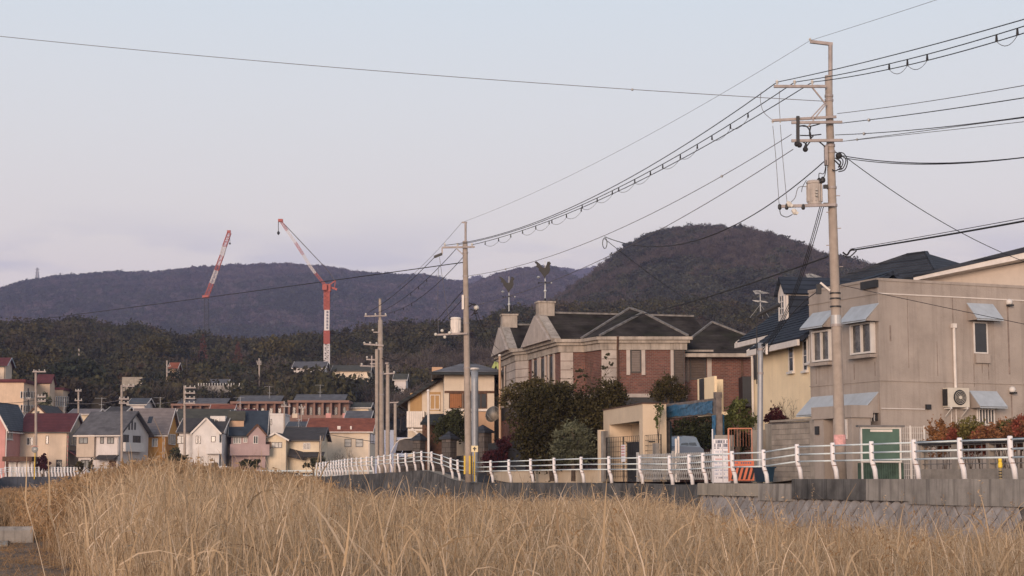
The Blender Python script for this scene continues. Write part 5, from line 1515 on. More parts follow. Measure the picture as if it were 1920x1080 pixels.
# scissor gate
M['alu'] = mat('aluminium', (0.50, 0.49, 0.48), 0.4, 0.08, 3.0, metal=0.3)
fa = Fr.ab((GX(1196, 76), 76), (GX(1336, 68.5), 68.5), 0)
za = 1.05
sg = thing('scissor_gate', fa(fa.w / 2, 0, -0.15), 'silver folding scissor gate stretched across the building site entrance', 'gate')
nb_ = 40
for k in range(nb_):
    x = fa.w * k / nb_; dx = fa.w / nb_ * 2.2
    MB().beam(fa(x, -0.02, -0.05), fa(x + dx, -0.02, za), 0.03, 0.02).build('bar', M['alu'], sg)
    MB().beam(fa(x + dx, 0.02, -0.05), fa(x, 0.02, za), 0.03, 0.02).build('bar', M['alu'], sg)
for k in range(3): x = fa.w * k / 2 ; MB().box(x - 0.03, x + 0.03, -0.06, 0.06, -0.15, za + 0.1, fa).build('upright', M['alu'], sg)
for (sx, d_, lb) in ((1268, 72.0, 'left'), (1272.5, 72.2, 'right')):
    q_ = P(sx, 897, d_); 
    t = thing('wooden_stake', (q_.x, q_.y, -0.15), 'pale wooden stake behind the scissor gate, the %s of the pair' % ('shorter left one' if lb == 'left' else 'taller right one'), 'stake')
    MB().box(q_.x - .04, q_.x + .04, q_.y - .04, q_.y + .04, -0.15, ZY(824 if lb == 'left' else 820, d_)).build('shaft', M['white_trim'], t)
    MB().add([(q_.x - .04, q_.y - .04, ZY(824 if lb == 'left' else 820, d_) + .001), (q_.x + .04, q_.y - .04, ZY(824 if lb == 'left' else 820, d_) + .001), (q_.x + .04, q_.y + .04, ZY(824 if lb == 'left' else 820, d_) + .001), (q_.x - .04, q_.y + .04, ZY(824 if lb == 'left' else 820, d_) + .001), (q_.x, q_.y, ZY(824 if lb == 'left' else 820, d_) + .06)], [(0, 1, 4), (1, 2, 4), (2, 3, 4), (3, 0, 4)]).build('tip', M['white_trim'], t)
# garden gate frame wrapped in blue sheet
M['tarp'] = mat('blue_sheet', (0.035, 0.125, 0.235), 0.42, 0.22, 5.0, 0.9, 9)
M['tarp_pale'] = mat('blue_sheet_pale', (0.10, 0.20, 0.28), 0.42, 0.22, 5.0, 0.9, 9)
M['old_wood'] = mat('grey_wood', (0.17, 0.145, 0.135), 0.85, 0.2, 4.0)
ft = Fr.ab((GX(1248, 79), 79.0), (GX(1350, 72.5), 72.5), 0)
tw = ft.w
zt0 = hit(ft, 1300, 752)[1]; zt1 = hit(ft, 1300, 781)[1]
tg = thing('wrapped_gate', ft(tw / 2, 0, -0.15), 'garden gate frame wrapped in blue sheeting beside the cream garage', 'gate')
MB().box(0, tw, -0.12, 0.12, zt1, zt0, ft).build('lintel', M['old_wood'], tg)
def crumple(name, a0, a1, z0, z1, y, n, m, parent, seed, th=0.05, ff=ft):
    g = np.random.default_rng(seed); nx, nz = n
    V = []
    for j in range(nz + 1):
        for i_ in range(nx + 1):
            w = 0.03 * g.normal()
            V.append(ff(a0 + (a1 - a0) * i_ / nx + (0.02 * g.normal() if 0 < i_ < nx else 0), y - abs(w) - 0.01, z0 + (z1 - z0) * j / nz + 0.02 * g.normal()))
    n0 = len(V)
    V += [ff(a0, y + th, z0), ff(a1, y + th, z0), ff(a1, y + th, z1), ff(a0, y + th, z1)]
    Fa = [(j * (nx + 1) + i_, j * (nx + 1) + i_ + 1, (j + 1) * (nx + 1) + i_ + 1, (j + 1) * (nx + 1) + i_) for j in range(nz) for i_ in range(nx)]
    Fa.append((n0 + 3, n0 + 2, n0 + 1, n0))
    return mesh_object(name, V, Fa, m, parent)
crumple('sheet', 0.12, tw - 0.35, zt1 + 0.06, zt0 - 0.12, -0.13, (14, 4), M['tarp'], tg, 5)
MB().box(-0.02, 0.28, -0.14, 0.14, -0.15, zt1 - .004, ft).build('post', M['old_wood'], tg)
MB().box(tw - 0.30, tw + 0.02, -0.14, 0.14, -0.15, zt1 - .004, ft).build('post', M['old_wood'], tg)
MB().box(tw - 0.25, tw + 0.0, -0.15, 0.15, zt0 + .003, zt0 + 0.25, ft).build('post_cap', M['old_wood'], tg)
crumple('sheet', -0.06, 0.34, 0.2, zt1 - 0.1, -0.15, (4, 12), M['tarp_pale'], tg, 6, 0.34)
crumple('sheet', tw - 0.36, tw + 0.08, 0.2, zt1 - 0.02, -0.15, (4, 12), M['tarp'], tg, 7, 0.34)
# cream garage
paint('cream_stucco', (0.62, 0.50, 0.37), 0.15, 0.05)
fgA, fgB = P(1132, HOR, 84.5), P(1206, HOR, 77.0)
fga = Fr.ab((fgA.x, fgA.y), (fgB.x, fgB.y), 0)
gw, gd = fga.w, 1.1
ztop = hit(fga, 1170, 763)[1]
o0, o1, _, oz = rect(fga, 1143, 793, 1199, 880)
ga = thing('garage', fga(gw / 2, 1, -0.15), 'cream stucco garage with flat roof and louvred opening', 'garage')
MB().box(0, o0, 0, gd, -0.15, ztop, fga).build('wall', M['cream_stucco'], ga)
MB().box(o1, gw, 0, gd, -0.15, ztop, fga).build('wall', M['cream_stucco'], ga)
MB().box(o0 + .001, o1 - .001, 0, gd, oz, ztop, fga).build('lintel', M['cream_stucco'], ga)
MB().box(o0 - 0.3, o1, gd + .003, gd + 0.12, -0.15, oz + 0.1, fga).build('back_wall', M['cream_stucco'], ga)
MB().box(-0.05, gw + 0.05, -0.05, gd + 0.05, ztop + .002, ztop + 0.05, fga).build('roof_edge', M['timber'], ga)
xm = o0 + (o1 - o0) * 0.45
MB().box(xm, o1 - 0.02, gd - 0.10, gd - 0.02, -0.1, oz - 0.02, fga).build('shelf_back', M['metal_dark'], ga)
for k in range(12):
    z = oz - 0.12 - k * 0.17
    MB().box(xm, o1 - 0.03, gd - 0.24, gd - 0.103, z, z + 0.03, fga).build('louvre', M['lattice'], ga)
for k in range(3): x = xm + (o1 - xm - 0.1) * k / 2; MB().box(x, x + 0.05, gd - 0.28, gd - 0.243, 0, oz - 0.05, fga).build('stile', M['lattice'], ga)
# low mesh gate in front with black bin and sign
fmg = Fr.ab((GX(1130, 82), 82), (GX(1240, 75.3), 75.3), 0)
a1 = fmg.w; zm_ = hit(fmg, 1180, 818)[1]
mg = thing('mesh_gate', fmg(a1 / 2, 0, -0.15), 'black wire mesh gate with cream and grey posts before the garage', 'gate')
MB().box(-0.28, -0.02, -0.14, 0.14, -0.15, hit(fmg, 1131, 806)[1], fmg).build('post', M['cream_stucco'], mg)
MB().box(0.05, 0.42, -0.10, 0.14, -0.15, hit(fmg, 1138, 808)[1], fmg).build('post', M['conc'], mg)
for k in range(4): x = 0.5 + (a1 - 0.5) * k / 3; MB().tube([fmg(x, 0, -0.15), fmg(x, 0, zm_)], 0.03, 6).build('upright', M['metal_dark'], mg)
for k in range(30): x = 0.5 + (a1 - 0.5) * k / 29; MB().box(x - .008, x + .008, -.008, .008, 0, zm_, fmg).build('wire', M['metal_dark'], mg)
for k in range(9): z = 0.1 + (zm_ - 0.1) * k / 8; MB().box(0.5, a1, .01, .024, z - .008, z + .008, fmg).build('wire', M['metal_dark'], mg)
MB().box(a1 - 0.5, a1 - 0.05, -0.2, -0.05, -0.15, hit(fmg, 1235, 831)[1], fmg).build('side_panel', M['conc'], mg)
r = rect(fmg, 1168, 828, 1210, 870)
bi = thing('meter_cabinet', fmg((r[0] + r[1]) / 2, 0.4, -0.15), 'black metal cabinet behind the mesh gate of the garage', 'cabinet')
MB().box(r[0], r[1], 0.2, 0.6, -0.15, r[3] - 0.06, fmg).build('body', M['metal_dark'], bi)
MB().box(r[0] - .04, r[1] + .04, 0.15, 0.65, r[3] - 0.057, r[3], fmg).build('lid', M['metal_dark'], bi)
MB().box((r[0] + r[1]) / 2 + 0.2, (r[0] + r[1]) / 2 + 0.26, 0.17, 0.197, r[3] - 0.5, r[3] - 0.3, fmg).build('handle', M['alu'], bi)
r = rect(fmg, 1168, 834, 1175, 866)
MB().box(r[0], r[1], -0.09, -0.06, r[2], r[3], fmg).build('warning_plate', M['sheet_white'], mg)
b = MB()
for k in range(4): b.box(r[0] + .03, r[1] - .03, -0.095, -0.091, r[3] - 0.12 - k * 0.13, r[3] - 0.05 - k * 0.13, fmg)
b.build('printed_line', M['ink_red'], mg)
# low cream wall of the garden
fcw = Fr.ab((GX(925, 95), 95), (GX(1130, 83), 83), 0)
cw = thing('low_garden_wall', fcw(fcw.w / 2, 0, -0.2), 'low cream garden wall behind the white fence under the trees', 'wall')
MB().box(0, fcw.w, 0, 0.2, -0.3, hit(fcw, 1000, 884)[1], fcw).build('wall', M['cream_stucco'], cw)
MB().box(-0.05, fcw.w + 0.05, -0.04, 0.24, hit(fcw, 1000, 884)[1] + .002, hit(fcw, 1000, 884)[1] + 0.08, fcw).build('coping', M['cream_stucco'], cw)
# dark slat fence and stone gate piers left of the trees
fdf = Fr.ab((GX(915, 99), 99), (GX(985, 93.5), 93.5), 0)
df = thing('slat_fence', fdf(fdf.w / 2, 0, -0.2), 'black vertical slat fence at the left foot of the dark trees', 'fence')
zf_ = hit(fdf, 945, 830)[1]
for k in range(26): x = fdf.w * k / 26; MB().box(x, x + fdf.w / 26 - 0.02, 0, 0.04, -0.2, zf_ + 0.1 * k / 26, fdf).build('slat', M['metal_dark'], df)
for z in (0.4, 1.5): MB().box(0, fdf.w, 0.042, 0.08, z, z + 0.08, fdf).build('rail', M['metal_dark'], df)
M['pier_stone'] = mat('pier_stone', (0.12, 0.10, 0.09), 0.9, 0.25, 2.0, 0.5, 12, pattern=('brick', 0.5, 0.3, 0.02, (0.08, 0.07, 0.065), (0.05, 0.045, 0.04)))
for (px_, w_, y_, d_, lb) in ((842, 20, 824, 101, 'stone gate pier with tiled cap left of the striped utility pole'), (905, 24, 812, 100, 'stone gate pier with broad cap right of the grey steel pole'), (786, 18, 826, 104, 'dark stone gate pier with round lamp beside the carport')):
    c = P(px_, HOR, d_); w = w_ * d_ / F; h = ZY(y_, d_)
    t = thing('gate_pier', (c.x, c.y, -0.15), lb, 'pier'); f_ = Fr((c.x, c.y, 0), R(-35))
    MB().box(-w / 2, w / 2, -w / 2, w / 2, -0.2, h, f_).build('shaft', M['pier_stone'], t)
    MB().box(-w * .7, w * .7, -w * .7, w * .7, h + .002, h + 0.12, f_).build('cap', M['tile_slate'], t)
    MB().add([f_(a_, b_, h + 0.122) for a_, b_ in ((-w * .62, -w * .62), (w * .62, -w * .62), (w * .62, w * .62), (-w * .62, w * .62))] + [f_(0, 0, h + 0.5)], [(0, 1, 4), (1, 2, 4), (2, 3, 4), (3, 0, 4)]).build('cap_roof', M['tile_slate'], t)
fgw = Fr.ab((GX(735, 108), 108), (GX(915, 99.5), 99.5), 0)
gwl = thing('dark_garden_wall', fgw(fgw.w / 2, 0, -0.2), 'dark stone garden wall in front of the old tiled house', 'wall')
for k in range(10):
    for j in range(3):
        x = fgw.w * k / 10
        MB().box(x + .01, x + fgw.w / 10 - .01, 0.25 + 0.01 * ((k + j) % 3), 0.5, -0.2 + j * 0.52, -0.2 + (j + 1) * 0.52 - .015, fgw).build('stone', M['pier_stone'], gwl)
# curved carport
M['carport_panel'] = mat('smoked_panel', (0.10, 0.085, 0.075), 0.35, 0.15, 2.0)
M['carport_sky'] = mat('clear_panel', (0.24, 0.26, 0.33), 0.3, 0.1, 2.0)
cpA, cpB = P(733, HOR, 107), P(812, HOR, 104)
fcp = Fr.ab((cpA.x, cpA.y), (cpB.x, cpB.y), 0)
cp = thing('carport', fcp(1.3, 1.5, -0.15), 'small carport with curved smoked roof panels and white frame', 'carport')
zc = ZY(823, 106); cl = 5.0
arc = [(0.0, ZY(849, 106)), (0.22, ZY(840, 106)), (0.5, ZY(831, 106)), (0.85, ZY(825, 106)), (1.3, zc), (2.6, zc + 0.02)]
for k in range(len(arc) - 1):
    (u0, z0), (u1, z1) = arc[k], arc[k + 1]
    for j in range(4):
        v0, v1 = 0.05 + j * 0.8, 0.05 + (j + 1) * 0.8 - 0.06
        MB().slab([fcp(u0, v0, z0), fcp(u1, v0, z1), fcp(u1, v1, z1), fcp(u0, v1, z0)], 0.015).build('roof_panel', M['carport_panel'], cp)
for v in (0, 1.6, 3.2): MB().tube([fcp(u, v, z + 0.03) for u, z in arc], 0.04, 5).build('rib', M['white_trim'], cp)
for v in (0.2, 3.0): MB().tube([fcp(2.5, v, -0.15), fcp(2.5, v, zc)], 0.05, 6).build('post', M['white_trim'], cp)
MB().plate([fcp(0.02, -0.03, arc[0][1]), fcp(0.45, -0.03, arc[0][1]), fcp(0.75, -0.03, arc[3][1] - 0.08), fcp(0.5, -0.03, arc[2][1])], 0.02).build('end_panel', M['carport_sky'], cp)
MB().box(0.5, 2.7, 0.0, 0.03, zc - 0.72, zc - 0.06, fcp).build('side_panel', M['carport_panel'], cp)
# car maker
M['car_white'] = mat('car_paint_white', (0.62, 0.62, 0.62), 0.25, 0.02, spec=0.6)
M['car_silver'] = mat('car_paint_silver', (0.30, 0.34, 0.38), 0.25, 0.02, metal=0.4, spec=0.6)
M['tyre'] = mat('tyre', (0.02, 0.02, 0.02), 0.9, 0.1)
def car(fr, label, m, L_=3.7, W_=1.6, H_=1.5):
    t = thing('parked_car', fr(L_ / 2, W_ / 2, 0), label, 'car')
    prof = [(0.05, 0.28), (L_ - 0.05, 0.28), (L_, 0.55), (L_ - 0.08, 0.85), (L_ - 0.35, 0.95), (0.95, 0.98), (0.12, 0.82), (0.0, 0.55)]
    n = len(prof)
    V = [fr(u, v, z) for v in (0, W_) for u, z in prof]
    mesh_object('body', V, [tuple(range(n - 1, -1, -1)), tuple(range(n, 2 * n))] + [(i_, (i_ + 1) % n, n + (i_ + 1) % n, n + i_) for i_ in range(n)], m, t)
    cab = [(0.85, 0.97), (L_ - 0.2, 0.95), (L_ - 0.5, H_ - 0.06), (L_ - 0.8, H_), (1.75, H_), (1.5, H_ - 0.06)]
    n = len(cab); V = [fr(u, 0.10 + (0.10 if z > 1.2 else 0), z) for u, z in cab] + [fr(u, W_ - 0.10 - (0.10 if z > 1.2 else 0), z) for u, z in cab]
    c = mesh_object('cabin', V, [tuple(range(n - 1, -1, -1)), tuple(range(n, 2 * n))] + [(i_, (i_ + 1) % n, n + (i_ + 1) % n, n + i_) for i_ in range(n)], m, t)
    MB().plate([fr(0.92, 0.18, 1.0), fr(0.92, W_ - 0.18, 1.0), fr(1.5, W_ - 0.26, H_ - 0.09), fr(1.5, 0.26, H_ - 0.09)], -0.02).build('windscreen', M['glass'], t)
    for (v, s) in ((0.125, 1), (W_ - 0.125, -1)):
        dv = 0.07 * s
        for (a_, b_) in ((1.25, 2.15), (2.22, L_ - 0.62)):
            MB().add([fr(a_, v - 0.02 * s, 1.02), fr(b_, v - 0.02 * s, 1.02), fr(min(b_, L_ - 0.75), v + dv, H_ - 0.13), fr(max(a_, 1.65), v + dv, H_ - 0.13)], [(0, 1, 2, 3)]).build('side_window', M['glass'], t)
    for u in (0.7, L_ - 0.7):
        for v in (0.02, W_ - 0.02):
            w = MB().tube([fr(u, v - 0.09, 0.29), fr(u, v + 0.09, 0.29)], 0.29, 14).build('wheel', M['tyre'], t)
            MB().tube([fr(u, v - 0.10, 0.29), fr(u, v + 0.10, 0.29)], 0.17, 10).build('rim', M['alu'], w)
    for v in (0.12, W_ - 0.45): MB().box(-0.01, 0.10, v, v + 0.33, 0.62, 0.76, fr).build('headlight', M['glass_lite'], t)
    return t
cc = P(1290, HOR, 86)
car(Fr((cc.x - 1.0, 84.0, 0.62), R(58)), 'car parked behind the site gate, only windscreen and roof showing', M['car_silver'])
# ------------------------------------------------------------------ garden trees and shrubs
def lm(nm, cols, **k): M[nm] = leafmat(nm, cols, **k); return M[nm]
lm('yew', ((0.046, 0.040, 0.018), (0.05, 0.043, 0.019)), nscale=1.1)
lm('juniper', ((0.066, 0.055, 0.024), (0.07, 0.057, 0.025)), nscale=1.2)
lm('pine_needles', ((0.095, 0.075, 0.034), (0.085, 0.07, 0.032)), nscale=1.0)
lm('feather', ((0.13, 0.135, 0.085), (0.14, 0.14, 0.09)), nscale=1.0)
lm('camellia', ((0.045, 0.05, 0.024), (0.06, 0.058, 0.03)), nscale=1.4)
lm('maroon', ((0.055, 0.018, 0.022), (0.07, 0.022, 0.026)), nscale=1.2)
lm('fresh', ((0.11, 0.12, 0.045), (0.09, 0.11, 0.04)), nscale=1.5)
def px_ell(px, py, d, wx, wy, deep=0.8):
    c = P(px, py, d); s = d / F
    return (c.x, c.y, c.z, wx * s / 2, wx * s / 2 * deep, wy * s / 2)
def tree(name, label, base_px, d, ells, n, leaf, m, cat='tree', seed=1, aspect=1.0, trunk=0.12, z0=-0.15, up=0.2, fill=0.35):
    b = P(base_px, HOR, d); b.z = z0
    t = thing(name, b, label, cat)
    es = [px_ell(e[0], e[1], d + (e[4] if len(e) > 4 else 0), e[2], e[3]) for e in ells]
    leaf_cloud('crown', es, n, leaf, m, t, seed, up, aspect, fill)
    g = random.Random(seed); mb = MB()
    top = max(e[2] for e in es)
    mb.tube([b, b.lerp(Vector((es[0][0], es[0][1], top)), 0.5), Vector((es[0][0], es[0][1], top))], [trunk, trunk * 0.75, trunk * 0.25], 7)
    for e in es:
        k = b.lerp(Vector((es[0][0], es[0][1], top)), 0.55)
        mb.tube([k, (k + Vector(e[:3])) / 2 + Vector((0, 0, 0.1)), Vector(e[:3])], [trunk * 0.5, trunk * 0.35, trunk * 0.12], 5)
    mb.build('trunk', M['bark'], t)
    return t
tree('yew_tree', 'tall dark dense evergreen at the centre of the garden', 1035, 87, [(1020, 800, 95, 140), (1045, 770, 90, 100), (1000, 835, 60, 80), (1060, 820, 80, 110), (1030, 740, 80, 40), (985, 790, 60, 110), (1080, 780, 70, 120)], 16000, 0.085, M['yew'], seed=1)
tree('juniper_tree', 'rounded dark green conifer against the brick wall', 1140, 86.5, [(1140, 760, 72, 90), (1120, 790, 70, 110), (1150, 735, 50, 40), (1105, 830, 60, 80), (1160, 770, 30, 60), (1135, 810, 70, 110)], 12000, 0.075, M['juniper'], seed=2)
tree('garden_pine', 'flat topped garden pine spreading left of the brick house', 1000, 89, [(975, 735, 70, 32), (1010, 722, 60, 24), (1045, 728, 70, 26), (955, 750, 40, 26), (990, 760, 60, 28)], 5000, 0.075, M['pine_needles'], seed=3, up=0.6)
tree('feathery_conifer', 'feathery grey green conifer in front of the dark evergreen', 1075, 84, [(1075, 822, 60, 60), (1055, 838, 46, 44), (1095, 838, 50, 50), (1072, 800, 34, 28), (1050, 812, 30, 20), (1098, 812, 30, 20), (1075, 855, 80, 30)], 5200, 0.095, M['feather'], seed=4, aspect=0.45, up=0.8)
tree('evergreen_shrub', 'bushy dark evergreen standing before the shuttered brick window', 1253, 88.5, [(1253, 730, 64, 44), (1235, 738, 36, 28), (1272, 736, 40, 30), (1255, 712, 30, 18), (1240, 722, 22, 16)], 4200, 0.08, M['juniper'], 'shrub', seed=5, aspect=0.5, up=0.7)
tree('camellia_bush', 'dark leafy bush before the old tiled house', 848, 102, [(848, 800, 58, 50), (832, 812, 40, 40), (866, 806, 36, 46), (850, 780, 36, 26)], 4200, 0.08, M['camellia'], 'bush', seed=6)
tree('maroon_shrub', 'dark maroon shrub by the black slat fence', 955, 96, [(955, 835, 44, 30), (938, 850, 30, 28), (968, 822, 26, 18)], 1800, 0.08, M['maroon'], 'shrub', seed=7)
tree('maroon_shrub', 'low dark maroon shrub right of the grey steel pole', 916, 97.5, [(916, 858, 26, 26), (925, 868, 24, 20)], 900, 0.08, M['maroon'], 'shrub', seed=8)
tree('fresh_green_tree', 'yellowish green leafy tree between wrapped gate and yellow house', 1385, 74.5, [(1383, 770, 36, 40), (1398, 790, 36, 34), (1370, 788, 26, 30), (1388, 755, 22, 16)], 2600, 0.065, M['fresh'], seed=9)
tree('dark_shrub', 'dark reddish shrub at the foot of the yellow house wall', 1455, 69, [(1455, 778, 30, 26), (1445, 786, 22, 18), (1464, 786, 22, 18)], 1500, 0.06, M['maroon'], 'shrub', seed=10)
tree('leafy_shrub', 'dense dark green shrubbery seen through the wrapped gate', 1300, 90, [(1285, 805, 60, 44), (1325, 800, 60, 50), (1305, 822, 90, 40), (1345, 815, 40, 44)], 4600, 0.085, M['camellia'], 'shrub', seed=11)
tree('leafy_shrub', 'dark green shrub beyond the orange pipe frame', 1385, 78, [(1385, 825, 50, 40), (1372, 810, 30, 30)], 1600, 0.07, M['camellia'], 'shrub', seed=12)
tree('climbing_vine', 'thin leafy climber at the right edge of the cream garage', 1236, 76.2, [(1233, 772, 14, 34), (1240, 765, 12, 20), (1230, 790, 10, 22)], 420, 0.05, M['fresh'], 'vine', seed=13, trunk=0.03)
def bare_tree(name, label, px, d, zb_, h, seed, kids=(5, 4, 3, 3), m=None, w=0.4):
    g = np.random.default_rng(seed); m = m or M['twig']
    segs = bare_segments(g, 4, 0.3, 0.55, kids, 0.28)
    zmax = max(s[1][2] for s in segs); b = P(px, HOR, d); b.z = zb_
    t = thing(name, b, label, 'tree')
    lo, hi = MB(), []
    for (p, q_, w_, lev) in segs:
        p = Vector(p) / zmax * h + b; q_ = Vector(q_) / zmax * h + b
        r = max(0.006, w_ * w * h * 0.5)
        (lo if lev < 2 else None) and lo.tube([p, q_], [r, r * 0.7], 5)
        if lev >= 2: hi.append((p, q_, r * 0.8))
    lo.build('trunk', M['bark'], t)
    mb = MB()
    for p, q_, r in hi: mb.tube([p, q_], [r, r * 0.5], 3, False)
    mb.build('branches', M['bark'], t)
    return t
bare_tree('bare_tree', 'sparse pruned garden tree with pale branches before the brick corner', 1112, 90.0, 3.6, ZY(664, 90) - 3.6, 21, (5, 3, 3, 2), w=0.9)
bp_ = P(1112, 690, 90); 
t = bpy.data.objects['bare_tree']; leaf_cloud('leaf_tufts', [px_ell(1138, 668, 90, 14, 10), px_ell(1130, 690, 90, 18, 8), px_ell(1085, 696, 90, 18, 8), px_ell(1145, 682, 90, 10, 8), px_ell(1092, 705, 90, 22, 8)], 380, 0.06, M['camellia'], t, 88)
bare_tree('bare_sapling', 'small leafless sapling before the yellow wall', 1482, 69, 1.6, ZY(742, 69) - 1.6, 22, (4, 3, 3, 2), w=0.5)
# ------------------------------------------------------------------ utility poles
M['pole_conc'] = mat('pole_concrete', (0.36, 0.30, 0.255), 0.9, 0.1, 3.0, 0.2, 40, streak=0.3, dirt=(0.2, 0.16, 0.14))
M['pole_steel'] = mat('pole_steel', (0.33, 0.34, 0.36), 0.5, 0.08, 3.0, metal=0.3)
M['arm_steel'] = mat('crossarm_steel', (0.34, 0.295, 0.28), 0.6, 0.12, 4.0, metal=0.1)
M['insulator'] = mat('insulator', (0.60, 0.56, 0.50), 0.3, 0.08)
M['transformer'] = mat('transformer_paint', (0.42, 0.375, 0.34), 0.6, 0.1, 4.0, streak=0.3, dirt=(0.22, 0.17, 0.14))
M['cable'] = mat('black_cable', (0.025, 0.024, 0.026), 0.7, 0.05)
M['wire_grey'] = mat('grey_wire', (0.13, 0.12, 0.125), 0.6, 0.05)
M['yellow'] = mat('warning_yellow', (0.62, 0.42, 0.05), 0.5, 0.08)
class Pole:
    def __init__(s, label, top, foot, d, r0, r1, m='pole_conc', name='utility_pole', z0=-0.2):
        s.d = d; s.T = P(*top, d); s.B = P(*foot, d); k = (z0 - s.B.z) / (s.T.z - s.B.z); s.B = s.B.lerp(s.T, k)
        s.root = thing(name, s.B, label, 'pole')
        s.r0, s.r1 = r0, r1
        n = 8
        MB().tube([s.B.lerp(s.T, i / n) for i in range(n + 1)], [r0 + (r1 - r0) * i / n for i in range(n + 1)], 16).build('shaft', M[m], s.root, smooth=True)
    def p(s, px, py, dd=0): return P(px, py, s.d + dd)
    def axis(s, py):
        z = P(960, py, s.d).z; return s.B.lerp(s.T, (z - s.B.z) / (s.T.z - s.B.z))
    def rad(s, py):
        z = P(960, py, s.d).z; return s.r0 + (s.r1 - s.r0) * (z - s.B.z) / (s.T.z - s.B.z)
    def arm(s, x0, y0, x1, y1, w=0.08, dd=-0.22, m='arm_steel', name='crossarm'):
        return MB().beam(s.p(x0, y0, dd), s.p(x1, y1, dd), w).build(name, M[m], s.root)
    def ins(s, px, py, parent=None, r=0.06, h=0.16, dd=-0.22):
        c = s.p(px, py, dd)
        return MB().lathe(c, [(r * 0.4, 0), (r * 0.4, h * 0.3), (r, h * 0.35), (r * 0.55, h * 0.6), (r * 0.9, h * 0.65), (r * 0.4, h), (0, h)], 8).build('insulator', M['insulator'], parent or s.root)
    def band(s, py, h=0.08, m='arm_steel', k=1.10):
        c = s.axis(py); r = s.rad(py) * k + 0.008
        return MB().lathe(c - Vector((0, 0, h / 2)), [(r, 0), (r, h)], 14).build('band', M[m], s.root)
    def can(s, x0, y0, x1, y1, dd=-0.05, m='transformer'):
        c0 = s.p((x0 + x1) / 2, y1, dd); r = (x1 - x0) / 2 * s.d / F; h = (y1 - y0) * s.d / F
        t = MB().lathe(c0, [(r * 0.86, 0), (r * 0.92, h * 0.03), (r * 0.92, h * 0.1), (r * 0.96, h * 0.85), (r * 1.05, h * 0.88), (r * 1.05, h * 0.95), (r * 0.9, h), (0, h)], 18).build('transformer', M[m], s.root)
        for k in range(12):
            a = 2 * math.pi * k / 12; q_ = c0 + Vector((math.cos(a) * r * 0.97, math.sin(a) * r * 0.97, 0))
            MB().beam(q_ + Vector((0, 0, h * 0.12)), q_ + Vector((0, 0, h * 0.82)), 0.04).build('cooling_fin', M[m], t)
        return t, c0, r, h
    def squiggle(s, pts, r=0.014, m='cable', name='jumper_cable'):
        P3 = [s.p(*q_) if len(q_) == 3 else s.p(q_[0], q_[1], -0.25) for q_ in pts]
        out = []
        for i_ in range(len(P3) - 1):
            a, b_, c, d_ = P3[max(i_ - 1, 0)], P3[i_], P3[i_ + 1], P3[min(i_ + 2, len(P3) - 1)]
            for k in range(6):
                t = k / 6; t2, t3 = t * t, t * t * t
                out.append(0.5 * ((2 * b_) + (c - a) * t + (2 * a - 5 * b_ + 4 * c - d_) * t2 + (3 * b_ - a - 3 * c + d_) * t3))
        out.append(P3[-1])
        return MB().tube(out, r, 5).build(name, M[m], s.root)
# --- the big pole
p1 = Pole('tall concrete utility pole with transformer in front of the concrete house', (1553, 142), (1577, 900), 54.0, 0.185, 0.115)
MB().tube([p1.p(1557, 215, -0.02), p1.p(1557, 84, -0.02)], 0.07, 10).build('extension_pipe', M['arm_steel'], p1.root)
MB().beam(p1.p(1561, 83, -0.02), p1.p(1519, 78, -0.02), 0.1).build('top_bracket', M['arm_steel'], p1.root)
p1.ins(1519, 77, None, 0.05, 0.1, -0.02)
p1.arm(1451, 162, 1549, 162, 0.085)
for x in (1457, 1490, 1523): p1.ins(x, 159)
p1.arm(1448, 226, 1568, 219, 0.08, -0.24); p1.ins(1449, 231, None, 0.05, 0.12); p1.ins(1463, 230, None, 0.05, 0.12)
p1.arm(1484, 230, 1579, 229, 0.08, -0.30); p1.arm(1484, 264, 1580, 263, 0.085, -0.30)
p1.arm(1496, 218, 1496, 272, 0.10, -0.34, 'metal_dark', 'link_bar')
p1.arm(1523, 164, 1548, 195, 0.045, -0.2, name='brace'); p1.arm(1548, 192, 1520, 222, 0.04, -0.26, name='brace'); p1.arm(1550, 194, 1515, 238, 0.04, -0.26, name='brace')
for y in (180, 188, 273, 285, 352, 385, 610): p1.band(y)
for y in (550, 560, 575): p1.band(y, 0.05, 'metal_dark')
p1.band(600, 0.30, 'metal', 1.03)
t_, c0_, r_, h_ = p1.can(1513, 338, 1542, 384, -0.05)
p1.arm(1461, 387, 1566, 384, 0.09, -0.3)
p1.arm(1544, 350, 1552, 350, 0.12, -0.1, 'metal_dark', 'hanger'); p1.arm(1544, 384, 1552, 384, 0.12, -0.1, 'metal_dark', 'hanger')
for (x, y) in ((1536, 345), (1543, 343)):
    MB().lathe(p1.p(x, y, -0.2), [(0.03, 0), (0.08, 0.05), (0.08, 0.14), (0.03, 0.2)], 8).build('bushing', M['metal_dark'], t_)
for k in range(3): MB().lathe(p1.p(1531, 368 - k * 5.5, -0.38), [(0.02, 0), (0.05, 0.02), (0.02, 0.05)], 8).build('bushing', M['insulator'], t_)
for (x, y, a) in ((1480, 383, 0), (1490, 397, 1)):
    b = MB().ball(p1.p(x, y, -0.36), 0.085, 8, 5, 1.2); b.beam(p1.p(x - 5, y - 4, -0.38), p1.p(x + 6, y + 4, -0.38), 0.09)
    b.build('fuse_cutout', M['insulator'], p1.root)
for x in (1462, 1475, 1506): MB().lathe(p1.p(x, 388, -0.32), [(0.03, -0.09), (0.06, -0.05), (0.06, 0.05), (0.03, 0.09)], 8).build('insulator', M['metal_dark'], p1.root)
p1.squiggle([(1449, 236), (1455, 300), (1461, 386)], 0.009, 'wire_grey'); p1.squiggle([(1463, 234), (1468, 300), (1476, 384)], 0.009, 'wire_grey')
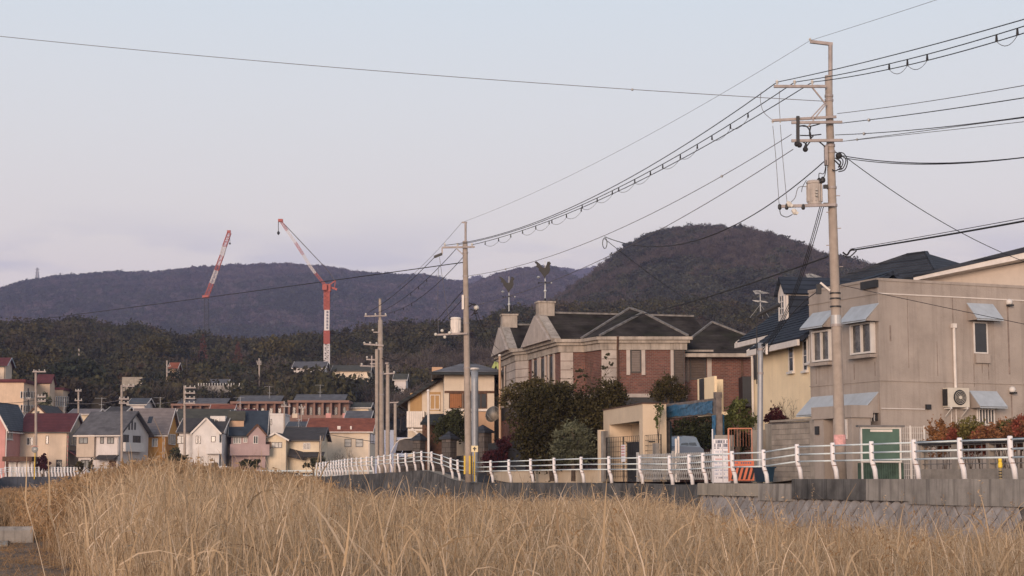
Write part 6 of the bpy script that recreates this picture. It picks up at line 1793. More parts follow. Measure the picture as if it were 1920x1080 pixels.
p1.squiggle([(1427, 172), (1426, 190), (1432, 210), (1447, 224)], 0.009, 'wire_grey'); p1.squiggle([(1462, 170), (1461, 195), (1463, 226)], 0.009, 'wire_grey')
p1.squiggle([(1462, 390), (1464, 402), (1475, 407), (1486, 402)], 0.013, 'cable')
p1.squiggle([(1476, 384), (1490, 372), (1497, 352), (1512, 350)], 0.011, 'wire_grey'); p1.squiggle([(1512, 338), (1505, 350), (1503, 360)], 0.011, 'cable')
p1.squiggle([(1536, 338), (1536, 325), (1545, 325), (1549, 305)], 0.014); p1.squiggle([(1543, 337), (1548, 322), (1549, 300)], 0.014)
p1.squiggle([(1498, 237), (1510, 236), (1518, 245), (1520, 262), (1512, 275), (1508, 284)], 0.022); p1.squiggle([(1520, 238), (1518, 250), (1522, 262), (1535, 265), (1547, 275)], 0.025)
p1.squiggle([(1494, 262), (1505, 266), (1512, 272), (1506, 282), (1512, 268), (1525, 255)], 0.02); p1.squiggle([(1500, 236), (1518, 237), (1538, 232)], 0.02); p1.squiggle([(1500, 254), (1520, 254), (1540, 252)], 0.02)
for (x, y) in ((1494, 270), (1499, 272), (1510, 280)): MB().ball(p1.p(x, y, -0.35), 0.09, 7, 5).build('splice', M['cable'], p1.root)
MB().box(p1.p(1547, 305).x - .05, p1.p(1547, 305).x + .05, 53.75, 53.9, p1.p(1547, 312).z, p1.p(1547, 275).z).build('riser_box', M['arm_steel'], p1.root)
for k, ps in enumerate(([(1566, 285), (1578, 292), (1586, 300), (1580, 316), (1570, 318)], [(1568, 290), (1580, 300), (1578, 312), (1568, 320), (1560, 318)], [(1572, 286), (1582, 288), (1589, 302), (1584, 318), (1572, 322)], [(1566, 296), (1576, 304), (1572, 314)], [(1564, 300), (1574, 310), (1578, 318)])):
    p1.squiggle([(x, y, -0.2 - 0.03 * k) for x, y in ps], 0.018 if k < 3 else 0.025)
MB().ball(p1.p(1573, 292, -0.2), 0.11, 8, 5).build('junction_bundle', M['cable'], p1.root)
for (x0, y, x1) in ((1568, 367, 1575), (1570, 428, 1577), (1556, 398, 1549), (1574, 500, 1581), (1556, 460, 1549)): p1.arm(x0, y, x1, y, 0.025, -0.05, name='step_bolt')
p1.squiggle([(1580, 473), (1588, 478), (1594, 470), (1602, 468)], 0.03); p1.squiggle([(1580, 478), (1592, 482), (1606, 470)], 0.02)
# camera bracket near the roof line, pink poster at the foot
MB().beam(p1.p(1538, 530, -0.1), p1.p(1556, 545, -0.1), 0.06).build('bracket', M['white_trim'], p1.root)
MB().box(p1.p(1534, 540).x - .07, p1.p(1534, 540).x + .07, 53.8, 54.0, p1.p(1534, 552).z, p1.p(1534, 534).z).build('terminal_box', M['metal_dark'], p1.root)
M['pink'] = mat('pink_paper', (0.68, 0.36, 0.34), 0.7, 0.15, 8.0)
c = p1.axis(826); MB().lathe(c - Vector((0, 0, 0.18)), [(p1.rad(826) + 0.012, 0), (p1.rad(826) + 0.012, 0.36)], 16).build('poster_wrap', M['pink'], p1.root)
# --- second pole
p2 = Pole('concrete utility pole with white transformer and yellow striped foot', (872, 452), (879, 905), 89.0, 0.19, 0.13)
MB().tube([p2.p(873, 470, -0.02), p2.p(873, 416, -0.02)], 0.06, 8).build('extension_pipe', M['arm_steel'], p2.root)
p2.arm(866, 417, 876, 417, 0.07, -0.02, name='top_bracket')
p2.arm(829, 464, 890, 463, 0.09)
for x in (834, 858, 885): p2.ins(x, 462, None, 0.07, 0.18)
p2.arm(829, 464, 829, 476, 0.07, name='drop_arm'); p2.arm(829, 476, 814, 482, 0.13, -0.25, 'metal_dark', 'strain_clamp')
p2.arm(856, 466, 869, 478, 0.05, name='brace'); p2.band(474); p2.band(518); p2.band(558); p2.band(606); p2.band(690)
p2.can(845, 595, 864, 625, -0.05, 'white_trim'); p2.arm(815, 628, 876, 625, 0.09, -0.3)
for (x, y) in ((829, 620), (843, 624), (834, 632), (817, 627)): MB().ball(p2.p(x, y, -0.36), 0.085, 8, 5).build('fuse_cutout', M['insulator'], p2.root)
p2.arm(868, 553, 868, 580, 0.12, -0.2, 'white_trim', 'riser_box')
for ps in ([(879, 575), (890, 570), (895, 580), (886, 590)], [(880, 568), (892, 575), (888, 588), (896, 586)], [(882, 580), (890, 584), (884, 592)]): p2.squiggle(ps, 0.03)
MB().ball(p2.p(893, 577, -0.2), 0.14, 7, 5).build('junction_bundle', M['insulator'], p2.root)
p2.squiggle([(822, 628), (821, 560), (822, 500)], 0.012, 'wire_grey'); p2.squiggle([(846, 620), (835, 560), (824, 482)], 0.012, 'wire_grey')
cz = p2.axis(858); hst = 0.95
for k in range(4):
    a = k * math.pi / 2 - 1.2; rr = p2.rad(870) + 0.02
    q0 = cz + Vector((math.cos(a) * rr, math.sin(a) * rr, -hst * 0.9)); MB().beam(q0, q0 + Vector((0, 0, hst)), 0.09).build('warning_strip', M['yellow'], p2.root)
# grey steel pole with small sign
p2b = Pole('grey steel pole standing close right of the striped utility pole', (890, 693), (891, 905), 92.0, 0.19, 0.19, 'pole_steel', 'steel_pole')
MB().lathe(p2b.T, [(0.25, 0), (0.25, 0.09), (0, 0.12)], 12).build('cap', M['white_trim'], p2b.root)
sg_ = P(890, 842, 88.0)
t = thing('road_sign', (sg_.x, sg_.y, -0.15), 'small pale yellow square road sign on a thin post by the striped pole', 'sign')
MB().tube([(sg_.x, sg_.y, -0.15), (sg_.x, sg_.y, sg_.z)], 0.03, 6).build('post', M['yellow'], t)
MB().box(sg_.x - .17, sg_.x + .17, sg_.y - .06, sg_.y - .03, sg_.z - .15, sg_.z + .17).build('plate', mat('sign_cream', (0.72, 0.60, 0.36), 0.5, 0.05), t)
MB().box(sg_.x - .03, sg_.x + .03, sg_.y - .066, sg_.y - .061, sg_.z - .09, sg_.z + .11).box(sg_.x - .09, sg_.x - .031, sg_.y - .066, sg_.y - .061, sg_.z - .01, sg_.z + .05).box(sg_.x + .031, sg_.x + .09, sg_.y - .066, sg_.y - .061, sg_.z - .01, sg_.z + .05).build('symbol', M['metal_dark'], t)
# thin white pole by the old house
p2c = Pole('thin white flag pole in front of the old tiled house', (803, 733), (804, 885), 101.5, 0.075, 0.07, 'white_trim', 'white_pole', 0.3)
MB().ball(p2c.T, 0.1, 8, 5).build('finial', M['white_trim'], p2c.root)
# --- third pole and its neighbours
p3 = Pole('concrete utility pole with many crossarms behind the crowded fence bend', (713, 600), (714, 900), 127.0, 0.30, 0.17)
MB().tube([p3.p(712.5, 610, -0.02), p3.p(712.5, 560, -0.02)], 0.10, 8).build('extension_pipe', M['pole_conc'], p3.root)
for (x0, y0, x1, y1, w) in ((683, 593, 725, 592, 0.09), (700, 623, 712, 623, 0.08), (682, 645, 719, 648, 0.12), (687, 674, 712, 675, 0.1), (675, 686, 712, 687, 0.08), (697, 667, 697, 690, 0.09), (694, 682, 714, 682, 0.08)): p3.arm(x0, y0, x1, y1, w)
for x in (686, 704, 723): p3.ins(x, 592, None, 0.09, 0.2)
for (x, y) in ((683, 645), (694, 645), (706, 646), (688, 672), (678, 685), (699, 621)): p3.ins(x, y, None, 0.1, 0.16)
p3.squiggle([(686, 595), (684, 610), (690, 622)], 0.012); p3.squiggle([(702, 595), (701, 610), (699, 622)], 0.012)
for y in (655, 700, 740): p3.band(y, 0.12)
MB().tube([p3.p(706.5, 655, -0.4), p3.p(706.5, 860, -0.4)], 0.13, 8).build('side_pipe', M['pole_conc'], p3.root)
for ps in ([(718, 668), (730, 672), (742, 676), (750, 674)], [(718, 664), (728, 662), (726, 672)], [(716, 672), (724, 676), (735, 678), (748, 679)]): p3.squiggle(ps, 0.04)
p4 = Pole('thinner utility pole just right of the many armed pole', (727, 680), (727, 890), 142.0, 0.20, 0.14)
p4.arm(716, 701, 740, 700, 0.12); p4.arm(722, 681, 728, 681, 0.1)
for x in (718, 739): p4.ins(x, 700, None, 0.1, 0.2)
p5 = Pole('slim utility pole behind the carport', (741, 755), (741, 890), 165.0, 0.16, 0.14)
p5.arm(728, 755, 752, 754, 0.1)
# --- village poles
def vpole(label, x, ytop, d, arms, r=0.17, m='pole_conc'):
    p = Pole(label, (x, ytop), (x + 0.5, 897), d, r, r * 0.75, m)
    for (x0, x1, y) in arms: p.arm(x0, y, x1, y, 0.14, -0.3)
    for (x0, x1, y) in arms:
        for k in range(3): p.ins(x0 + (x1 - x0) * (0.1 + 0.4 * k), y - 1, None, 0.09, 0.2, -0.3)
    return p
v1 = vpole('village utility pole before the maroon roof', 67, 694, 201, [(61, 86, 697), (70, 86, 744), (70, 86, 752)])
MB().beam(v1.p(70, 745, -.3), v1.p(70, 752, -.3), 0.2).build('hanger', M['metal_dark'], v1.root)
v2 = vpole('village utility pole before the grey gabled white house', 228, 722, 202, [(230, 252, 724), (223, 242, 748), (223, 242, 756)])
v3 = vpole('village utility pole before the white house with three crossarms', 346, 723, 206, [(346, 367, 727), (346, 366, 737), (346, 366, 747), (344, 366, 756)])
v4 = vpole('slim pole standing before the big cream house', 601, 817, 185, [], 0.10)
v5 = vpole('slim utility pole behind the grey gabled roof', 147, 730, 250, [(141, 153, 733), (140, 154, 751)])
v6 = vpole('slim utility pole left of the school tower tree', 53, 728, 248, [(50, 57, 748)], 0.14, 'metal_dark')
v7 = vpole('slim utility pole before the brown apartments', 533, 752, 238, [(527, 545, 762)], 0.14)
v8 = vpole('slim utility pole between the two brown apartment blocks', 565, 758, 240, [(560, 573, 765)], 0.12)
v9 = vpole('concrete utility pole on the wooded hillside left of the crane', 486, 672, 330, [(481, 490, 679), (482, 490, 683)], 0.2)
v10 = vpole('utility pole on the hillside beside a small red roof', 313, 676, 335, [(312, 320, 687), (312, 318, 698)], 0.2)
v11 = vpole('pale short pole high on the wooded hill at left', 148, 654, 420, [], 0.25)
# ------------------------------------------------------------------ street lamp
q_ = P(1425, HOR, 64.5)
lp = Pole('grey street lamp pole with long dark lamp arm before the yellow house', (1426, 643), (1425, 890), 64.5, 0.115, 0.10, 'pole_steel', 'street_lamp')
MB().tube([lp.p(1419, 720, -0.1), lp.p(1419, 592, -0.1)], 0.022, 6).build('lamp_mast', M['metal_dark'], lp.root)
MB().tube([lp.p(1419, 593, -0.1), lp.p(1428, 587, -0.1), lp.p(1462, 571, -0.1)], [0.05, 0.075, 0.085], 8).build('lamp_head', M['metal_dark'], lp.root)
lp.band(655); lp.band(700)
for ps in ([(1428, 645), (1436, 650), (1432, 662), (1438, 660)], [(1430, 655), (1440, 648), (1441, 662)]): lp.squiggle([(x, y, -0.1) for x, y in ps], 0.02)
MB().box(lp.p(1436, 650).x - .04, lp.p(1436, 650).x + .04, 64.3, 64.42, lp.p(1436, 665).z, lp.p(1436, 645).z).build('terminal_box', M['white_trim'], lp.root)
# reflector post on the near wall
q_ = P(1876, 893, 49.5)
rp_ = thing('reflector_post', (q_.x, q_.y, -0.1), 'yellow capped delineator post behind the near fence', 'post')
MB().tube([(q_.x, q_.y, -0.1), (q_.x, q_.y, ZY(877, 49.5))], 0.045, 8).build('shaft', mat('striped_post', (0.35, 0.27, 0.14), 0.6, 0.1), rp_)
for k in range(3): MB().lathe((q_.x, q_.y, 0.02 + k * 0.08), [(0.05, 0), (0.05, 0.035)], 8).build('stripe', M['metal_dark'], rp_)
M['reflector'] = mat('reflector_yellow', (0.85, 0.58, 0.06), 0.3, 0.03)
MB().lathe((q_.x, q_.y, ZY(877, 49.5)), [(0.06, 0), (0.065, 0.02), (0.065, 0.14), (0.05, 0.145), (0.05, 0.17), (0.055, 0.175), (0.055, 0.28), (0.03, 0.3), (0, 0.3)], 12).build('reflector', M['reflector'], rp_, smooth=True)

# ------------------------------------------------------------------ overhead wires
def wire(label, a, da, b, db, mid=None, r=0.012, m='wire_grey', sag=0.4, n=28, name='overhead_wire', balls=(), loops=(), ext=None):
    A, B = P(*a, da), P(*b, db)
    if mid is not None:
        best = min((abs(((lambda q_: 960 + F * q_.x / (q_.y * CT + q_.z * ST))(A.lerp(B, t)) - mid[0])), t) for t in [i_ / 400 for i_ in range(1, 400)])
        t = best[1]; q_ = A.lerp(B, t)
        zt2 = P(mid[0], mid[1], q_.y).z
        sag = (q_.z - zt2) / (4 * t * (1 - t))
    f = lambda t: A.lerp(B, t) - Vector((0, 0, 4 * sag * t * (1 - t)))
    te = 2.0 if b[0] >= 1980 else 1.0; ts = -0.6 if a[0] < -20 else 0.0     # spans that leave the frame go on
    if b[0] < -20: te = 1.4
    pts = [f(ts + (te - ts) * i_ / n) for i_ in range(n + 1)]
    o = MB().tube(pts, r, 5).build(name, M[m])
    tag(o, label, 'wire')
    def param(px):
        return min((abs(960 + F * f(t).x / (f(t).y * CT + f(t).z * ST) - px), t) for t in [i_ / 600 for i_ in range(601)])[1]
    def keep(x): x.parent = o; return x
    for bx in balls:
        x = MB().ball(f(param(bx)), r * 4.2, 8, 5).build('marker', M['metal']); keep(x)
    for (x0, x1, x2, dr) in loops:          # clamps with slack loops hung under the wire
        ps = [param(x) for x in (x0, x1, x2) if x is not None]
        for t in ps:
            c = f(t); x = MB().tube([c, c - Vector((0, 0, 0.16))], [0.022, 0.035], 6).build('clamp', M['cable']); keep(x)
        for ta, tb in zip(ps[:-1], ps[1:]):
            ca, cb = f(ta) - Vector((0, 0, 0.16)), f(tb) - Vector((0, 0, 0.16))
            x = MB().tube([ca.lerp(cb, i_ / 8) - Vector((0, 0, dr * 4 * (i_ / 8) * (1 - i_ / 8))) for i_ in range(9)], 0.009, 4).build('slack_loop', M['wire_grey']); keep(x)
    return o
wire('long thin wire crossing the whole upper left sky', (-260, 40), 60, (1548, 190), 54, (600, 124), 0.011, 'wire_grey', balls=(1186,))
wire('topmost thin wire between the tallest and second poles', (1519, 76), 54, (869, 416), 89, (1200, 262), 0.0065, 'wire_grey')
wire('topmost thin wire leaving over the upper right corner', (1519, 76), 54, (1990, -78), 36, (1700, 18), 0.0065, 'wire_grey')
wire('upper of three parallel power lines between the two main poles', (1457, 154), 54, (834, 460), 89, (1160, 344), 0.016, 'cable')
wire('middle of three parallel power lines between the two main poles', (1490, 154), 54, (858, 459), 89, (1160, 351), 0.016, 'cable',
     loops=((1335, 1370, 1403, 0.16), (1243, 1275, 1307, 0.16), (1160, 1190, 1220, 0.16), (1092, 1120, 1148, 0.16)))
wire('lower of three parallel power lines between the two main poles', (1523, 154), 54, (885, 459), 89, (1160, 358), 0.016, 'cable',
     loops=((1035, 1062, 1090, 0.16), (980, 1005, 1030, 0.16), (910, 935, 958, 0.16)))
wire('upper power line running off to the right edge', (1457, 154), 54, (2010, 10), 35, (1700, 97), 0.014, 'cable')
wire('middle power line running off to the right edge', (1490, 154), 54, (2010, 20), 35, (1760, 96), 0.014, 'cable', loops=((1667, 1701, 1738, 0.17), (1868, 1907, None, 0.17)))
wire('lower power line running off to the right edge', (1523, 154), 54, (2010, 33), 35, (1760, 108), 0.014, 'cable')
wire('upper of two low lines from the lower crossarms to the second pole', (1484, 252), 54, (880, 517), 89, (1130, 443), 0.012, 'wire_grey', balls=(1353, 948))
wire('lower of two low lines from the lower crossarms to the second pole', (1487, 280), 54, (880, 575), 89, (1255, 421), 0.013, 'wire_grey')
wire('steep dark cable from the pole sagging across the round hill', (1545, 303), 54, (1134, 444), 76, (1262, 460), 0.018, 'cable')
wire('short drop wire hanging from the wire junction before the round hill', (1134, 448), 76, (1285, 560), 90, (1165, 473), 0.014, 'cable')
lw = MB().tube([P(1134 + 4.2 * math.sin(t), 456 - 10 * math.cos(t), 76) for t in np.linspace(0, 6.28, 15)], 0.018, 5).build('wire_coil', M['cable'])
tag(lw, 'coil of spare cable hanging at the wire junction before the round hill', 'wire')
wire('thick black cable from the pole dropping behind the brick roof', (1552, 481), 54, (1150, 600), 100, (1380, 540), 0.028, 'cable')
wire('black cable pair running right from mid pole, thick lower strand', (1600, 469), 54, (2010, 398), 37, (1760, 443), 0.026, 'cable')
wire('black cable pair running right from mid pole, thin upper strand', (1594, 467), 54, (2010, 392), 37, (1760, 438), 0.010, 'cable')
wire('uppermost secondary line leaving right from the crossarms', (1570, 213), 54, (2010, 144), 36, (1720, 193), 0.010, 'wire_grey')
wire('second secondary line leaving right from the crossarms', (1577, 231), 54, (2010, 169), 36, (1720, 213), 0.013, 'cable', balls=(1629,))
wire('third secondary line leaving right from the crossarms', (1566, 253), 54, (2010, 206), 36, (1720, 243), 0.012, 'cable', balls=(1620,))
wire('fourth secondary line leaving right from the crossarms', (1580, 265), 54, (2010, 209), 36, (1750, 243), 0.010, 'wire_grey', balls=(1607,))
wire('fifth thinnest line leaving right from the crossarms', (1580, 265), 54, (2010, 218), 36, (1750, 247), 0.008, 'wire_grey')
wire('upper of two sagging cables right of the junction bundle', (1580, 292), 54, (2010, 283), 36, (1740, 306), 0.015, 'cable')
wire('lower of two sagging cables right of the junction bundle', (1582, 296), 54, (2010, 282), 36, (1740, 308), 0.013, 'cable')
wire('straight service drop slanting down right to the modern house', (1590, 298), 54, (1925, 492), 66, (1760, 413), 0.014, 'cable')
for k, (x0, x1, lb) in enumerate(((1537, 1427, 'left'), (1540, 1430, 'middle'), (1544, 1433, 'right'))):
    wire('%s strand of the steep bundle from transformer to street lamp' % lb, (x0, 388), 54, (x1, 648), 64.5, (1484 + k * 3, 555), 0.013, 'cable')
wire('cable from the lamp pole top up to the pole bracket', (1536, 545), 54, (1440, 655), 64.5, (1490, 583), 0.016, 'cable')
wire('thin cable slung along the front of the concrete house parapet', (1556, 530), 54, (1990, 622), 52, (1760, 574), 0.010, 'cable')
# between second and third poles
wire('left of three lines dropping from second to third pole', (816, 481), 89, (687, 588), 127, (760, 535), 0.018, 'cable')
wire('middle of three lines dropping from second to third pole', (855, 467), 89, (704, 588), 127, (785, 537), 0.018, 'cable', loops=((770, 785, 800, 0.2),))
wire('right of three lines dropping from second to third pole', (872, 478), 89, (723, 588), 127, (805, 545), 0.018, 'cable', loops=((740, 757, 772, 0.2),))
wire('thin ground wire from second pole top to third pole', (866, 417), 89, (712, 561), 127, (800, 490), 0.010, 'wire_grey')
wire('upper low cable from second pole to the thinner pole', (868, 545), 89, (727, 683), 142, (800, 620), 0.02, 'cable')
wire('lower low cable from second pole to the thinner pole', (868, 560), 89, (727, 690), 142, (800, 632), 0.02, 'cable')
wire('long line crossing the mountain range towards the left', (868, 492), 89, (-120, 622), 190, (400, 556), 0.026, 'cable')
wire('pair of service wires from second pole to the brick gable, left strand', (890, 585), 89, (927, 668), 104, (905, 627), 0.014, 'cable')
wire('pair of service wires from second pole to the brick gable, right strand', (894, 585), 89, (935, 655), 104, (912, 624), 0.014, 'cable')
wire('village wire between the pole by the maroon roof and the school', (-30, 752), 200, (66, 750), 201, None, 0.03, 'cable', 0.3)
wire('village wire between the maroon roof pole and the grey gable pole', (70, 745), 201, (226, 750), 202, None, 0.03, 'wire_grey', 0.6)
wire('village wire between the grey gable pole and the three armed pole', (232, 750), 202, (346, 748), 206, None, 0.03, 'wire_grey', 0.5)
wire('village wire sagging before the big cream house wall', (535, 800), 222, (712, 830), 127, (600, 812), 0.025, 'cable')

# ------------------------------------------------------------------ tower cranes
M['crane_red'] = mat('crane_red', (0.36, 0.075, 0.06), 0.5, 0.1, 0.5)
M['crane_white'] = mat('crane_white', (0.58, 0.54, 0.54), 0.5, 0.05, 0.5)
M['crane_blue'] = mat('crane_net', (0.07, 0.075, 0.10), 0.8, 0.1, 0.5)
def lattice(name, a, b, w, bays, m, parent, bar=0.12, taper=1.0, side_dir=None):
    """square truss from a to b"""
    a, b = Vector(a), Vector(b); d = (b - a).normalized()
    s = side_dir or (Vector((0, 1, 0)) if abs(d.y) < 0.9 else Vector((1, 0, 0)))
    s = (s - d * s.dot(d)).normalized(); t = d.cross(s)
    mb = MB(); ring = []
    for k in range(bays + 1):
        c = a.lerp(b, k / bays); ww = w / 2 * (1 + (taper - 1) * k / bays)
        ring.append([c + s * (i_ * ww) + t * (j_ * ww) for i_, j_ in ((-1, -1), (1, -1), (1, 1), (-1, 1))])
    for i_ in range(4): mb.beam(ring[0][i_], ring[-1][i_], bar)
    for k in range(bays):
        for i_ in range(4):
            j_ = (i_ + 1) % 4
            mb.beam(ring[k][i_], ring[k + 1][j_], bar * 0.7) if k % 2 else mb.beam(ring[k][j_], ring[k + 1][i_], bar * 0.7)
            mb.beam(ring[k][i_], ring[k][j_], bar * 0.6)
    return mb.build(name, m, parent, uv=False)
def sections(parent, pts, w, d, name, bays, bar=0.14, taper=1.0):
    for (x0, y0, x1, y1, mm) in pts:
        lattice(name, P(x0, y0, d), P(x1, y1, d), w, bays, M[mm], parent, bar, taper)
CD_ = 372.0
k1 = P(613, 720, CD_)
cr = thing('tower_crane', (k1.x, k1.y, ZY(760, CD_)), 'red and white tower crane with raised boom standing in the hillside wood', 'crane')
W_ = 9.5 * CD_ / F
sections(cr, [(613, 765, 613, 700, 'crane_white'), (613, 700, 613, 684, 'crane_red'), (613, 684, 613, 645, 'crane_white'), (613, 645, 613, 620, 'crane_red'), (613, 581, 613, 547, 'crane_red')], W_, CD_, 'mast', 8, 0.2)
# the banded length carries a lettered sheet
c0, c1 = P(613, 620, CD_), P(613, 581, CD_)
MB().box(c0.x - W_ / 2, c0.x + W_ / 2, c0.y - W_ / 2, c0.y + W_ / 2, c0.z, c1.z).build('mast_sheet', M['crane_white'], cr)
gk = random.Random(12)
hh = (c1.z - c0.z) / 6.6
for k in range(6):
    zc_ = c1.z - hh * (k + 0.75); b = MB(); cxx = c0.x + 0.12 * W_; y_ = c0.y - W_ / 2
    s_ = hh * 0.36
    for j in range(3): b.box(cxx - s_, cxx + s_ * gk.uniform(0.6, 1), y_ - 0.03, y_ - 0.004, zc_ + s_ * (0.7 - j * 0.7) - 0.06, zc_ + s_ * (0.7 - j * 0.7) + 0.06)
    b.box(cxx - 0.06, cxx + 0.06, y_ - 0.05, y_ - 0.031, zc_ - s_, zc_ + s_); b.box(cxx + s_ * 0.5, cxx + s_ * 0.5 + 0.1, y_ - 0.05, y_ - 0.031, zc_ - s_, zc_)
    b.build('painted_character', M['ink'], cr)
# solid core so the red lengths read from far off
for (y0, y1, mm) in ((645, 620, 'crane_red'), (581, 547, 'crane_red'), (684, 674, 'crane_white'), (700, 686, 'crane_red')):
    a, b_ = P(613, y0, CD_), P(613, y1, CD_); MB().box(a.x - W_ * .32, a.x + W_ * .32, a.y - W_ * .32, a.y + W_ * .32, a.z, b_.z).build('mast_core', M[mm], cr)
MB().box(c0.x - 0.75, c0.x + 0.75, c0.y - 0.8, c0.y + 0.8, ZY(547, CD_), ZY(533, CD_)).build('slewing_unit', M['crane_red'], cr)
MB().beam(P(609, 535, CD_), P(632, 543, CD_), 0.42).build('counter_jib', M['crane_red'], cr); MB().beam(P(614, 537, CD_), P(629, 526, CD_), 0.25).build('mast_head', M['crane_red'], cr); MB().beam(P(629, 526, CD_), P(627, 541, CD_), 0.15).build('stay', M['crane_red'], cr)
MB().box(P(610, 540, CD_).x - 0.5, P(610, 540, CD_).x + 0.5, CD_ - 1.6, CD_ - 0.81, ZY(545, CD_), ZY(535, CD_)).build('cab', M['crane_red'], cr)
sections(cr, [(610, 535, 591, 512, 'crane_red'), (591, 512, 582, 500, 'crane_white'), (582, 500, 568, 477, 'crane_white'), (568, 477, 554, 455, 'crane_red'), (554, 455, 538, 432, 'crane_white'), (538, 432, 526, 414, 'crane_red')], 4.2 * CD_ / F, CD_, 'boom', 5, 0.085)
MB().box(P(526, 414, CD_).x - 0.5, P(526, 414, CD_).x + 0.5, CD_ - .5, CD_ + .5, ZY(416, CD_), ZY(411, CD_)).build('boom_tip', M['crane_red'], cr)
MB().tube([P(527, 414, CD_), P(613, 505, CD_), P(628, 526, CD_)], 0.08, 4).build('stay', M['wire_grey'], cr)
MB().tube([P(522, 416, CD_), P(522, 436, CD_)], 0.08, 4).build('hoist_rope', M['wire_grey'], cr); MB().lathe(P(522, 441, CD_), [(0, 0), (0.3, 0.3), (0.3, 0.7), (0, 1.0)], 8).build('hook_block', M['metal_dark'], cr)
C2 = 640.0
k2 = P(386, 700, C2)
cr2 = thing('tower_crane', (k2.x, k2.y, ZY(720, C2)), 'crane with steep red and white boom on a dark slim mast', 'crane')
lattice('mast', P(387, 720, C2), P(387, 560, C2), 1.5, 26, M['crane_blue'], cr2, 0.16)
MB().box(P(386, 555, C2).x - 1.2, P(386, 555, C2).x + 1.2, C2 - 1, C2 + 1, ZY(559, C2), ZY(554, C2)).build('slewing_unit', M['crane_red'], cr2)
sections(cr2, [(387, 557, 397, 531, 'crane_red'), (397, 531, 406, 507, 'crane_white'), (406, 507, 416, 479, 'crane_red'), (416, 479, 421, 462, 'crane_white'), (421, 462, 430, 436, 'crane_red')], 7.0 * C2 / F, C2, 'boom', 6, 0.17, 0.96)
MB().box(P(430, 434, C2).x - 0.8, P(430, 434, C2).x + 0.5, C2 - .5, C2 + .5, ZY(437, C2), ZY(432, C2)).build('boom_tip', M['crane_red'], cr2)
MB().tube([P(431, 436, C2), P(431, 455, C2)], 0.08, 4).build('hoist_rope', M['wire_grey'], cr2); MB().lathe(P(431, 459, C2), [(0, 0), (0.35, 0.3), (0.35, 0.7), (0, 1.0)], 8).build('hook_block', M['metal_dark'], cr2)
# pylon on the far ridge
py_ = P(70, 526, 2820)
pl = thing('power_pylon', py_, 'tiny lattice power pylon on the far left mountain ridge', 'pylon')
lattice('tower', P(70, 530, 2820), P(70, 502, 2820), 6.0, 7, M['pole_steel'], pl, 0.7, 0.25)
for y in (505, 511, 517): MB().beam(P(65.5, y, 2820), P(74.5, y, 2820), 0.8).build('crossarm', M['pole_steel'], pl)
# ------------------------------------------------------------------ old tiled house in the middle
paint('ochre_wall', (0.42, 0.27, 0.13), 0.2); paint('pale_cream', (0.62, 0.53, 0.43), 0.2); paint('peach', (0.52, 0.34, 0.22), 0.25)
M['shutter_orange'] = mat('shutter_orange', (0.30, 0.12, 0.045), 0.6, 0.1, 2.0, pattern=('cols', 0.12, 0.012, (0.2, 0.08, 0.03)))
tiles('tile_grey', (0.17, 0.165, 0.175), 0.25, 0.2, 0.55); tiles('tile_dark', (0.04, 0.045, 0.048), 0.25, 0.2, 0.55); tiles('tile_brown', (0.12, 0.085, 0.065), 0.25, 0.2)
dH = 112.0
fo_ = Fr((GX(764, dH), dH, 0), 0)
oW = (985 - 764) * dH / F; oe_, or_ = ZY(752, dH), ZY(682, dH)
oh_, rf = house('old_house', 'old japanese house with tiled gable roof, ochre walls and orange shutter', fo_, oW, 8, oe_, or_, 'v', 'pale_cream', 'tile_brown', 0.6, 0.18, trim='tile_dark')
oF = face(fo_, 'F', oW, 8)
r = rect(oF, 769, 737, 791, 772); MB().box(*r[:2], -0.03, 0.002, *r[2:], oF).build('wall_panel', M['ochre_wall'], oh_)
r = rect(oF, 805, 735, 826, 770); MB().box(*r[:2], -0.03, 0.002, *r[2:], oF).build('wall_panel', M['ochre_wall'], oh_)
window(oh_, oF, rect(oF, 806, 740, 825, 768), 'frame_white', 'glass_lite', 1, 0.05, 0.06)
balcony(oh_, oF, rect(oF, 764, 772, 797, 802), M['white_trim'], 0.8)
for k in range(9): x = 0.1 + k * 0.14; MB().box(x, x + 0.04, -0.86, -0.803, rect(oF, 764, 772, 797, 802)[2] + 0.05, rect(oF, 764, 772, 797, 802)[3], oF).build('balcony_bar', M['frame_white'], oh_)
for (a, b_) in (((765, 806), (800, 806)), ((772, 803), (797, 828)), ((765, 826), (797, 830))): MB().beam(P(*a, dH - 1.2), P(*b_, dH - 1.2), 0.12).build('stair_rail', M['white_trim'], oh_)
dB = 106.0
fb_ = Fr((GX(832, dB), dB, 0), R(3)); bW = (926 - 832) * dB / F; be = ZY(702, dB)
MB().box(0, bW, 0, 5.0, -0.2, be, fb_).build('front_block', M['pale_cream'], oh_)
rr2 = hip_roof(MB(), bW, 5.0, be + 0.12, ZY(681, dB + 2), bW * 0.34, 0, 0.8, 0.15, fb_).build('front_roof', M['tile_grey'], oh_)
MB().box(-0.8, bW + 0.8, -0.86, -0.80, be - 0.06, be + 0.10, fb_).build('eave_board', M['tile_dark'], rr2)
bF = face(fb_, 'F', bW, 5)
r = rect(bF, 842, 737, 867, 766); window(oh_, bF, r, 'timber', 'shutter_orange', 0, 0.05, 0.06)
r = rect(bF, 868, 737, 913, 766); window(oh_, bF, r, 'timber', 'glass', 3, 0.05, 0.06)
r = rect(bF, 833, 733, 930, 737); MB().box(0.02, bW, -0.07, 0.002, r[2], r[3], bF).build('beam', M['timber'], oh_)
r = rect(bF, 838, 767, 926, 771); MB().box(r[0], bW, -0.18, 0.002, r[2], r[3], bF).build('sill_beam', M['white_trim'], oh_)
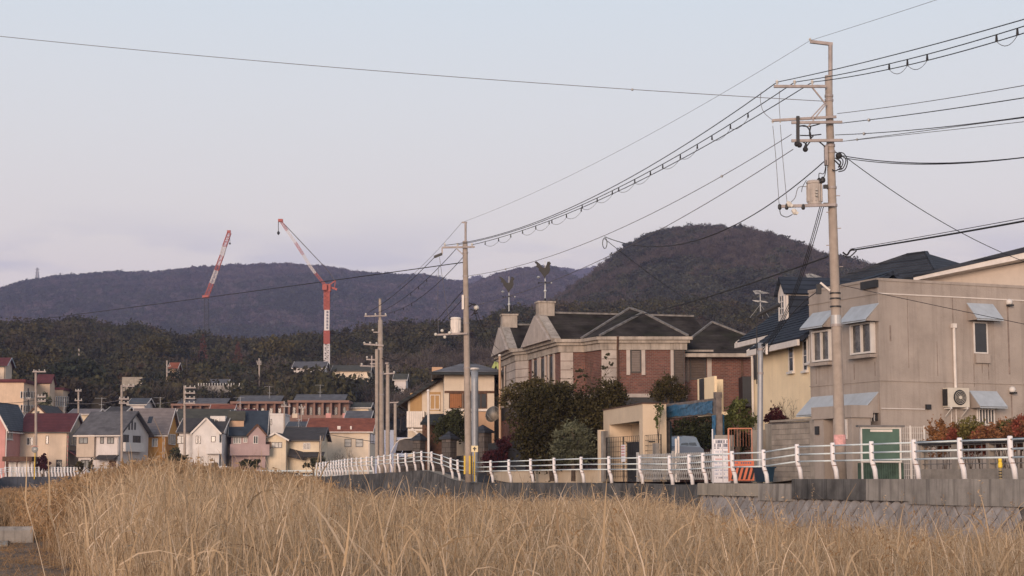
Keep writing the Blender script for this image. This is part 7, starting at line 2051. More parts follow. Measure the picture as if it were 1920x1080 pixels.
r = rect(bF, 890, 772, 923, 806); MB().box(r[0], bW, -0.04, 0.002, -0.2, r[3], bF).build('wall_panel', M['peach'], oh_)
# porch roof
fp_ = Fr((GX(787, 104), 104, 0), R(5)); pW = 66 * 104 / F
MB().slab([fp_(0, -0.3, ZY(793, 104)), fp_(pW, -0.3, ZY(790, 104)), fp_(pW, 2.2, ZY(772, 104)), fp_(0.5, 2.2, ZY(774, 104))], 0.14).build('porch_roof', M['tile_dark'], oh_)
for x in (0.35, pW - 0.3): MB().box(x, x + 0.12, 0, 0.12, -0.2, ZY(796, 104), fp_).build('porch_post', M['timber'], oh_)
MB().box(0.2, pW, 1.7, 1.9, -0.2, ZY(780, 104), fp_).build('porch_wall', M['timber'], oh_)
ck = P(820, 700, 115); MB().box(ck.x - .35, ck.x + .35, 114.6, 115.4, ck.z - 1.2, ZY(689, 115)).build('chimney', M['peach'], oh_)
# green roofed house squeezed beside it
tiles('tile_green', (0.05, 0.12, 0.095), 0.3, 0.15); M['lime_board'] = mat('lime_board', (0.34, 0.40, 0.14), 0.6, 0.05); paint('blue_grey_wall', (0.30, 0.35, 0.42), 0.3)
fG2 = Fr((GX(911, 113), 113, 0), R(-16)); gW = 1.6
gh_, rf = house('green_roof_house', 'narrow house with green gable roof and lime bargeboards left of the brick gable', fG2, gW, 5, ZY(728, 113), ZY(683, 113), 'v', 'blue_grey_wall', 'tile_green', 0.35, 0.08, trim='lime_board')
gFf = face(fG2, 'F', gW, 5); window(gh_, gFf, (0.45, 1.15, ZY(770, 113), ZY(745, 113)), 'frame_white', 'glass', 1, 0.05)
# satellite dish on the brick side
dq = P(926, 778, 100.5)
dsh = thing('satellite_dish', dq, 'pale round dish antenna left of the dark garden trees', 'dish')
MB().lathe(dq, [(0.0, 0.0), (0.3, 0.04), (0.48, 0.13), (0.5, 0.15), (0.46, 0.15), (0, 0.03)], 18, Vector((-0.5, -0.8, 0.3))).build('reflector', M['conc_lite'], dsh, smooth=True)
MB().tube([dq, dq + Vector((0.3, 0.4, -0.3)), dq + Vector((0.45, 0.5, -2.6))], 0.035, 6).build('mount', M['metal'], dsh)
MB().tube([dq + Vector((-.05, -.1, -.4)), dq + Vector((-.4, -.5, 0.0))], 0.02, 5).build('feed_arm', M['metal'], dsh)
# brown service pole beside the brick house
sp = Pole('thin brown pole beside the satellite dish', (937, 668), (938, 890), 99.0, 0.075, 0.07, 'peach', 'service_pole')
MB().lathe(sp.T, [(0.09, 0), (0.09, 0.1), (0, 0.12)], 8).build('cap', M['white_trim'], sp.root)

# ------------------------------------------------------------------ village on the left bank
paint('salmon', (0.55, 0.27, 0.24), 0.15); paint('cream1', (0.66, 0.53, 0.41), 0.2); paint('white1', (0.62, 0.57, 0.55), 0.25); paint('white2', (0.66, 0.62, 0.59), 0.2)
paint('beige1', (0.50, 0.41, 0.33), 0.2); paint('orange_wall', (0.60, 0.29, 0.075), 0.15); paint('mauve', (0.40, 0.29, 0.28), 0.2); paint('cream2', (0.68, 0.57, 0.42), 0.2); paint('cream3', (0.70, 0.58, 0.45), 0.15)
paint('school', (0.62, 0.46, 0.33), 0.2); paint('apartment', (0.235, 0.14, 0.11), 0.2, pattern=('rows', 0.35, 0.02, (0.15, 0.09, 0.07)))
tiles('slate_blue', (0.09, 0.098, 0.11), 0.3, 0.15); tiles('maroon_roof', (0.12, 0.04, 0.042), 0.4, 0.12); tiles('grey_roof', (0.13, 0.125, 0.13), 0.3, 0.18); tiles('pale_roof', (0.22, 0.185, 0.175), 0.3, 0.12)
tiles('dark_roof', (0.068, 0.062, 0.06), 0.3, 0.15); tiles('navy_roof', (0.045, 0.058, 0.075), 0.3, 0.15); tiles('terracotta', (0.26, 0.085, 0.05), 0.3, 0.18); tiles('olive_roof', (0.085, 0.08, 0.062), 0.3, 0.15)
def vh(name, label, x0, x1, d, D, ye, yr, axis, wm, rm, yaw=0.0, oh=0.4, trim='white_trim', z0=-0.3, oe=None):
    fr = Fr((GX(x0, d), d, 0), R(yaw)); W = (x1 - x0) * d / F / max(0.3, math.cos(R(yaw)))
    eave = ZY(ye, d); ridge = ZY(yr, d + (D / 2 if axis == 'u' else 0))
    root, rf = house(name, label, fr, W, D, eave, ridge, axis, wm, rm, oh, 0.12, z0, trim=trim, oe=oe)
    return root, rf, fr, face(fr, 'F', W, D), face(fr, 'R', W, D), W
# pink house
h1, rf, fr, fF, fRt, W = vh('pink_house', 'salmon pink house with slate blue roof at the left edge', -42, 8, 200, 8, 800, 757, 'v', 'salmon', 'slate_blue', -3)
window(h1, fRt, rect(fRt, 11, 805, 23, 824), 'frame_white', 'glass_lite', 1, 0.1, 0.08, sill=True); window(h1, fRt, rect(fRt, 40, 807, 47, 828), 'frame_white', 'shutter_orange', 0, 0.08, 0.05)
MB().tube([fRt(0.05, -0.1, 0), fRt(0.05, -0.1, ZY(798, 200))], 0.07, 5).build('downpipe', M['white_trim'], h1)
window(h1, fF, rect(fF, -20, 806, -8, 826), 'frame_white', 'glass', 1, 0.1, 0.06)
# carport of the pink house
f_ = Fr((GX(8, 197.5), 197.5, 0), 0)
cpk = thing('carport', f_(1.5, 1, -0.1), 'dark flat roofed carport with white wall before the pink house', 'carport')
MB().box(-0.3, 3.1, 0, 3.0, ZY(865, 197.5), ZY(856, 197.5), f_).build('roof', M['timber'], cpk)
MB().box(0.1, 2.9, 1.2, 1.4, -0.2, ZY(866, 197.5), f_).build('back_wall', M['white2'], cpk)
for x in (0.2, 1.3, 2.8): MB().box(x, x + 0.12, 0.1, 0.22, -0.2, ZY(865.5, 197.5), f_).build('post', M['timber'], cpk)
# convex mirror and red lamp
mq = P(66, 843, 197)
tm = thing('traffic_mirror', (mq.x, mq.y, -0.1), 'round pale traffic mirror on a post before the maroon roofed house', 'mirror')
MB().tube([(mq.x, mq.y, -0.1), (mq.x, mq.y, mq.z)], 0.06, 6).build('post', M['yellow'], tm)
MB().lathe(mq + Vector((0, -0.1, 0)), [(0.36, 0), (0.38, 0.05), (0.34, 0.07), (0.2, 0.12), (0, 0.14)], 16, (0, -1, 0.05)).build('mirror', M['glass_lite'], tm, smooth=True)
MB().box(mq.x - .38, mq.x + .38, mq.y - .25, mq.y, mq.z + .36, mq.z + .42).build('hood', M['salmon'], tm)
# maroon roof house
h2, rf, fr, fF, fRt, W = vh('maroon_roof_house', 'cream house with maroon roof behind the village pole', 34, 125, 205, 7.5, 808, 777, 'u', 'cream1', 'maroon_roof', 0, 0.35)
window(h2, fF, rect(fF, 86, 817, 91, 833), 'frame_dark', 'glass', 0, 0.06); window(h2, fF, rect(fF, 105, 862, 116, 885), 'frame_dark', 'glass', 1, 0.06); window(h2, fF, rect(fF, 50, 820, 62, 835), 'frame_white', 'glass', 1, 0.08)
window(h2, fRt, rect(fRt, 132, 816, 144, 836), 'frame_white', 'glass_lite', 1, 0.12, 0.1)
for k in range(9): MB().box(W - 0.16, W + 0.03, -0.03, 0.2, 0.4 + k * 0.55, 0.66 + k * 0.55, fr).build('corner_brick', M['salmon'], h2)
MB().slab([fRt(0.2, -1.3, ZY(857, 205)), fRt(3.5, -1.3, ZY(857, 205)), fRt(3.5, 0, ZY(844, 205)), fRt(0.2, 0, ZY(844, 205))], 0.1).build('porch_roof', M['maroon_roof'], h2)
# grey gable house
h3, rf, fr, fF, fRt, W = vh('grey_gable_house', 'white and beige house with grey roof and dark edged gable', 146, 224, 204, 8.2, 813, 774, 'u', 'white1', 'grey_roof', -13, 0.5, 'frame_dark')
r = rect(fF, 147, 816, 180, 857); MB().box(r[0], r[1], -0.5, 0.002, r[2], r[3], fF).build('projecting_bay', M['beige1'], h3)
fB2 = Fr(fF(0, -0.5, 0), fF.yaw); window(h3, fB2, rect(fB2, 148, 820, 165, 832), 'frame_dark', 'glass_lite', 1, 0.07)
window(h3, fF, rect(fF, 188, 819, 195, 832), 'frame_dark', 'glass_lite', 0, 0.07); window(h3, fF, rect(fF, 201, 820, 214, 832), 'frame_dark', 'glass_lite', 1, 0.07); window(h3, fF, rect(fF, 152, 862, 168, 878), 'frame_dark', 'glass_lite', 1, 0.1)
window(h3, fRt, rect(fRt, 229, 815, 241, 829), 'frame_dark', 'glass', 1, 0.06); window(h3, fRt, rect(fRt, 249, 817, 263, 831), 'frame_dark', 'glass', 1, 0.06)
for (x, y0) in ((242, 793), (247.5, 787), (253, 792)): 
    r = rect(fRt, x - 1.2, y0, x + 1.2, 806); MB().box(r[0], r[1], -0.05, 0.002, r[2], r[3], fRt).build('gable_slit', M['frame_dark'], h3)
r = rect(fRt, 226, 830, 262, 847); balcony(h3, fRt, r, M['white2'], 0.7)
MB().slab([fF(2.6, -1.4, ZY(861, 203)), fF(5.2, -1.4, ZY(861, 203)), fF(5.2, 0, ZY(853, 203)), fF(2.6, 0, ZY(853, 203))], 0.1).build('porch_roof', M['dark_roof'], h3)
MB().box(4.0, 5.0, -0.05, 0.002, -0.2, 2.1, fF).build('door', M['timber'], h3)
# orange house
h4, rf, fr, fF, fRt, W = vh('orange_house', 'bright orange house with pale brown roof and skylight', 240, 309, 213, 7, 813, 768, 'u', 'orange_wall', 'pale_roof', -2, 0.35)
window(h4, fRt, rect(fRt, 315, 814, 328, 834), 'frame_white', 'glass_lite', 3, 0.1, 0.1); window(h4, fF, rect(fF, 285, 822, 296, 838), 'frame_white', 'glass_lite', 1, 0.1)
sl_ = (ZY(768, 216.5) - ZY(813, 213)) / 3.5
c = P(285, 789, 214.7); MB().slab([Vector((c.x - .5, c.y - .5, c.z - .5 * sl_ + .12)), Vector((c.x + .5, c.y - .5, c.z - .5 * sl_ + .12)), Vector((c.x + .5, c.y + .5, c.z + .5 * sl_ + .12)), Vector((c.x - .5, c.y + .5, c.z + .5 * sl_ + .12))], 0.1).build('skylight', M['glass'], rf)
MB().tube([fF(W - 0.3, -0.1, 0), fF(W - 0.3, -0.1, ZY(812, 213))], 0.06, 5).build('downpipe', M['white_trim'], h4)
# white house
h5, rf, fr, fF, fRt, W = vh('white_house', 'white house with dark gable roof, tall slit windows and corner balcony', 334, 414, 208, 8, 810, 786, 'u', 'white2', 'dark_roof', 0, 0.3)
f5 = Fr(fr((361 - 334) * 208 / F, -0.6, 0), 0); w5 = 50 * 208 / F
gable_walls(MB(), w5, 1.5, ZY(811, 207), ZY(785, 207), 'v', -0.2, f5).build('front_wing', M['white2'], h5)
r5 = gable_roof(MB(), w5, 3.5, ZY(811, 207), ZY(785, 207), 'v', 0.25, 0.1, f5, 0.2).build('wing_roof', M['dark_roof'], h5); verge(r5, w5, 3.5, ZY(811, 207), ZY(785, 207), 'v', 0.25, 0.1, f5, M['white_trim'], 0.2, (0,))
f5F = face(f5, 'F', w5, 1.5)
for x in (369, 374.5): window(h5, f5F, rect(f5F, x - 1.7, 817, x + 1.9, 832), 'frame_dark', 'glass', 0, 0.05)
for x in (369, 374, 379): window(h5, f5F, rect(f5F, x - 1.6, 856, x + 1.6, 870), 'frame_dark', 'glass', 0, 0.05)
window(h5, fF, rect(fF, 332, 817, 348, 832), 'frame_dark', 'glass_lite', 1, 0.07); window(h5, f5F, rect(f5F, 396, 818, 404, 829), 'frame_dark', 'glass', 0, 0.06); window(h5, f5F, rect(f5F, 390, 856, 394, 870), 'frame_dark', 'glass', 0, 0.05)
tw0 = Fr((GX(392, 211), 211, 0), 0); MB().box(0, 28 * 211 / F, 0, 4, -0.2, ZY(780, 211), tw0).build('tower_block', M['white2'], h5)
window(h5, tw0, rect(tw0, 394, 784, 411, 802), 'frame_white', 'glass', 1, 0.1)
balcony(h5, f5F, rect(f5F, 388, 830, 418, 851), M['white2'], 0.8)
MB().box(w5 - 0.9, w5 - 0.1, -0.03, 0.002, -0.2, 1.9, f5F).build('garage_door', M['frame_dark'], h5)
# pink grey house with navy roof
h6, rf, fr, fF, fRt, W = vh('mauve_house', 'dusty pink house with navy roof, turret dormer and balcony', 432, 494, 211, 7.5, 815, 772, 'u', 'mauve', 'navy_roof', 6, 0.35)
window(h6, fF, rect(fF, 437, 819, 452, 832), 'frame_white', 'glass_lite', 2, 0.08); window(h6, fF, rect(fF, 456, 820, 464, 830), 'frame_white', 'glass_lite', 1, 0.08)
f6 = Fr(fr(W * 0.52, -0.5, 0), fr.yaw); w6 = 2.1
gable_walls(MB(), w6, 2.0, ZY(815, 210), ZY(797, 210), 'v', -0.2, f6).build('front_wing', M['mauve'], h6)
r6 = gable_roof(MB(), w6, 3.0, ZY(815, 210), ZY(797, 210), 'v', 0.2, 0.1, f6, 0.2).build('wing_roof', M['olive_roof'], h6); verge(r6, w6, 3.0, ZY(815, 210), ZY(797, 210), 'v', 0.2, 0.1, f6, M['timber'], 0.2, (0,))
f6F = face(f6, 'F', w6, 2); window(h6, f6F, rect(f6F, 475, 817, 484, 832), 'frame_white', 'glass', 1, 0.07)
balcony(h6, f6F, (-2.2, w6 + 0.5, ZY(854, 210), ZY(833, 210)), M['mauve'], 0.7)
f7 = Fr((GX(428, 212), 212, 0), R(8)); w7 = 27 * 212 / F
gable_walls(MB(), w7, 2.6, ZY(788, 212), ZY(774, 212), 'u', ZY(815, 212), f7).build('turret', M['peach'], h6)
gable_roof(MB(), w7, 2.6, ZY(788, 212), ZY(772, 212), 'u', 0.15, 0.1, f7).build('turret_roof', M['olive_roof'], h6)
MB().box(1.0, 1.9, -0.55, -0.5, -0.2, 2.0, fF).build('door', M['timber'], h6); window(h6, fF, rect(fF, 462, 862, 474, 876), 'frame_white', 'glass', 1, 0.07)
# cream tiled house
h7, rf, fr, fF, fRt, W = vh('cream_tiled_house', 'cream house with grey tiled gables and shuttered windows', 533, 600, 214, 8, 824, 803, 'u', 'cream2', 'dark_roof', 0, 0.45, 'tile_grey')
f8 = Fr((GX(495, 212), 212, 0), 0); w8 = 40 * 212 / F
gable_walls(MB(), w8, 6, ZY(824, 212), ZY(813, 212), 'v', -0.2, f8).build('front_wing', M['cream2'], h7)
r8 = gable_roof(MB(), w8, 6, ZY(824, 212), ZY(813, 212), 'v', 0.4, 0.13, f8).build('wing_roof', M['dark_roof'], h7); verge(r8, w8, 6, ZY(824, 212), ZY(813, 212), 'v', 0.4, 0.13, f8, M['white_trim'], None, (0,))
f8F = face(f8, 'F', w8, 6)
window(h7, f8F, rect(f8F, 509, 829, 529, 840), 'frame_dark', 'glass_lite', 2, 0.07); r = rect(f8F, 498, 828, 508, 841); MB().box(r[0], r[1], -0.08, 0.002, r[2], r[3], f8F).build('shutter', M['timber'], h7)
window(h7, fF, rect(fF, 568, 830, 582, 843), 'frame_white', 'glass', 1, 0.07); window(h7, fF, rect(fF, 548, 852, 551, 856), 'frame_dark', 'glass', 0, 0.04)
MB().slab([fF(0.6, -1.2, ZY(855, 213)), fF(2.6, -1.2, ZY(862, 213)), fF(2.6, 0, ZY(848, 213)), fF(0.6, 0, ZY(840, 213))], 0.12).build('porch_roof', M['dark_roof'], h7)
MB().slab([fF(2.4, -1.6, ZY(856, 213)), fF(5.0, -1.6, ZY(856, 213)), fF(5.0, 0, ZY(847, 213)), fF(2.4, 0, ZY(847, 213))], 0.12).build('porch_roof', M['dark_roof'], h7)
MB().box(0.1, w8 - 0.1, -0.12, 0.002, 0.2, 0.7, f8F).build('base_strip', M['frame_dark'], h7); MB().box(0.1, 4.8, -0.12, 0.002, 0.2, 0.7, fF).build('base_strip', M['frame_dark'], h7)
# big cream house with terracotta roof
h8, rf, fr, fF, fRt, W = vh('terracotta_house', 'large cream house with terracotta roof beside the many armed pole', 578, 692, 226, 9, 808, 786, 'u', 'cream3', 'terracotta', 0, 0.5)
for (x0, x1) in ((646, 659), (667, 681), (596, 611)): window(h8, fF, rect(fF, x0, 823, x1, 838), 'frame_dark', 'glass_lite', 0, 0.06, 0.06, hbar=1)
window(h8, fRt, rect(fRt, 694, 814, 705, 832), 'frame_dark', 'glass', 1, 0.06)
for x in (634, 637, 658): 
    c = P(x, 806, 226.3); MB().box(c.x - .1, c.x + .1, 226.2, 226.4, c.z - 0.2, c.z + 0.5).build('vent_pipe', M['white_trim'], rf)
# cream block between, white flat block, roofs behind
def block(name, label, x0, x1, d, D, yt, m, z0=-0.3, wins=(), cap=None, yaw=0):
    fr = Fr((GX(x0, d), d, 0), R(yaw)); W = (x1 - x0) * d / F / math.cos(R(yaw))
    t = thing(name, fr(W / 2, D / 2, z0), label, 'building')
    zt = ZY(yt, d); MB().box(0, W, 0, D, z0, zt, fr).build('wall', M[m], t)
    MB().box(-0.1, W + 0.1, -0.1, D + 0.1, zt + .003, zt + 0.2, fr).build('parapet', M[cap or m], t)
    fF = face(fr, 'F', W, D)
    for w in wins: window(t, fF, rect(fF, *w), 'frame_dark', 'glass', 0, 0.06)
    return t, fr, fF, W
block('white_block', 'small pale flat roofed block behind the tiled houses', 502, 531, 240, 6, 778, 'white2', wins=((507, 786, 510, 797),))
block('cream_block', 'low cream flat roofed block at the end of the village', 590, 640, 250, 6, 790, 'cream3')
vh('back_house', 'house with plain red brown roof below the right apartment', 560, 645, 245, 8, 802, 788, 'u', 'cream1', 'terracotta', 0)
vh('back_house', 'house with small blue grey gable before the right apartment', 596, 618, 243, 4, 800, 791, 'v', 'white1', 'slate_blue', 0, 0.3)
vh('back_house', 'house with dark maroon roof behind the navy turret roof', 447, 475, 236, 7, 790, 769, 'u', 'cream1', 'maroon_roof', 10)
vh('back_house', 'cream house with long olive roof above the white house', 330, 425, 232, 8, 788, 768, 'u', 'cream2', 'olive_roof', 4)
vh('back_house', 'pale house with grey roof just above the orange house', 320, 350, 240, 6, 790, 774, 'u', 'cream3', 'grey_roof', 0)
vh('back_house', 'house with low blue roof behind the maroon roof', 240, 268, 275, 6, 758, 748, 'u', 'white1', 'slate_blue', 0)
vh('back_house', 'cream house with flat roof line behind the grey gable', 130, 175, 255, 6, 776, 768, 'u', 'cream2', 'pale_roof', 0)
vh('back_house', 'long pale house behind the orange roof', 185, 262, 262, 6, 775, 769, 'u', 'cream3', 'pale_roof', 0)
vh('back_house', 'small white house right of the brown apartments', 655, 690, 262, 6, 764, 756, 'u', 'cream2', 'olive_roof', 0)
h9, rf, fr, fF, fRt, W = vh('white_gable_house', 'white gabled house with black roof between school and maroon roof', 47, 88, 238, 7, 781, 761, 'v', 'cream3', 'dark_roof', -6, 0.3, 'timber')
window(h9, fF, rect(fF, 70, 771, 74, 777), 'frame_dark', 'glass', 0, 0.08)
vh('blue_eaved_house', 'fragment of a house with pale blue eaves high at the left edge', -40, 3, 300, 4, 684, 672, 'u', 'cream1', 'maroon_roof', 0, 0.5, 'awning', 14)
# brown apartment blocks with recessed balconies
def apartments(label, x0, x1, d, yt, yb, rows, cols, seed):
    fr = Fr((GX(x0, d), d, 0), 0); W = (x1 - x0) * d / F; zt = ZY(yt, d); g = random.Random(seed)
    t = thing('apartment_block', fr(W / 2, 4, -0.3), label, 'building')
    MB().box(0, W, 1.2, 9, -0.3, zt, fr).build('wall', M['apartment'], t)
    MB().box(-0.2, W + 0.2, -0.3, 9.2, zt + .003, zt + 0.35, fr).build('roof_slab', M['apartment'], t)
    MB().slab([fr(0.5, 1, zt + 0.4), fr(W - 0.5, 1, zt + 0.4), fr(W - 0.5, 5, zt + 1.5), fr(0.5, 5, zt + 1.5)], 0.12).build('roof', M['grey_roof'], t)
    fh = 2.9
    for r_ in range(rows):
        z = zt - (r_ + 1) * fh
        MB().box(0, W, 0.0, 1.198, z, z + 0.15, fr).build('floor_slab', M['apartment'], t)
        for c_ in range(cols):
            u0, u1 = W * c_ / cols, W * (c_ + 1) / cols
            MB().box(u0 + 0.02, u1 - 0.02, 0.0, 0.1, z + 0.152, z + 1.05, fr).build('balcony', M['apartment'], t)
            MB().box(u0 - 0.15, u0 + 0.15, -0.02, 1.19, z + 0.16, z + fh - 0.01, fr).build('pier', M['apartment'], t)
            ff = Fr(fr(0, 1.19, 0), fr.yaw)
            window(t, ff, (u0 + 0.4, u1 - 0.4, z + 0.2, z + 2.3), 'frame_dark', g.choice(['glass', 'glass', 'glass_lite']), 2, 0.07)
            if g.random() < 0.4: MB().box(u0 + 0.5, u0 + 1.3, -0.06, -0.01, z + 0.6, z + 1.3, fr).build('hung_bedding', M[g.choice(['white2', 'cream1', 'salmon'])], t)
    return t
apartments('brown brick apartment block with balconies, left of the pair', 432, 528, 262, 757, 790, 3, 6, 1)
apartments('brown brick apartment block with balconies, right of the pair', 540, 650, 258, 755, 790, 3, 7, 2)
apartments('low brown apartment block half hidden above the white house', 320, 425, 280, 761, 790, 2, 6, 3)
# school with tower
fS = Fr((GX(-60, 262), 262, 0), R(4))
sW = (37 + 60) * 262 / F; sz = ZY(717, 262)
scb = thing('school_building', fS(sW / 2, 10, -0.3), 'peach school building with red brown roof edge and gabled tower', 'building')
MB().box(0, sW, 0, 21, -0.3, sz, fS).build('wall', M['school'], scb)
MB().box(-0.3, sW + 0.3, -0.3, 21.3, sz + .003, sz + 0.5, fS).build('roof', M['maroon_roof'], scb)
sR = face(fS, 'R', sW, 21)
for (y0, y1) in ((734, 747), (759, 773)):
    for k in range(6):
        x0 = 38 + k * 4.9; window(scb, sR, rect(sR, x0, y0, x0 + 3.4, y1), 'frame_white', 'glass', 0, 0.1, 0.06)
fT2 = Fr((GX(64, 271), 271, 0), R(4)); tz = ZY(718, 271)
gable_walls(MB(), 2.0, 4.0, tz, ZY(704, 273), 'u', sz - 6, fT2).build('tower', M['school'], scb)
gable_roof(MB(), 2.0, 4.0, tz, ZY(704, 273), 'u', 0.3, 0.15, fT2).build('tower_roof', M['maroon_roof'], scb)
fS2 = Fr((GX(95, 281), 281, 0), R(4))
sc2 = thing('school_wing', fS2(2, 10, -0.3), 'grey peach rear wing of the school with tall ribbed windows', 'building')
w2 = 1.6; z2 = ZY(731, 281)
MB().box(-3, w2, 0, 26, -0.3, z2, fS2).build('wall', M['school'], sc2); MB().box(-3.2, w2 + 0.2, -0.2, 26.2, z2 + .003, z2 + 0.4, fS2).build('roof', M['maroon_roof'], sc2)
s2R = face(fS2, 'R', w2, 26)
for k in range(6): x0 = 104 + k * 4.2; window(sc2, s2R, rect(s2R, x0, 743, x0 + 2.2, 762), 'frame_white', 'shutter_brown', 0, 0.1, 0.08)
# cars and shrubs of the village
c_ = P(379, HOR, 196); car(Fr((c_.x, 196, -0.1), R(4)), 'white car parked before the white village house', M['car_white'], 3.4)
tree('village_bush', 'dark green bush between orange and white houses', 330, 192, [(328, 853, 22, 26), (338, 862, 22, 22), (322, 866, 18, 20)], 1500, 0.16, M['camellia'], 'bush', seed=31)
tree('village_bush', 'dark clipped shrub before the mauve house balcony', 472, 203, [(468, 868, 22, 14), (480, 869, 18, 14), (455, 870, 14, 12)], 1000, 0.15, M['camellia'], 'bush', seed=32)
tree('village_bush', 'dark shrub before the cream tiled house porch', 590, 205, [(585, 868, 20, 16), (602, 868, 22, 18), (575, 872, 14, 12)], 1000, 0.15, M['camellia'], 'bush', seed=33)
tree('village_bush', 'dark reddish shrub left of the maroon roofed house', 80, 198, [(80, 866, 18, 26), (74, 874, 14, 14), (88, 872, 12, 16)], 900, 0.15, M['maroon'], 'bush', seed=34)
tree('village_bush', 'dark creeper covered window bush before the grey gable house', 160, 199, [(150, 876, 12, 22), (171, 874, 10, 26)], 600, 0.15, M['juniper'], 'bush', seed=35)
tree('school_tree', 'grey green conifer standing before the school', 85, 250, [(85, 768, 26, 30), (86, 752, 18, 24), (85, 738, 10, 16)], 1300, 0.2, M['feather'], seed=36)
tree('school_tree', 'small grey conifer at the corner of the school', 20, 240, [(20, 775, 12, 14), (19, 766, 7, 12)], 500, 0.18, M['feather'], seed=37)
bare_tree('bare_tree', 'leafless spreading tree before the big cream house, left one', 640, 208, 0, ZY(838, 208), 41, w=0.5)
bare_tree('bare_tree', 'leafless spreading tree before the big cream house, right one', 660, 210, 0, ZY(835, 210), 42, w=0.5)
# ------------------------------------------------------------------ single trees that stand out on the wooded hill
def hill_tree(name, label, px, ytop, wpx, hpx, d, kind, m, seed):
    c = P(px, ytop, d); s = d / F; h = hpx * s
    t = thing(name, (c.x, c.y, c.z - h), label, 'tree')
    g = np.random.default_rng(seed)
    C = crown_points(g, 90, 10, 0.075 if kind == 'dome' else 0.04, dome_shape if kind == 'dome' else cone_shape)
    C = C * np.array([wpx * s, wpx * s, h]) + np.array([c.x, c.y, c.z - h])
    V, Fa = quad_cloud(C, 0.045 * wpx * s, g, up=0.3)
    mesh_object('crown', V, Fa, m, t, uv=False)
    b = Vector((c.x, c.y, c.z - h * 1.15)); MB().tube([b, b + Vector((0, 0, h))], [0.03 * wpx * s, 0.01 * wpx * s], 6).build('trunk', M['bark'], t)
lm('cedar_red', ((0.115, 0.046, 0.038), (0.12, 0.05, 0.04)), nscale=0.3); lm('cedar_blue', ((0.02, 0.027, 0.03), (0.024, 0.03, 0.03)), nscale=0.3); lm('olive_dome', ((0.075, 0.065, 0.028), (0.085, 0.07, 0.03)), nscale=0.3); lm('deep_green', ((0.036, 0.042, 0.026), (0.04, 0.046, 0.026)), nscale=0.3)
for a in (('red_cedar', 'rusty red cedar below the left crane', 381, 628, 26, 80, 420, 'cone', 'cedar_red', 1), ('red_cedar', 'rusty red cedar midway between the two cranes', 447, 640, 28, 70, 420, 'cone', 'cedar_red', 2),
          ('dark_cedar', 'blue black cedar left of the first rusty cedar', 351, 655, 26, 60, 400, 'cone', 'cedar_blue', 3), ('dark_cedar', 'dark cedar directly under the first rusty cedar', 379, 660, 30, 70, 390, 'cone', 'cedar_blue', 4),
          ('dark_cedar', 'dark cedar between the two rusty cedars', 410, 668, 30, 55, 395, 'cone', 'deep_green', 5), ('domed_oak', 'broad olive domed oak left of the cedars', 295, 630, 66, 55, 430, 'dome', 'olive_dome', 6),
          ('domed_oak', 'broad olive domed oak left of the standing crane mast', 520, 635, 80, 70, 440, 'dome', 'olive_dome', 7), ('domed_oak', 'rounded green oak at the foot of the hillside pole', 440, 682, 50, 48, 360, 'dome', 'deep_green', 8),
          ('domed_oak', 'rounded olive green oak low down left of the crane foot', 566, 695, 40, 50, 335, 'dome', 'olive_dome', 9), ('domed_oak', 'large dark green oak behind the school roof', 150, 668, 110, 80, 330, 'dome', 'deep_green', 10),
          ('domed_oak', 'olive oak above the left edge of the school', 45, 660, 70, 60, 360, 'dome', 'olive_dome', 11), ('dark_cedar', 'dark rounded evergreen before the pale hillside wall', 282, 705, 34, 48, 315, 'dome', 'cedar_blue', 12),
          ('dark_cedar', 'dark evergreen at left of the three armed pole', 376, 728, 34, 36, 300, 'dome', 'cedar_blue', 13), ('domed_oak', 'green oak left of the small hillside roof', 320, 690, 46, 56, 340, 'dome', 'deep_green', 14)):
    hill_tree(a[0], a[1], *a[2:8], M[a[8]], a[9])
# pale retaining walls and hillside buildings
for (x0, x1, y0, y1, d, lb) in ((224, 262, 707, 722, 320, 'pale concrete retaining wall among the hillside trees'), (368, 450, 718, 742, 312, 'grey fenced retaining wall above the apartments')):
    f_ = Fr((GX(x0, d), d, 0), 0); w = (x1 - x0) * d / F; t = thing('retaining_wall', f_(w / 2, 0, ZY(y1, d)), lb, 'wall')
    MB().box(0, w, 0, 0.6, ZY(y1 + 20, d), ZY(y0 + (5 if x0 > 300 else 0), d), f_).build('wall', M['conc_lite'] if x0 < 300 else M['conc'], t)
    if x0 > 300:
        for k in range(17): x = w * k / 16; MB().box(x - 0.06, x + 0.06, 0.2, 0.3, ZY(y0 + 5, d), ZY(y0, d), f_).build('fence_post', M['metal'], t)
vh('hillside_house', 'long pale low building under the standing crane', 548, 605, 345, 8, 690, 679, 'u', 'white1', 'grey_roof', 0, 0.4, 'white_trim', 10)
vh('hillside_house', 'pale low buildings right of the crane mast', 622, 690, 350, 8, 695, 686, 'u', 'cream3', 'olive_roof', 0, 0.4, 'white_trim', 10)
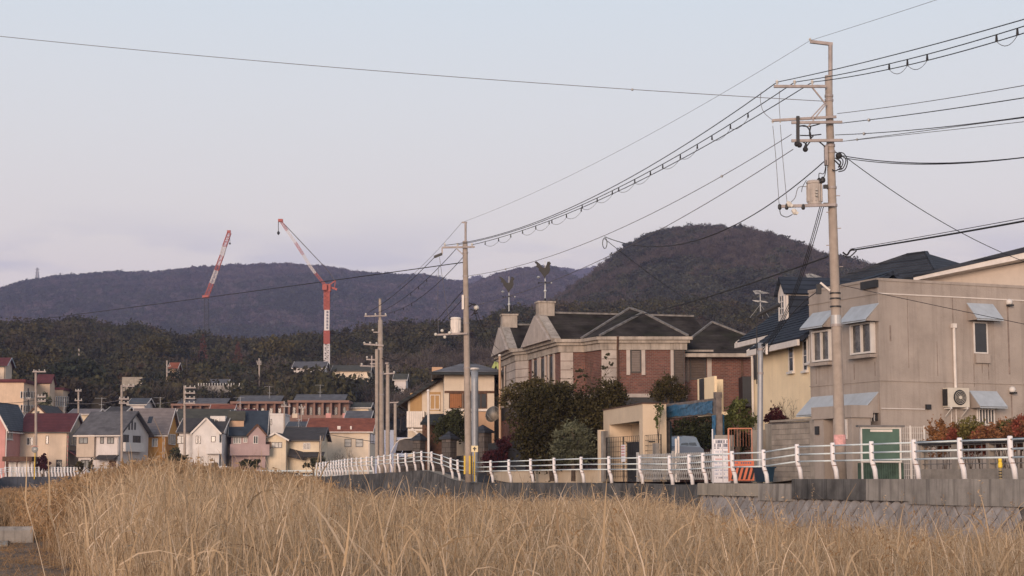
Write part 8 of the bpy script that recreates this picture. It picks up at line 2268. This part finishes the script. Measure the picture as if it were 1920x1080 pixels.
vh('hillside_house', 'tiny rusty red roofed hut by the hillside pole', 314, 326, 345, 4, 690, 681, 'u', 'peach', 'terracotta', 0, 0.4, 'white_trim', 10)

for a in (('ridge_pine', 'round crowned pine standing tallest on the round hill ridge', 1293, 419, 27, 24, 1150, 'dome', 'deep_green', 21), ('ridge_pine', 'smaller round pine just left on the round hill ridge', 1271, 429, 18, 18, 1150, 'dome', 'deep_green', 22),
          ('ridge_pine', 'round pine in the middle of the hill ridge bare trees', 1352, 420, 22, 20, 1150, 'dome', 'deep_green', 23), ('ridge_pine', 'low pine on the right slope of the round hill', 1484, 450, 18, 14, 1140, 'dome', 'deep_green', 24)):
    hill_tree(a[0], a[1], *a[2:8], M[a[8]], a[9])

# television aerials and a few more roofs crowding the village
for (px, py, d, h, lb) in ((190, 775, 206, 2.0, 'thin aerial on the grey gabled village roof'), (120, 778, 208, 2.0, 'thin aerial on the maroon village roof'), (505, 752, 262, 2.4, 'thin aerial on the left apartment roof'),
                           (600, 752, 258, 2.6, 'thin aerial on the right apartment roof'), (450, 770, 214, 1.8, 'thin aerial above the turret dormer'), (560, 800, 216, 1.8, 'thin aerial on the cream tiled house roof'), (300, 770, 214, 1.8, 'thin aerial on the orange house roof')):
    antenna(P(px, py + 1, d + 3), h, lb, 0.6)
vh('back_house', 'small cream gabled house between grey and orange roofs', 196, 226, 238, 6, 776, 764, 'u', 'cream1', 'dark_roof', -5)
vh('back_house', 'pale house with brown roof left of the left apartment', 395, 432, 250, 6, 772, 760, 'u', 'white1', 'terracotta', 5)
vh('back_house', 'white low house between the tiled and terracotta roofs', 540, 575, 236, 6, 800, 792, 'u', 'white2', 'slate_blue', 0)
vh('back_house', 'grey roofed house peeping over the terracotta ridge', 650, 690, 244, 6, 784, 772, 'u', 'cream1', 'grey_roof', 0)
vh('hillside_house', 'small pale house among trees right of the many armed pole', 738, 760, 330, 6, 712, 702, 'u', 'white1', 'olive_roof', 0, 0.3, 'white_trim', 8)
vh('hillside_house', 'small grey house among hillside trees right of the pale wall', 388, 420, 330, 6, 722, 712, 'u', 'mauve', 'grey_roof', 0, 0.3, 'white_trim', 8)
